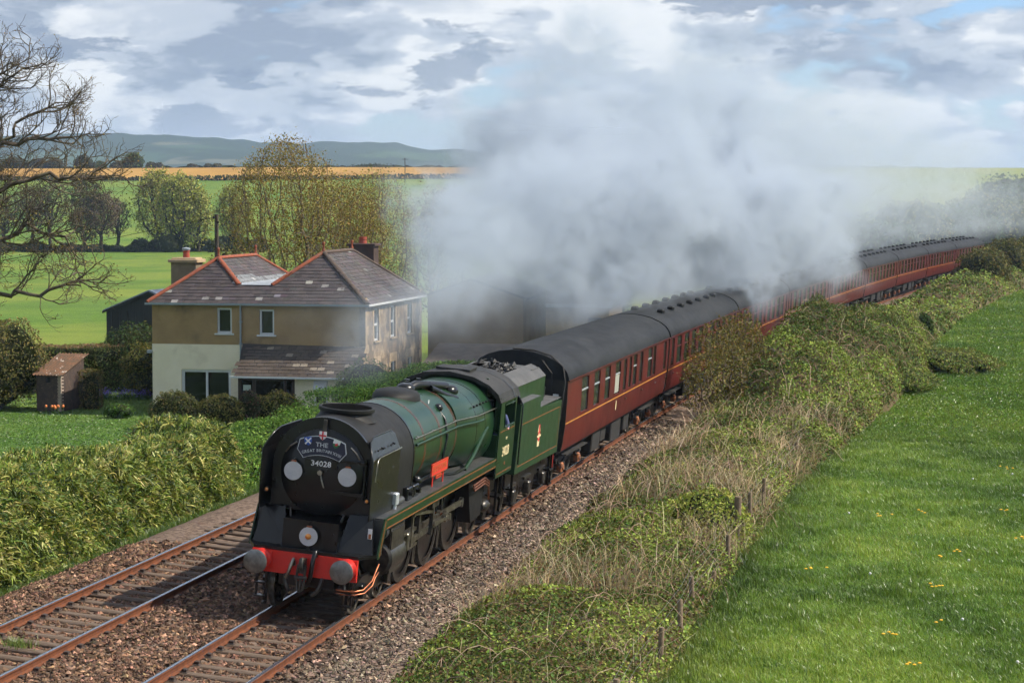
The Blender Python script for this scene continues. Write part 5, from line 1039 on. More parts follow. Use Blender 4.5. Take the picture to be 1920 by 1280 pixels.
def tree_mesh(N, par, r_tip, r_max, sides=5, e=2.3):
    n = len(N); rad = np.zeros(n); kids = np.zeros(n, int)
    for i in range(n-1, 0, -1):
        if rad[i] == 0: rad[i] = r_tip**e
        rad[par[i]] += rad[i]; kids[par[i]] += 1
    rad = np.minimum(np.maximum(rad, r_tip**e)**(1/e), r_max); i = np.arange(1, n); a, b = N[par[1:]], N[1:]; d = b-a; d /= np.linalg.norm(d, axis=1, keepdims=True)+1e-9
    ref = np.where(abs(d[:, 2:3]) > .9, [1., 0, 0], [0, 0, 1.]); u = np.cross(d, ref); u /= np.linalg.norm(u, axis=1, keepdims=True); v = np.cross(d, u)
    q = 2*np.pi*np.arange(sides)/sides; c, s = np.cos(q)[None, :, None], np.sin(q)[None, :, None]; rr = np.minimum(rad[par[1:]], rad[1:]*1.35)[:, None, None]; r2 = rad[1:][:, None, None]
    A = (a-d*rr[:, 0]*.3)[:, None]+(u[:, None]*c+v[:, None]*s)*rr; B = (b+d*r2[:, 0]*.3)[:, None]+(u[:, None]*c+v[:, None]*s)*r2
    V = np.concatenate([A, B], 1).reshape(-1, 3); base = (np.arange(n-1)*2*sides)[:, None]; k = np.arange(sides)[None]; k2 = (k+1) % sides
    F = np.stack([base+k, base+k2, base+sides+k2, base+sides+k], -1).reshape(-1, 4); tips = N[(kids == 0)]
    return V, F, tips, rad
def add_twigs(N, par, k, L_, r, spread=.55):
    kids = np.zeros(len(N), int); np.add.at(kids, par[par >= 0], 1); tip = np.where(kids == 0)[0]; d = N[tip]-N[par[tip]]; d /= np.linalg.norm(d, axis=1, keepdims=True)+1e-9
    for _ in range(k):
        e = d+r.normal(size=d.shape)*spread; e /= np.linalg.norm(e, axis=1, keepdims=True); l = L_*(.4+.8*r.random((len(tip), 1))); m1 = N[tip]+e*l*.5; e2 = e+r.normal(size=d.shape)*.35; m2 = m1+e2*l*.5; b = len(N)
        N = np.concatenate([N, m1, m2]); par = np.concatenate([par, tip, b+np.arange(len(tip))])
    return N, par
def in_ell(n, c, r, rr): 
    d = rand_dirs(n, rr)*(rr.random(n)**.42)[:, None]; return np.array(c)+d*np.array(r)
def make_tree(name, label, loc, att, trunk_h, step, r_tip, r_max, bark, leaf=None, seed=0, kill=None, infl=None, grav=0., group=None, sides=5, wob=.12, cat='tree', maxn=9000, lean=(0, 0), limbs=(), twigs=None):
    """attractors and trunk are local to loc; leaf = (count per tip, size, spread, palette, material)"""
    r = np.random.default_rng(seed); k = max(3, int(trunk_h/step)); roots = [(lean[0]*q/k+.05*math.sin(q*1.3), lean[1]*q/k, trunk_h*q/k) for q in range(k+1)]
    par0 = [-1]+list(range(len(roots)-1))
    for lb in limbs:
        b0 = int(np.argmin([abs(q[2]-lb[0][2]) for q in roots[:k+1]])); prev = b0
        for a_, b_ in zip(lb, lb[1:]):
            m_ = max(1, int(np.linalg.norm(np.subtract(b_, a_))/step))
            for q in range(1, m_+1):
                p_ = np.array(a_)+(np.array(b_)-np.array(a_))*q/m_+r.normal(size=3)*step*.28; roots.append(tuple(p_)); par0.append(prev); prev = len(roots)-1
    N, par = space_col(att, roots, step, infl or step*6, kill or step*1.6, seed=seed, grav=grav, wob=wob, maxn=maxn, par0=par0)
    if twigs: N, par = add_twigs(N, par, twigs[0], twigs[1], r)
    V, F, tips, rad = tree_mesh(N, par, r_tip, r_max, sides, 2.15)
    T_ = thing(name, label, cat, loc, group); link('trunk', np_mesh('trunk', V, F, smooth=True), bark, T_)
    if leaf:
        cnt, size, spread, pal, lm, twigs_only = leaf; src = tips if twigs_only else N[rad < r_tip*2.2]
        P = np.repeat(src, cnt, 0)+r.normal(size=(len(src)*cnt, 3))*spread; n = len(P); pal = np.array(pal, float); base = pal[r.integers(0, len(pal), n)]
        V2, F2 = leaves(P, rand_dirs(n, r)+np.array([0, 0, .4]), size*(.6+.8*r.random(n)), .7, .6, r); link('crown', np_mesh('crown', V2, F2, np.repeat(ctint(n, base, .22, r), 4, 0)), lm, T_)
    return T_
def gz(x, y): return float(ground_z(x, y))

# --- great bare oak at the left edge (trunk just out of frame)
ro = np.random.default_rng(3)
LIMBS = [[(0, 0, 5.5), (1.6, .2, 9.0), (3.6, .2, 11.6), (5.0, 0, 13.0), (6.2, -.1, 13.3)], [(0, 0, 6.5), (.9, -.3, 10.5), (2.6, 0, 13.0), (4.0, .2, 14.6)], [(0, 0, 6.0), (1.8, -.3, 9.4), (3.8, -.2, 10.2), (5.8, 0, 10.7), (7.3, .1, 10.5)],
         [(0, 0, 4.6), (1.8, -.6, 7.2), (3.8, -.5, 8.2), (5.0, -.4, 8.75), (6.3, -.2, 8.3)], [(0, 0, 4.2), (2.0, -.4, 5.9), (3.8, -.5, 6.2), (5.0, -.5, 6.0), (6.4, -.6, 6.4), (7.2, -.6, 6.9)], [(0, 0, 5.5), (-1.5, .5, 9), (-3.2, .5, 11.5), (-4.5, 0, 13)], [(0, 0, 7.0), (1.2, .3, 11.5), (3.0, .5, 13.8), (4.8, .3, 14.8)], [(0, 0, 6.2), (1.6, -.6, 10), (4.2, -.6, 11.9), (6.6, -.4, 12.1)], [(0, 0, 5.0), (-2, -.8, 7), (-5, -1, 8.5)], [(0, 0, 7.0), (.4, 1.8, 10.0), (1.5, 2.6, 12.5)], [(0, 0, 5.8), (1.5, 1.5, 8.5), (3.8, 2.2, 9.6)]]
def grown_tree(limbs, trunk_h, seed, levels=((2.0, .32), (1.25, .21), (.78, .16), (.46, .12)), up=.10):
    """branching by hand-set limbs with four generations of side shoots -> nodes, parents"""
    r = np.random.default_rng(seed); N = []; par = []
    def put(p, q): N.append(np.array(p, float)); par.append(q); return len(N)-1
    prev = -1; tr_ = []
    for z in np.arange(0, trunk_h+.01, .4): prev = put((.06*math.sin(z*1.7), .05*math.cos(z*2.1), z), prev); tr_.append(prev)
    def shoot(pi, d, L_, lev):
        seg = levels[lev][1]; n = max(2, int(L_/seg)); d = d/np.linalg.norm(d); q = pi; curl = r.normal(size=3)*.10
        for k in range(n):
            d = d+r.normal(size=3)*.20+curl+np.array([0, 0, up*(1-d[2])]); d /= np.linalg.norm(d); q = put(N[q]+d*seg, q)
            if lev+1 < len(levels) and (k >= 1 or lev > 0) and r.random() < .92:
                ax = np.cross(d, rand_dirs(1, r)[0]); ax /= np.linalg.norm(ax); an = r.uniform(.5, 1.0); dd = d*math.cos(an)+ax*math.sin(an); shoot(q, dd, levels[lev+1][0]*r.uniform(.55, 1.15)*(1-.35*k/n), lev+1)
    for lb in limbs:
        q = tr_[int(np.argmin([abs(N[t_][2]-lb[0][2]) for t_ in tr_]))]; tot = 0
        for a_, b_ in zip(lb, lb[1:]):
            a_, b_ = np.array(a_, float), np.array(b_, float); m_ = max(1, int(np.linalg.norm(b_-a_)/.36)); d = (b_-a_)/np.linalg.norm(b_-a_)
            for k in range(1, m_+1):
                q = put(a_+(b_-a_)*k/m_+r.normal(size=3)*.09, q); tot += 1
                for _k in range(2 if (tot > 5 and r.random() < .75) else 0):
                    ax = np.cross(d, rand_dirs(1, r)[0]); ax /= np.linalg.norm(ax); an = r.uniform(.6, 1.15); shoot(q, d*math.cos(an)+ax*math.sin(an), levels[0][0]*r.uniform(.5, 1.1), 0)
        shoot(q, d, levels[0][0]*.7, 0)
    return np.array(N), np.array(par)
N_o, par_o = grown_tree(LIMBS, 7.0, 5); print('oak', len(N_o))
V, F, tips, rad = tree_mesh(N_o, par_o, .0062, .55, 4, 2.35)
oak = thing('oak_tree', 'large gnarled tree with bare spreading twigs at the left edge', 'tree', (-23.6, 88, gz(-23.6, 88))); link('trunk', np_mesh('trunk', V, F, smooth=True), mat('oak_bark', (.115, .088, .06), (.07, .052, .036), scale=5, rough=.95, c3=(.16, .14, .08), scale3=1.2), oak)
P = tips[ro.random(len(tips)) < np.where(tips[:, 2] < 9.5, .9, .25)]; n = len(P); V2, F2 = leaves(P+ro.normal(size=(n, 3))*.04, rand_dirs(n, ro), .05+.05*ro.random(n), .7, .6, ro); link('crown', np_mesh('crown', V2, F2, np.repeat(ctint(n, np.array([(.30, .22, .06), (.24, .18, .05), (.16, .12, .04)])[ro.integers(0, 3, n)], .2, ro), 4, 0)), m_bleaf, oak)

# --- long-leaved variegated hedge beside the far track
def hedge_line(s0, s1, t_front, depth, h, seed, lump=.35, hfun=None):
    """surface samples of a lumpy hedge running along the track: returns sampler(n) -> points, normals"""
    def samp(n, r):
        s = s0+(s1-s0)*r.random(n); q = r.random(n)*1.0; per = np.array([0, h*1.0, h+depth, 2*h+depth]); L_ = q*(h+depth*.9)*1.0
        hh = h if hfun is None else hfun(s)
        on_front = L_ < h
        z = np.where(on_front, L_/h*hh, hh); d = np.where(on_front, .30*(L_/h)**2, .3+(L_-h))
        N_ = np.where(on_front[:, None], [1., 0, .35], [.25, 0, 1.]); rnd = np.clip((L_-h*.75)/(h*.25), 0, 1)*on_front; z = z-.15*rnd
        w_ = flat2w(s, t_front-d, 0*s); lumpv = (vnoise(w_[:, 0]*1.0+z*.7, w_[:, 1]+z*1.3, 1.5, seed)-.5)*2*lump
        _, _, ph = trk(s); nx = N_[:, 0]*np.cos(ph); ny = -N_[:, 0]*np.sin(ph); Nw = np.stack([nx, ny, N_[:, 2]], 1)
        P = w_.copy(); P[:, 2] = ground_z(w_[:, 0], w_[:, 1])*.0+gl(s, t_front-d)+z; P += Nw*lumpv[:, None]
        return P, Nw, lumpv
    def gl(s, t): w_ = flat2w(s, t, 0*s); return np.maximum(ground_z(w_[:, 0], w_[:, 1]), -.5)
    return samp
def hedge_core(name, s0, s1, t_front, depth, h, parent, m, hfun=None, inset=.3):
    rows = []
    for s in np.arange(s0, s1+.01, .8):
        hh = (h if hfun is None else float(hfun(np.array([s]))[0])); ring_ = []
        for d, z in ((inset, -.3), (inset+.1, hh*.6), (inset+.5, hh-inset-.1), (depth*.5, hh-inset), (depth-inset, hh-inset-.2), (depth-inset, -.6)):
            w_ = flat2w(np.array([s]), np.array([t_front-d]), np.array([0.]))[0]; g = max(gz(w_[0], w_[1]), -.5); ring_.append((w_[0], w_[1], g+z+.15*math.sin(s*2.1+d*3)))
        rows.append(ring_)
    part(name, MB().loft(rows), m, parent)
def strips(P, D, L_, W_, droop, r):
    """long arching leaves: three-point strips from P along D, drooping"""
    n = len(P); D = D/np.linalg.norm(D, axis=1, keepdims=True); side = np.cross(D, rand_dirs(n, r)); side /= np.linalg.norm(side, axis=1, keepdims=True); side *= np.broadcast_to(W_, (n,))[:, None]*.5; L_ = np.broadcast_to(L_, (n,))[:, None]
    m1 = P+D*L_*.5; g = np.zeros((n, 3)); g[:, 2] = -1; t1 = P+D*L_*.92+g*L_*np.broadcast_to(droop, (n,))[:, None]
    V = np.stack([P-side*.5, P+side*.5, m1+side, m1-side, t1+side*.15, t1-side*.15], 1).reshape(-1, 3); i = np.arange(n)*6
    return V, np.concatenate([np.stack([i, i+1, i+2, i+3], 1), np.stack([i+3, i+2, i+4, i+5], 1)])
rb = np.random.default_rng(12)
def bam_h(s): return 2.52-.028*(s+4)+.15*np.sin(s*.7)+.18*np.sin(s*.33+1)+.25*(vnoise(s, s*0, 1.1, 55)-.5)
HB = thing('bamboo_hedge', 'tall hedge of narrow yellow-green leaves beside the empty track', 'hedge', (0, 0, 0))
samp = hedge_line(-14, 19.5, -7.5, 2.6, 2.8, 41, .50, bam_h); nc = 12500; P, Nw, lv = samp(nc, rb); k = 8
D = np.repeat(Nw, k, 0)*.5+rb.normal(size=(nc*k, 3))*.95+np.array([0, 0, .30]); PP = np.repeat(P, k, 0)+rb.normal(size=(nc*k, 3))*.06
Vb, Fb = strips(PP, D, .13+.16*rb.random(nc*k), .026+.022*rb.random(nc*k), .05+.32*rb.random(nc*k), rb)
cbase = np.array([(.25, .29, .05), (.15, .22, .035), (.42, .42, .11), (.075, .13, .022), (.035, .062, .011), (.52, .49, .19)])[np.repeat(rb.choice(6, nc, p=[.24, .22, .18, .18, .12, .06]), k)]
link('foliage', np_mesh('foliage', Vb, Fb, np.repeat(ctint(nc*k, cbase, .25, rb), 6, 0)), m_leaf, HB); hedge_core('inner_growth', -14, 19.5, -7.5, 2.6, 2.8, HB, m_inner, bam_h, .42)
# --- green clipped hedge continuing behind the locomotive
def grn_h(s): return 1.0+.45*sstep(s, 24, 40)+.10*np.sin(s*.9)
HG = thing('green_hedge', 'bright green bushy hedge between the locomotive and the house', 'hedge', (0, 0, 0))
samp = hedge_line(18.5, 52, -7.9, 3.0, 1.9, 43, .30, grn_h); n = 42000; P, Nw, lv = samp(n, rb); P += rb.normal(size=(n, 3))*.06
Vg, Fg = leaves(P, Nw, .07+.07*rb.random(n), .5, .8, rb); cb = np.array([(.15, .27, .038), (.10, .20, .028), (.21, .32, .055), (.06, .13, .02)])[rb.integers(0, 4, n)]
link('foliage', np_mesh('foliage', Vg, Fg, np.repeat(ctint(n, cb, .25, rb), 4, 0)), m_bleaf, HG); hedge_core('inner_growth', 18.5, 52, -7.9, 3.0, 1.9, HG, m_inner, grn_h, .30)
# grass fringe along the foot of the hedges
n = 16000; s = -14+rb.random(n)*60; t = -6.6-rb.random(n)**1.5*1.3+.25*np.sin(s*.8); w_ = flat2w(s, t, 0*s); w_[:, 2] = ground_z(w_[:, 0], w_[:, 1])
Vf, Ff = blades(w_, .10+.16*rb.random(n), .014, rb.normal(size=(n, 2))*.07, rb); stuff('verge_grass', Vf, Ff, ctint(n, np.array([(.09, .17, .025), (.06, .12, .02), (.14, .19, .04)])[rb.integers(0, 3, n)], .25, rb), 6, m_grassb, 'green verge grass along the foot of the trackside hedges', 'grass')

# --- generic bush
def lumpy(c, rad, seed, amp=.22, nu=26, nv=14, k=1.0):
    rows = []
    for i in range(1, nv):
        a = math.pi*i/nv; rows.append([])
        for j in range(nu):
            b = 2*math.pi*j/nu; d = np.array([math.sin(a)*math.cos(b), math.sin(a)*math.sin(b), -math.cos(a)]); q = k*(1+amp*2*(float(vnoise(d[0]*2.2+d[2]+seed, d[1]*2.2-d[2]*.7+seed*.37, .8, seed))-.5)); rows[-1].append(tuple(np.array(c)+d*np.array(rad)*q))
    return MB().loft(rows)
def bush(name, label, loc, rad, n, size, pal, seed, m=None, group=None, amp=.22, cat='shrub', squash=.0, asp=.6, shell=.22):
    r = np.random.default_rng(seed); B = thing(name, label, cat, loc, group); d = rand_dirs(int(n*1.25), r); d = d[d[:, 2] > -.75][:n]; n = len(d)
    lum = 1+amp*2*(vnoise(d[:, 0]*2.2+d[:, 2]+seed, d[:, 1]*2.2-d[:, 2]*.7+seed*.37, .8, seed)-.5); lum2 = 1+.18*(vnoise(d[:, 0]*7+seed, d[:, 1]*7+d[:, 2]*5, .8, seed+5)-.5)
    P = d*(lum*lum2*(1-shell*r.random(n)**2))[:, None]*np.array(rad)+np.array([0, 0, rad[2]*(.9-squash)]); P[:, 2] = np.maximum(P[:, 2], .02)
    pal = np.array(pal, float); V2, F2 = leaves(P, d, size*(.6+.8*r.random(n)), asp, .8, r); link('foliage', np_mesh('foliage', V2, F2, np.repeat(ctint(n, pal[r.integers(0, len(pal), n)], .25, r), 4, 0)), m or m_bleaf, B)
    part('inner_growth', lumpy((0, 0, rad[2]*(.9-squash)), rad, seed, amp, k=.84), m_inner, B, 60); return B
OLIVE = [(.16, .16, .04), (.21, .19, .055), (.11, .12, .03), (.25, .20, .06)]; GREEN = [(.07, .14, .025), (.10, .18, .03), (.05, .10, .02)]; DARKG = [(.045, .085, .02), (.065, .11, .025), (.032, .065, .016)]; GOLD = [(.16, .15, .03), (.12, .13, .03), (.20, .165, .04)]
bush('shrub', 'rounded dark shrub left of the patio doors', (-14.4, 96.8, -1.8), (1.05, .8, .85), 3200, .10, [(.12, .125, .035), (.085, .105, .03), (.17, .15, .05)], 61, group='shrubs in front of the house')
bush('shrub', 'rounded olive shrub right of the patio doors', (-12.4, 96.5, -1.8), (1.05, .8, .80), 3200, .10, OLIVE, 62, group='shrubs in front of the house')
bush('shrub', 'small twiggy shrub in front of the brown porch', (-11.2, 96.8, -1.8), (.55, .5, .85), 1100, .10, [(.05, .085, .03), (.10, .10, .05), (.14, .08, .06)], 63, group='shrubs in front of the house')
bush('shrub', 'wide olive shrub under the small white window of the lean-to', (-10.1, 97.2, -1.8), (1.15, .8, .82), 3200, .10, OLIVE, 64, group='shrubs in front of the house')
bush('shrub', 'small green plant on the lawn left of the house corner', (-17.6, 101.5, -1.8), (.7, .5, .35), 900, .10, GREEN, 65)
bush('garden_bush', 'big loose olive-brown bush at the left edge behind the shed', (-24.3, 106, -1.8), (2.6, 2.2, 2.3), 9500, .12, [(.19, .165, .05), (.15, .145, .04), (.24, .19, .065), (.10, .11, .03)], 66, amp=.3)
bush('garden_bush', 'dark evergreen bush against the left corner of the house', (-19.2, 116.5, -1.8), (2.2, 1.6, 1.75), 6500, .12, DARKG+[(.09, .09, .02)], 67)
bush('garden_bush', 'golden green bush touching the left house wall', (-18.0, 112.0, -1.8), (1.3, 1.3, 1.45), 4200, .11, GOLD+[(.07, .085, .02)], 68)
bush('garden_bush', 'light green bush topping the hedge left of the smoke', (-6.2, 97.5, -1.8), (1.6, 1.2, 1.5), 4200, .10, [(.10, .16, .03), (.14, .18, .05), (.07, .12, .02)], 69)
CH = thing('clipped_column', 'clipped brown-green conifer column beside the brick shed', 'shrub', (-19.7, 105.9, -1.8))
def boxy_hedge(parent, x0, x1, y0, y1, h, n, size, pal, seed, topcol=None, inner=m_inner):
    r = np.random.default_rng(seed); f = r.random(n); sx, sy = x1-x0, y1-y0; areas = np.array([sx*h, sy*h, sx*sy, sy*h, sx*h]); ch_ = r.choice(5, n, p=areas/areas.sum()); u, v = r.random(n), r.random(n)
    P = np.zeros((n, 3)); Nn = np.zeros((n, 3))
    for c, (px, py, pz, nn) in enumerate(((x0+u*sx, y0+0*u, v*h, (0, -1, .2)), (x1+0*u, y0+u*sy, v*h, (1, 0, .2)), (x0+u*sx, y0+v*sy, h+0*u, (0, 0, 1)), (x0+0*u, y0+u*sy, v*h, (-1, 0, .2)), (x0+u*sx, y1+0*u, v*h, (0, 1, .2)))):
        m_ = ch_ == c; P[m_] = np.stack([px, py, pz], 1)[m_]; Nn[m_] = nn
    P += Nn*((vnoise(P[:, 0]*1.0+P[:, 2], P[:, 1]+P[:, 2]*.7, 1.1, seed)-.5)*.30)[:, None]+r.normal(size=(n, 3))*.03
    pal = np.array(pal); base = pal[r.integers(0, len(pal), n)]
    if topcol is not None: base = np.where((ch_ == 2)[:, None], np.array(topcol), base)
    V2, F2 = leaves(P, Nn, size*(.6+.8*r.random(n)), .5, .7, r); link('foliage', np_mesh('foliage', V2, F2, np.repeat(ctint(n, base, .25, r), 4, 0)), m_bleaf, parent); part('inner_growth', MB().bbox(x0+.12, x1-.12, y0+.12, y1-.12, 0, h-.12, .1), inner, parent)
boxy_hedge(CH, -.42, .42, -.3, .9, 1.75, 2600, .09, [(.15, .13, .04), (.11, .115, .035), (.20, .14, .055)], 71)
HL = thing('clipped_garden_hedge', 'long clipped hedge with brown flat top across the garden behind the shed', 'hedge', Matrix.Translation((-28.5, 113.0, -1.8)) @ Matrix.Rotation(R(14), 4, 'Z'))
boxy_hedge(HL, 0, 9.3, 0, 1.6, 2.35, 15000, .10, [(.09, .135, .028), (.12, .15, .034), (.14, .125, .038), (.065, .095, .022)], 72, (.22, .14, .07))
HL2 = thing('garden_hedge', 'bright green hedge end right of the long clipped hedge', 'hedge', Matrix.Translation((-20.3, 117, -1.8)) @ Matrix.Rotation(R(30), 4, 'Z'))
boxy_hedge(HL2, 0, 2.0, 0, 3, 2.2, 5200, .10, [(.14, .20, .035), (.11, .17, .03), (.19, .23, .05)], 73)
# bluebells and orange tulips
rf_ = np.random.default_rng(17)
for k in range(26):
    x, y = -19.2+3.4*rf_.random()-1.7, 110.6+1.3*rf_.random(); F_ = thing('bluebell_clump', 'clump of violet-blue flowers at the foot of the garden hedge', 'flowers', (x, y, gz(x, y)), 'violet-blue flower clumps by the garden hedge')
    n = 34; P = rf_.normal(size=(n, 3))*[.16, .12, .09]+[0, 0, .34]; V2, F2 = leaves(P, rand_dirs(n, rf_), .075, .8, .8, rf_); link('blooms', np_mesh('blooms', V2, F2, np.repeat(ctint(n, (.20, .15, .52), .2, rf_), 4, 0)), m_bleaf, F_)
    P = np.zeros((16, 3))+rf_.normal(size=(16, 3))*[.12, .1, 0]; V2, F2 = blades(P, .3, .03, rf_.normal(size=(16, 2))*.12, rf_); link('leaves', np_mesh('leaves', V2, F2, np.repeat(ctint(16, (.05, .11, .02), .2, rf_), 6, 0)), m_grassb, F_)
for k in range(9):
    x, y = -20.6+.55*rf_.normal(), 103.3+.4*rf_.normal(); F_ = thing('orange_tulip', 'orange tulip blooming in front of the brick shed', 'flower', (x, y, gz(x, y)), 'orange tulips by the shed')
    part('bloom', MB().sph((0, 0, .38), (.06, .06, .075), 8, 6), mat('tulip_orange', (.75, .22, .06), rough=.6), F_, 60); part('stem', MB().cyl((0, 0, 0), (0, 0, .33), .014, n=5), mat('stem_green', (.06, .12, .03), rough=.7), F_)

# --- trees beyond the house
rt = np.random.default_rng(23)
BRN = [(.27, .205, .05), (.22, .165, .04), (.32, .25, .07), (.20, .19, .05), (.25, .15, .04)]
WIL = [(.33, .34, .07), (.27, .29, .06), (.38, .37, .10)]
def vase(h, w_, n, seed, z0=.25):
    r = np.random.default_rng(seed); u = r.random(n)**.75; z = h*(z0+(1-z0)*u); rad = w_*np.interp(u, [0, .25, .6, .85, 1], [.35, .85, 1, .75, .25]); a = r.random(n)*6.283; q = np.sqrt(r.random(n)); return np.stack([rad*q*np.cos(a), rad*q*np.sin(a), z], 1)
for x, y, h, w_, sd, lab in ((-14.9, 150, 13.6, 4.2, 81, 'tall bronze-leaved tree with thin top rising behind the house roof'), (-11.6, 154, 11.2, 3.5, 82, 'bronze-leaved tree right of the tallest one, behind the house'), (-9.4, 158, 11.6, 3.2, 83, 'olive-brown tree just left of the smoke, behind the right chimney')):
    make_tree('bronze_tree', lab, (x, y, gz(x, y)), vase(h, w_, 2300, sd, .12), .9, .36, .014, .22, m_bark_b, (15, .125, .30, BRN if sd != 83 else BRN+WIL, m_bleaf, False), seed=sd, infl=2.6, kill=.44, wob=.22, sides=4)
make_tree('bronze_tree', 'dark twiggy tree fading into the left edge of the smoke', (-5.6, 166, gz(-5.6, 166)), vase(10.5, 3.0, 1500, 84, .12), 1.5, .40, .016, .22, m_bark, (6, .2, .25, BRN, m_bleaf, False), seed=84, infl=2.6, kill=.5, sides=4)
bush('thicket', 'yellow-green thicket at the foot of the bronze trees left of the pole', (-19.6, 158, -1.8), (2.4, 2, 3.4), 5200, .16, [(.14, .14, .035), (.10, .115, .03), (.17, .15, .04)], 85, amp=.35, cat='thicket', shell=.5)
# far row of stream-side trees, D about 400
FAR = [(60, 11.5, 3.4, 'bare', 'ivy-clad bare tree, leftmost of the far row under the branches'), (95, 13.0, 3.6, 'bare', 'tall ivy-clad bare tree second from the left in the far row'), (160, 13.6, 3.2, 'pine', 'dark narrow tree in the far row left of the twin willows'), (190, 10.4, 3.6, 'pur', 'purple-brown bare tree beside the dark narrow tree'), (222, 9.0, 2.6, 'bare', 'leaning bare tree at the right of the purple-brown tree'), (296, 14.2, 4.2, 'wil', 'large yellow-green willow in the middle of the far field edge'), (340, 13.4, 4.2, 'wil', 'second yellow-green willow, right of the large one'), (372, 10.6, 2.6, 'wil', 'thin pale willow at the right of the pair'), (440, 11.5, 3.4, 'wil', 'yellow-green tree right of the telegraph pole'), (10, 10.0, 4.0, 'bare', 'bare tree at the far left field edge')]
for k, (px, h, w_, kd, lab) in enumerate(FAR):
    D = 404+rt.uniform(-6, 6); x = (px-960)/4268.7*D; z = gz(x, D); w_ *= 1.0
    lf = {'bare': (2, .30, .3, [(.17, .145, .055), (.20, .19, .065), (.09, .11, .035)], m_bleaf, False), 'pine': (4, .36, .35, [(.115, .11, .042), (.145, .135, .048), (.09, .10, .035)], m_bleaf, False), 'pur': (4, .32, .35, [(.15, .105, .07), (.19, .13, .085), (.12, .095, .05)], m_bleaf, False), 'wil': (5, .36, .42, WIL, m_bleaf, False)}[kd]
    at_ = vase(h, w_, 950, 90+k, .12 if kd in ('wil', 'pine') else .3)
    make_tree('far_tree', lab, (x, D, z), at_, h*.14, .52, .034, .34, m_bark, lf, seed=90+k, infl=3.6, kill=.70, sides=3, group='trees along the far field edge', wob=.2, twigs=(3, .9))
for k in range(30):
    px = -20+k*17.5+rt.uniform(-6, 6); D = 402+rt.uniform(-5, 4); x = (px-960)/4268.7*D; big = px > 400 or (250 < px < 400 and rt.random() < .5)
    bush('hedgerow_shrub', ('tall' if big else 'low')+' dark shrub in the hedgerow under the far trees', (x, D, gz(x, D)-.2), (rt.uniform(1.2, 2.2), 1.2, rt.uniform(.6, 1.1)*(1.9 if big else 1)), 420, .34, [(.045, .055, .018), (.07, .065, .025), (.05, .08, .02), (.03, .035, .014)], 130+k, group='shrubs along the far hedgerow', amp=.3, shell=.4)
# behind the train and smoke, right half: scattered trees and thickets
for k, (px, D, rx, rz, pal, lab) in enumerate([(1560, 380, 9, 4.2, DARKG, 'dark tree clump dimly seen through the smoke'), (1640, 360, 7, 3.4, DARKG, 'second dark tree clump through the smoke'), (1700, 420, 8, 5.0, OLIVE, 'olive tree clump through the thinner smoke'), (1790, 430, 10, 4.5, DARKG, 'dark trees above the end of the train'), (1850, 440, 9, 5.5, OLIVE, 'olive trees above the tail of the train'), (1900, 470, 10, 6.5, DARKG, 'dark trees at the far right edge'), (1480, 420, 10, 5, DARKG, 'tree clump lost in the thick smoke'), (1380, 430, 10, 5, OLIVE, 'olive trees lost in the thick smoke'), (1250, 430, 12, 5, DARKG, 'tree row lost in the smoke above the leading coach'), (1100, 425, 12, 5, OLIVE, 'olive tree row lost in the smoke right of the house'), (960, 420, 11, 5, DARKG, 'tree row lost in the smoke beside the house'), (860, 410, 8, 6, DARKG, 'dark trees at the left edge of the smoke')]):
    x = (px-960)/4268.7*D; bush('tree_clump', lab, (x, D, gz(x, D)-.5), (rx, 4, rz), 2600, .62, pal, 170+k, amp=.35, cat='trees', shell=.45)
for k, (px, py) in enumerate(((1265, 525), (1410, 470), (1555, 490), (1120, 600), (1020, 640))):
    D = 9.3*4268.7/(py-366); x = (px-960)/4268.7*D; bush('field_shrub', ['leafy shrub on the bright field beyond the leading coaches', 'shrub in the smoke above the third coach', 'white-flowering shrub beyond the fifth coach', 'dark green shrub beyond the leading coach roof', 'dark glossy shrub behind the tender'][k], (x, D+2, -1.6), (2.6, 1.8, 1.9) if k > 2 else (2.4, 1.6, 1.1), 4200, .16, [GREEN+[(.45, .45, .40)], DARKG, GREEN+[(.4, .42, .36)], GREEN+DARKG, DARKG+GREEN][k], 190+k, amp=.3)
# ridge-top trees
for k, (px, py, w_, h, kd) in enumerate([(30, 300, 60, 20, 0), (75, 303, 34, 17, 0), (105, 303, 34, 18, 0), (160, 302, 40, 22, 0), (190, 305, 26, 12, 1), (220, 306, 24, 11, 0), (252, 306, 42, 26, 1), (285, 310, 20, 10, 0), (300, 312, 18, 9, 0), (362, 313, 24, 7, 0), (392, 313, 16, 7, 0), (408, 313, 20, 8, 0), (700, 318, 120, 12, 2), (770, 320, 40, 8, 2), (640, 318, 80, 8, 2), (830, 322, 30, 6, 2)]):
    D = 772; x = (px-960)/4268.7*D; sc = D/4268.7; z = gz(x, D); zt = CAM_H+(366-(py+4))*sc
    bush('ridge_tree', ['bare round tree on the skyline ridge', 'round green tree on the skyline ridge', 'dark hedge tree on the skyline ridge'][kd]+f', {["far left, first", "far left, second", "far left, third", "tall, above the field left of centre", "small, yellow-green, left of the largest", "small grey one left of the largest", "the largest dome-shaped one", "just right of the largest", "second right of the largest", "first low one past the panels", "middle of three low ones", "rightmost of three low ones", "wide one beside the bronze tree top", "small one right of the thin pole", "low one behind the bronze tree", "low one at the smoke edge"][k]}', (x, D, min(z, zt)-1), (w_*sc/2, 3, h*sc*.62+.6), 700, .75, [[(.075, .068, .04), (.06, .055, .03), (.09, .08, .05)], [(.07, .10, .02), (.10, .125, .03), (.045, .07, .02)], [(.03, .035, .015), (.045, .05, .02)]][kd], 230+k, group='trees on the skyline ridge', cat='tree', shell=.45)
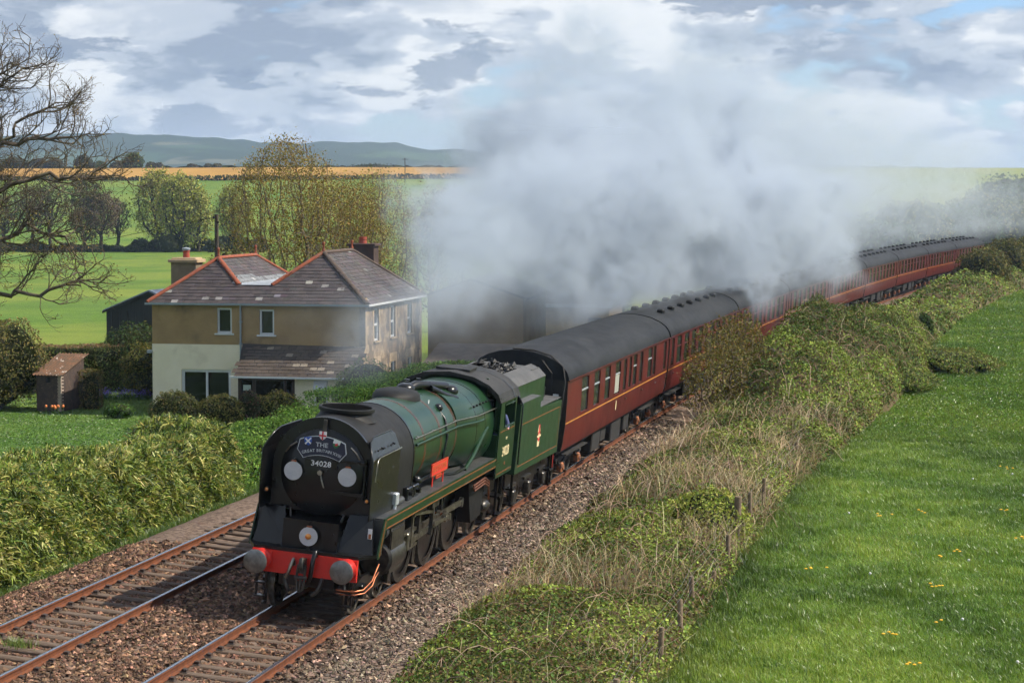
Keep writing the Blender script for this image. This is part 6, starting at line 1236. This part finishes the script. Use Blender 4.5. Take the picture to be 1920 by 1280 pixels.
# solar panels in the field beyond the ridge top and a dark hedge line
SP = thing('solar_array', 'rows of blue solar panels beyond the ochre field', 'solar panels', ((300-960)/4268.7*800, 800, gz(-124, 800)))
for k in range(9): part('panel_row', MB().box(-22+4.4*k, -22+4.4*k+4.1, -1, 1, 1.1, 1.2), mat('solar_blue', (.10, .15, .30), (.16, .21, .36), scale=.3, rough=.3), SP)
HR = thing('field_hedge', 'thin dark hedge along the top edge of the ochre field', 'hedge', (0, 0, 0)); xx = np.arange(-170, 60, 2.2); part('foliage', MB().loft([[(x, 776+q, gz(x, 776)+zz_) for q, zz_ in ((-1, -.2), (-.9, .8+.5*math.sin(x*1.7)), (.9, .9+.5*math.sin(x*2.3)), (1, -.2))] for x in xx]), m_inner, HR)
HR2 = thing('field_hedge', 'dark broken hedge along the lower edge of the ochre field', 'hedge', (0, 0, 0)); rr_ = np.random.default_rng(99); n = 5200; x = -175+rr_.random(n)*180; y = 655+8*np.sin(x/60)+.03*x-1+rr_.normal(size=n)*.7; z = ground_z(x, y)+rr_.random(n)*(.5+1.4*vnoise(x, y, 9, 77)); V2, F2 = leaves(np.stack([x, y, z], 1), rand_dirs(n, rr_), .5+.5*rr_.random(n), .7, .8, rr_)
link('foliage', np_mesh('foliage', V2, F2, np.repeat(ctint(n, np.array([(.04, .045, .018), (.07, .06, .025), (.05, .075, .02)])[rr_.integers(0, 3, n)], .25, rr_), 4, 0)), m_bleaf, HR2)

# short mown grass of the garden lawn
n = 70000; x = rt.uniform(-25.5, -7, n); y = rt.uniform(82, 116, n); s_, t_ = w2st(x, y); k = t_ < -11.5; x, y = x[k], y[k]; n = len(x); z = ground_z(x, y); pn = vnoise(x, y, 2.4, 88)
V2, F2 = leaves(np.stack([x, y, z+.015], 1), rt.normal(size=(n, 3))*.35+np.array([.2, -.3, .8]), .06+.07*rt.random(n), .4, .4, rt); lg = link('lawn_grass', np_mesh('lawn_grass', V2, F2, np.repeat(ctint(n, np.array([(.075, .155, .02), (.10, .19, .026), (.14, .22, .035)])[np.clip(pn*3.6-.3+rt.normal(size=n)*.5, 0, 2).astype(int)], .22, rt), 4, 0)), m_grassb); tag(lg, 'mown green lawn grass in the garden beside the house', 'grass', None, 'stuff')
# ------------------------------------------------------------------ right-hand bank: brambles, dry grass, fence, meadow
def in_view(P, m=60):
    d = P-np.array([0, 0, CAM_H]); c_, s_ = math.cos(.064104), math.sin(.064104); dep = d[:, 1]*c_-d[:, 2]*s_; up = d[:, 1]*s_+d[:, 2]*c_
    x = 960+4268.7*d[:, 0]/dep; y = 640-4268.7*up/dep; return (x > -m) & (x < 1920+m) & (y > -m) & (y < 1280+m) & (dep > 1)
_HS = [-20, -12, 10, 25, 38, 45, 52, 62, 75, 88, 98, 110, 130, 150, 200, 240, 300]
_HH = [.50, .50, .56, .68, .95, 1.7, 2.6, 3.0, 2.7, 1.9, 1.0, .8, 1.2, 1.6, 2.0, 2.1, 2.1]
def bank_h(s, t):
    pk = np.interp(s, _HS, _HH); tr = np.interp(s, [-20, 25, 45, 70, 95, 120, 300], [7.3, 7.5, 8.6, 9.6, 8.6, 8.4, 8.8]); tl = 2.55+.45*(vnoise(s, s*0+3, 2.2, 61)-.5)*2
    tp = np.interp(s, [-20, 30, 60, 100, 300], [5.2, 5.2, 5.0, 5.6, 5.6])
    u = np.where(t < tp, (t-tl)/(tp-tl), (tr-t)/(tr-tp)); prof = np.sqrt(np.clip(u, 0, 1)*(2-np.clip(u, 0, 1)))
    w_ = flat2w(s, t, 0*s); nz_ = .40+1.2*vnoise(w_[..., 0], w_[..., 1], 2.1, 62)
    return pk*prof*nz_+.10*(u > 0)*np.clip(u*4, 0, 1)
def bank_pts(n, s0, s1, r, pw=1.0):
    s = s0+(s1-s0)*r.random(n)**pw; t = 2.3+r.random(n)*8.0; e = .06; h = bank_h(s, t); k = h > .03; s, t, h = s[k], t[k], h[k]
    ds = (bank_h(s+e, t)-h)/e; dt = (bank_h(s, t+e)-h)/e; _, _, ph = trk(s); P = flat2w(s, t, 0*s); P[:, 2] = ground_z(P[:, 0], P[:, 1])+h
    N_ = np.stack([-(ds*np.sin(ph)+dt*np.cos(ph)), -(ds*np.cos(ph)-dt*np.sin(ph)), np.ones(len(s))], 1); N_ /= np.linalg.norm(N_, axis=1, keepdims=True)
    v = in_view(P); return P[v], N_[v], s[v], t[v]
rq = np.random.default_rng(31)
# ground under the growth
sv = np.concatenate([np.arange(-16, 60, .5), np.arange(60, 260, 1.5)]); tv = np.arange(2.0, 10.4, .4); S_, T_ = np.meshgrid(sv, tv, indexing='ij'); W_ = flat2w(S_, T_, 0*S_); hh = bank_h(S_, T_)
W_[..., 2] = ground_z(W_[..., 0], W_[..., 1])+np.where(hh > .02, hh*.86-.06, -.15); nt_ = len(tv); i = np.arange(len(sv)-1)[:, None]*nt_+np.arange(nt_-1)[None]
m_inner_b = mat('bank_litter', (.12, .088, .048), (.075, .065, .03), scale=2.5, rough=1.0, spec=.05, bump=.8, bscale=9, c3=(.06, .085, .022), scale3=1.1)
structure('trackside_bank', np_mesh('trackside_bank', W_.reshape(-1, 3), np.stack([i, i+1, i+nt_+1, i+nt_], -1).reshape(-1, 4), smooth=True), m_inner_b)
V_, F_, C_ = [], [], []; off = 0
for n, s0, s1, sz, pw in ((150000, -14, 36, .078, 1.0), (260000, 34, 102, .105, 1.1), (60000, 100, 250, .22, 1.2)):
    P, N_, s, t = bank_pts(n, s0, s1, rq, pw); n = len(P)
    patch = vnoise(P[:, 0], P[:, 1], 2.6, 63); dryp = vnoise(P[:, 0]+40, P[:, 1], 3.4, 64)+.10*sstep(t, 4.6, 6.6)*(s < 40); keep = rq.random(n) < np.where((dryp > .64) & (s < 40), .45, 1.0); P, N_, s, t, patch, dryp = P[keep], N_[keep], s[keep], t[keep], patch[keep], dryp[keep]; n = len(P)
    if s0 > 30:
        kk = rq.random(n) < np.clip(.42/np.maximum(N_[:, 2], .25), 0, 1); P, N_, s, t, patch, dryp = P[kk], N_[kk], s[kk], t[kk], patch[kk], dryp[kk]; n = len(P)
    P = P+N_*(rq.random(n)*.16-.07)[:, None]*(1+sz*4)
    lightp = patch > .54; base = np.where(lightp[:, None], np.array([(.22, .28, .045), (.27, .31, .065), (.165, .23, .038)])[rq.integers(0, 3, n)], np.array([(.10, .16, .028), (.13, .17, .034), (.155, .14, .04), (.065, .105, .02)])[rq.integers(0, 4, n)])
    if s0 > 30: base = base*np.array([.92, .95, .95])
    brown = (rq.random(n) < .13); base[brown] = np.array([.13, .075, .035])
    v, f = leaves(P, N_, sz*(.55+.9*rq.random(n)), .72, .75, rq); V_.append(v); F_.append(f+off); C_.append(np.repeat(ctint(n, base, .28, rq), 4, 0)); off += len(v)
br = link('brambles', np_mesh('brambles', np.concatenate(V_), np.concatenate(F_), np.concatenate(C_)), m_bleaf); tag(br, 'tangled green and brown brambles covering the bank between ballast and field', 'brambles', None, 'stuff')
# dry stalks and arching bramble canes
P, N_, s, t = bank_pts(110000, -14, 100, rq, 1.25); dryp = vnoise(P[:, 0]+40, P[:, 1], 3.4, 64)+.15*sstep(t, 5.0, 6.8); k = (rq.random(len(P)) < np.clip((dryp-.57)*2.4, .012, .55)*np.interp(s, [30, 42, 50], [1, .35, .04])); P, s = P[k], s[k]; n = len(P)
ln = (.28+.5*rq.random(n))*(1+s/140); le = rq.normal(size=(n, 2))*.55*ln[:, None]+np.array([.22, .12])*ln[:, None]; ln = ln*.85
V2, F2 = blades(P-np.array([0, 0, .08]), ln, .011*(1+s/70), le, rq, .4); dg = link('dry_grass', np_mesh('dry_grass', V2, F2, np.repeat(ctint(n, np.array([(.54, .42, .25), (.44, .33, .19), (.62, .52, .34), (.32, .22, .12)])[rq.integers(0, 4, n)], .2, rq), 6, 0)), m_strawm); tag(dg, 'bleached dry grass stalks standing along the fence and bank', 'dry grass', None, 'stuff')
P, N_, s, t = bank_pts(1500, -12, 70, rq, 1.2); n = len(P); a = rq.random(n)*6.28; L_ = .5+.9*rq.random(n); V_, F_ = [], []
mbc = MB()
for k in range(min(n, 520)):
    d = np.array([math.cos(a[k]), math.sin(a[k]), 0]); pts = [tuple(P[k]+d*L_[k]*u+np.array([0, 0, L_[k]*(.75*u*1.6-1.15*u*u)])) for u in np.linspace(0, 1.15, 6)]; mbc.tube(pts, .0065*(1+s[k]/90), 3)
cn = link('bramble_canes', np_mesh('bramble_canes', mbc.v, np.array([f for f in mbc.f if len(f) == 4])), mat('cane', (.25, .15, .10), (.34, .25, .17), scale=.7, rough=.8)); tag(cn, 'thin arching bramble canes over the trackside bank', 'brambles', None, 'stuff')
# rounded bush beyond the fence
w_ = flat2w(np.array([75.]), np.array([10.2]), np.array([0.]))[0]; bush('bramble_bush', 'low rounded dark bramble bush bulging into the field', (w_[0], w_[1], -.75), (2.6, 4.8, .62), 9000, .13, [(.15, .21, .036), (.19, .22, .05), (.11, .16, .03), (.20, .18, .055)], 301, amp=.45)
w_ = flat2w(np.array([63.]), np.array([8.6]), np.array([0.]))[0]; bush('bramble_bush', 'leafy bramble bush on the field side of the big mound', (w_[0], w_[1], -.7), (1.6, 3.8, .60), 7000, .12, [(.16, .22, .038), (.12, .175, .03), (.20, .21, .055)], 302, amp=.45)
w_ = flat2w(np.array([14.5]), np.array([6.3]), np.array([0.]))[0]; bush('bright_bush', 'bright yellow-green bush growing over the tall fence post', (w_[0], w_[1], -.55), (1.0, 1.5, .72), 5200, .085, [(.28, .32, .05), (.22, .28, .045), (.34, .35, .08)], 303, amp=.3)
# saplings beside the second coach
for k, (s_, t_, h) in enumerate(((39.5, 3.0, 3.1), (42.0, 2.9, 3.9), (43.6, 3.5, 3.6), (45.8, 3.1, 4.1), (47.4, 3.6, 3.8), (50.0, 3.3, 4.0))):
    w_ = flat2w(np.array([s_]), np.array([t_]), np.array([0.]))[0]; lab = ['shortest yellowish sapling, nearest the loco, beside the second coach', 'yellowish sapling second nearest the loco beside the second coach', 'yellowish sapling with pale stems, third along from the loco', 'tall yellowish sapling in the middle of the sapling group', 'yellowish sapling, second from the mound, beside the second coach', 'yellowish sapling at the edge of the bramble mound'][k]
    make_tree('sapling', lab, (w_[0], w_[1], gz(w_[0], w_[1])), vase(h, .95, 420, 310+k, .25), .6, .16, .009, .035, m_bark_b, (8, .095, .11, [(.17, .145, .03), (.13, .125, .03), (.20, .15, .035), (.10, .10, .025)], m_bleaf, False), seed=310+k, infl=1.2, kill=.24, sides=4, group='yellowish saplings beside the line', cat='sapling')
for k, (s_, t_, h) in enumerate(((170, 5.5, 4.2), (185, 6.0, 4.8), (205, 6.5, 5.5), (228, 7, 6))):
    w_ = flat2w(np.array([float(s_)]), np.array([t_]), np.array([0.]))[0]; bush('lineside_bush', ['russet bush beside the second last coach', 'russet bush beside the last coach', 'tall olive bush right of the last coach', 'tall olive bush at the right edge beyond the train'][k], (w_[0], w_[1], -.6), (2.2, 3.5, h*.5), 4200, .26, [(.14, .115, .03), (.10, .10, .026), (.075, .08, .02)], 330+k, amp=.35, shell=.4)
w_ = flat2w(np.array([91.]), np.array([8.2]), np.array([0.]))[0]; bush('ivy_post', 'dark ivy-covered stump standing by the fence', (w_[0], w_[1], -.6), (.45, .45, 1.05), 1300, .13, DARKG, 340)
# fence
FN = thing('post_and_wire_fence', 'weathered post and wire fence between the brambles and the meadow', 'fence', (0, 0, 0)); m_post = mat('weathered_post', (.20, .145, .09), (.12, .085, .058), scale=6, rough=.95, bump=.5)
pm_ = MB().lathe([(.055, 0), (.055, 1.25), (.045, 1.28)], (0, 0, 0), 'z', 9).mesh('post', 40); pm_.materials.append(m_post); pm2 = MB().lathe([(.095, 0), (.09, 1.45), (.08, 1.48)], (0, 0, 0), 'z', 11).mesh('post', 40); pm2.materials.append(m_post); tops = []
for k, s_ in enumerate(np.arange(-9.3, 235, 2.9)):
    w_ = flat2w(np.array([s_]), np.array([7.15+.06*math.sin(k*2.1)]), np.array([0.]))[0]; g = gz(w_[0], w_[1]); big = k in (8, 30, 52); o = link('post', pm2 if big else pm_, None, FN); o.location = (w_[0], w_[1], g-.1-(0 if big else random.choice((.08, .35, .6, .72, .8)))); o.rotation_euler = (random.uniform(-.06, .06), random.uniform(-.07, .07), random.random()*6); tops.append((w_[0], w_[1], g))
for z in (.35, .6, .85, 1.08): part('wire', MB().tube([(x, y, g+z+.02*math.sin(k*1.7)) for k, (x, y, g) in enumerate(tops)], .004, 3), mat('galvanised_wire', (.20, .19, .18), rough=.5, metal=.6), FN)
# meadow grass
def meadow(n, s0, s1, pw):
    s = s0+(s1-s0)*rq.random(n)**pw; t = 6.7+rq.random(n)**.9*(8.5+.05*s); P = flat2w(s, t, 0*s); P[:, 2] = ground_z(P[:, 0], P[:, 1])-.02; k = in_view(P, 40)&((bank_h(s, t) < .08)|(t > 7)); return P[k], s[k], t[k]
GP = np.array([(.060, .145, .016), (.085, .185, .022), (.115, .225, .030), (.165, .265, .045)])*np.array([1.38, 1.10, 1.0])
P, s, t = meadow(250000, -14, 44, 1.0); n = len(P); pn = .5*vnoise(P[:, 0], P[:, 1], 1.3, 71)+.5*vnoise(P[:, 0], P[:, 1], 5.5, 75); pn = np.clip((pn-.5)*1.9+.5, 0, 1); clump = vnoise(P[:, 0], P[:, 1], .5, 72); idx = np.clip((pn*1.7+rq.normal(size=n)*.35)*2.2, 0, 3).astype(int); base = GP[idx]*(.72+.55*pn)[:, None]*(1-.45*sstep(9.6-t, 0, 2.4))[:, None]
ln = (.05+.09*rq.random(n)+.42*np.clip(clump-.52, 0, 1))*(1+.8*sstep(8.4-t, 0, 1.4)); V2, F2 = blades(P, ln, .011+.006*rq.random(n), rq.normal(size=(n, 2))*.07+np.array([-.03, 0]), rq)
mg = link('meadow_grass', np_mesh('meadow_grass', V2, F2, np.repeat(ctint(n, base, .25, rq), 6, 0)), m_grassb); tag(mg, 'lush green meadow grass in the near right field', 'grass', None, 'stuff'); print('meadow', n)
P, s, t = meadow(200000, 40, 220, 1.5); n = len(P); pn = vnoise(P[:, 0], P[:, 1], 3.0, 71); idx = np.clip((pn*1.7+rq.normal(size=n)*.3)*2.2, 0, 3).astype(int)
V2, F2 = leaves(P+np.array([0, 0, .05]), rq.normal(size=(n, 3))*.5+np.array([.3, -.3, .35]), (.13+.10*rq.random(n))*(1+s/150), .32, .5, rq); mg2 = link('distant_meadow_grass', np_mesh('distant_meadow_grass', V2, F2, np.repeat(ctint(n, GP[idx]*1.05, .25, rq), 4, 0)), m_grassb); tag(mg2, 'green meadow grass further up the right field', 'grass', None, 'stuff'); print('meadow2', n)
# dandelions
dm = MB().lathe([(.0, .0), (.028, .004), (.03, .014), (.015, .022)], (0, 0, 0), 'z', 9).mesh('dandelion', 60); dm.materials.append(mat('dandelion_yellow', (.75, .42, .02), rough=.8)); dw = MB().sph((0, 0, .02), .026, 8, 6).mesh('dandelion', 60); dw.materials.append(mat('seed_head_white', (.62, .62, .60), rough=.9))
cent = [(rq.uniform(-3, 32), rq.uniform(9, 15)) for _ in range(14)]
for k in range(60):
    c0 = cent[k % 14]; s_, t_ = c0[0]+rq.normal()*.16, c0[1]+rq.normal()*.16; w_ = flat2w(np.array([s_]), np.array([t_]), np.array([0.]))[0]; wh = k % 6 == 4
    if wh: s_, t_ = rq.uniform(-3, 30), rq.uniform(9, 15); w_ = flat2w(np.array([s_]), np.array([t_]), np.array([0.]))[0]
    o = link('dandelion', dw if wh else dm, None); o.location = (w_[0], w_[1], gz(w_[0], w_[1])+.13+.04*rq.random()); o.scale = (1.25,)*3; tag(o, 'white dandelion seed head in the meadow grass' if wh else 'small yellow dandelion bloom in the meadow grass', 'dandelion', 'white dandelion seed heads in the meadow' if wh else 'yellow dandelions in the meadow')
# tuft of grass between the far rails
tu = thing('grass_tuft', 'tuft of grass growing between the rails of the empty track', 'grass', tuple(st2w(np.array([-4.3]), np.array([-TSP-.1]), np.array([-.19]))[0])); n = 160; V2, F2 = blades(rq.normal(size=(n, 3))*[.16, .12, 0], .12+.1*rq.random(n), .012, rq.normal(size=(n, 2))*.08, rq); link('blades', np_mesh('blades', V2, F2, np.repeat(ctint(n, (.14, .20, .04), .2, rq), 6, 0)), m_grassb, tu)
# ------------------------------------------------------------------ smoke plume (volume grid) and haze
def noise3(P, seed):
    g = np.random.default_rng(seed).random((64, 64, 64)).astype(np.float32); i = np.floor(P).astype(np.int32); f = (P-i).astype(np.float32); f = f*f*(3-2*f); i &= 63; j = (i+1) & 63
    x0, y0, z0 = i[..., 0], i[..., 1], i[..., 2]; x1, y1, z1 = j[..., 0], j[..., 1], j[..., 2]; u, v, w_ = f[..., 0], f[..., 1], f[..., 2]
    a = g[x0, y0, z0]*(1-u)+g[x1, y0, z0]*u; b = g[x0, y1, z0]*(1-u)+g[x1, y1, z0]*u; c = g[x0, y0, z1]*(1-u)+g[x1, y0, z1]*u; d = g[x0, y1, z1]*(1-u)+g[x1, y1, z1]*u
    return (a*(1-v)+b*v)*(1-w_)+(c*(1-v)+d*v)*w_
def fbm3(P, sc, oct_, seed, billow=False):
    o = 0; a = 1.; tot = 0
    for k in range(oct_):
        n_ = noise3(P/sc*2**k+17.3*k, seed+k)
        if billow: n_ = np.abs(n_*2-1)
        o = o+a*n_; tot += a; a *= .55
    return o/tot
PL_S = [1.0, 2.6, 5, 10, 16, 24, 32, 40, 50, 62, 74, 86, 98, 112, 130, 160, 200, 240, 290]
PL_T = [0., 0., -.4, -1.0, -1.7, -2.5, -2.9, -3.4, -3.8, -4.2, -3.8, -3.4, -3.6, -4.5, -6., -8., -9, -10, -11]
PL_Z = [4.0, 4.2, 4.6, 4.8, 5.2, 5.8, 6.2, 6.5, 6.8, 7.2, 7.7, 8.2, 8.8, 9.4, 9.8, 9.6, 9.0, 8.6, 8.4]
PL_R = [.3, .5, .7, 1.0, 1.4, 2.1, 3.1, 4.3, 5.7, 6.8, 7.3, 7.6, 7.8, 8.2, 8.4, 8.4, 8.2, 8.2, 8.2]
PL_D = [0., .16, .06, .05, .06, .09, .16, .32, .58, .72, .70, .48, .15, .040, .022, .020, .022, .026, .028]
def plume(name, label, ang, org, lo, hi, vox, seed):
    lo = np.array(lo, float); hi = np.array(hi, float); res = np.round((hi-lo)/vox).astype(int)+1; hi = lo+(res-1)*vox
    ax = [lo[k]+vox*np.arange(res[k]) for k in range(3)]; X, Y = np.meshgrid(ax[0], ax[1], indexing='ij'); c_, s_ = math.cos(ang), math.sin(ang)
    wx = org[0]+X*c_+Y*s_; wy = org[1]-X*s_+Y*c_; s, t = w2st(wx, wy)
    f = lambda a: np.interp(s, PL_S, a)[..., None]; z = ax[2][None, None]
    P = np.stack(np.broadcast_arrays(wx[..., None], wy[..., None], z), -1)
    warp = (fbm3(P, 6.0, 2, seed+40)-.5)*5.0; warp2 = (fbm3(P+50, 6.0, 2, seed+50)-.5)*5.0; k = np.clip(f(PL_R)/6, .1, 1)
    d = np.sqrt((t[..., None]+warp*k-f(PL_T))**2*.72+((z+warp2*k-f(PL_Z))*1.0)**2)/f(PL_R)
    n1 = fbm3(P+np.stack([warp, warp2, warp], -1)*.15, 5.5, 5, seed, True); n2 = fbm3(P, 13., 3, seed+9)
    n3 = fbm3(P+30, 4.2, 3, seed+21); env = .92-d-1.25*(n1-.22)+.9*(n2-.5)+.75*(n3-.5)
    ee = np.clip(env*1.9, 0, 1); rho = f(PL_D)*ee*ee*(3-2*ee)*np.clip(n3*3.2-.85, .10, 1.5)
    # thin lofted veil above the main body
    veil = np.clip(1-np.sqrt(((t[..., None]+6)/15)**2+((z-12.5-warp2*.5)/6.5)**2), 0, 1)*np.interp(s, [35, 60, 110, 160, 230], [0, .010, .014, .010, .006])[..., None]*np.clip(n2*3.2-1.0-.4*n1, 0, 1.5)
    rho = rho+veil
    # stray wisps low on the far side of the train, over the coach roofs
    wsp = np.clip(.62-fbm3(P+90, 3.2, 4, seed+70, True)*1.9, 0, 1)**1.3*np.exp(-((t[..., None]-np.interp(s, [30, 45, 60, 90, 120], [-5, -4, -1.5, -1.5, -5])[..., None])/3.6)**2-((z-4.2)/1.7)**2)*np.interp(s, [18, 30, 60, 90, 130, 260], [0, .10, .22, .28, .16, .12])[..., None]
    rho = rho*np.where(s[..., None] > 30, sstep(z+warp2*.35, 2.4, 5.2), 1.0)+wsp*sstep(z, 1.2, 3.2)
    # nothing inside the train itself
    train = (np.abs(t[..., None]) < 1.6) & (z < 3.9+.0*s[..., None]) & (s[..., None] > 0); rho = np.where(train, 0, rho); rho[rho < .0012] = 0
    # clear edges of the box
    for a_ in range(3):
        e = np.clip(np.minimum(np.arange(res[a_]), res[a_]-1-np.arange(res[a_]))/4., 0, 1); sh = [1, 1, 1]; sh[a_] = res[a_]
        if not (a_ == 1): rho = rho*e.reshape(sh)
    me = bpy.data.meshes.new(name); n = rho.size; LP = np.stack(np.meshgrid(*ax, indexing='ij'), -1).reshape(-1, 3); me.vertices.add(n); me.vertices.foreach_set('co', LP.astype(np.float32).ravel())
    at_ = me.attributes.new('d', 'FLOAT', 'POINT'); at_.data.foreach_set('value', rho.astype(np.float32).ravel())
    o = bpy.data.objects.new(name, me); COL.objects.link(o); o.matrix_world = Matrix.Translation((org[0], org[1], 0)) @ Matrix.Rotation(-ang, 4, 'Z')
    ng = bpy.data.node_groups.new(name, 'GeometryNodeTree'); ng.interface.new_socket('Geometry', in_out='INPUT', socket_type='NodeSocketGeometry'); ng.interface.new_socket('Geometry', in_out='OUTPUT', socket_type='NodeSocketGeometry')
    N_ = ng.nodes; gi = N_.new('NodeGroupInput'); go = N_.new('NodeGroupOutput'); vc = N_.new('GeometryNodeVolumeCube'); sm = N_.new('GeometryNodeSetMaterial'); si = N_.new('GeometryNodeSampleIndex'); si.data_type = 'FLOAT'; si.domain = 'POINT'
    na = N_.new('GeometryNodeInputNamedAttribute'); na.data_type = 'FLOAT'; na.inputs['Name'].default_value = 'd'; ps = N_.new('GeometryNodeInputPosition'); sx = N_.new('ShaderNodeSeparateXYZ'); Lk = ng.links.new
    Lk(ps.outputs[0], sx.inputs[0]); Lk(gi.outputs[0], si.inputs['Geometry']); Lk([q for q in na.outputs if q.enabled][0], si.inputs['Value'])
    def m_(op, a, b):
        q = N_.new('ShaderNodeMath'); q.operation = op
        for kk, v in enumerate((a, b)):
            if isinstance(v, (int, float)): q.inputs[kk].default_value = v
            else: Lk(v, q.inputs[kk])
        return q.outputs[0]
    idx = [m_('FLOOR', m_('ADD', m_('DIVIDE', m_('SUBTRACT', sx.outputs[k], float(lo[k])), vox), .5), 0.) for k in range(3)]
    fi = m_('ADD', m_('ADD', m_('MULTIPLY', idx[0], float(res[1]*res[2])), m_('MULTIPLY', idx[1], float(res[2]))), idx[2]); fti = N_.new('FunctionNodeFloatToInt'); Lk(fi, fti.inputs[0]); Lk(fti.outputs[0], si.inputs['Index'])
    Lk([q for q in si.outputs if q.enabled][0], vc.inputs['Density']); vc.inputs['Min'].default_value = tuple(lo); vc.inputs['Max'].default_value = tuple(hi)
    for k, nm in enumerate(('Resolution X', 'Resolution Y', 'Resolution Z')): vc.inputs[nm].default_value = int(res[k])
    sm.inputs['Material'].default_value = smoke_mat(); Lk(vc.outputs[0], sm.inputs['Geometry']); Lk(sm.outputs[0], go.inputs[0])
    o.modifiers.new('volume', 'NODES').node_group = ng; me.materials.append(smoke_mat()); tag(o, label, 'smoke', None, 'stuff'); print(name, res, n, float(rho.max())); return o
def smoke_mat():
    if 'smoke' in MATS: return MATS['smoke']
    m = bpy.data.materials.new('smoke'); m.use_nodes = True; t = NT(m.node_tree); v = t.n('ShaderNodeVolumePrincipled'); v.inputs['Color'].default_value = (.64, .715, .82, 1); v.inputs['Anisotropy'].default_value = .1
    v.inputs['Density Attribute'].default_value = ''; at_ = t.n('ShaderNodeAttribute', attribute_name='density'); ge = t.n('ShaderNodeNewGeometry').outputs['Position']
    fine_ = t.noise(ge, 1.15, 3, .62, .6); k = t.smooth(fine_, .36, .64, .05, 2.0); t.l(t.math('MULTIPLY', at_.outputs['Fac'], k), v.inputs['Density'])
    o = t.n('ShaderNodeOutputMaterial'); t.l(v.outputs[0], o.inputs['Volume']); MATS['smoke'] = m; return m
SMOKE = True
if SMOKE:
    plume('smoke_plume', 'billowing white-grey smoke blowing back from the locomotive over the train', .215, (TX0, TY0), (-24, 0, -1), (9, 128, 19.5), .36, 900)
    ox, oy, oph = trk(120.); plume('smoke_trail', 'thin grey smoke lingering above the far coaches', float(oph)+.06, (float(ox), float(oy)), (-26, 6, -1), (16, 170, 20), .75, 920)
HAZE = True
if HAZE:
    m = bpy.data.materials.new('haze'); m.use_nodes = True; t = NT(m.node_tree); v = t.n('ShaderNodeVolumePrincipled'); v.inputs['Color'].default_value = (.50, .66, .98, 1); v.inputs['Density'].default_value = 1.3e-4; v.inputs['Anisotropy'].default_value = .2; o = t.n('ShaderNodeOutputMaterial'); t.l(v.outputs[0], o.inputs['Volume'])
    hz = link('haze', MB().box(-4200, 4200, -60, 7000, -5, 130).mesh('haze'), m); tag(hz, 'pale blue haze lying over the distant hills', 'haze', None, 'stuff')
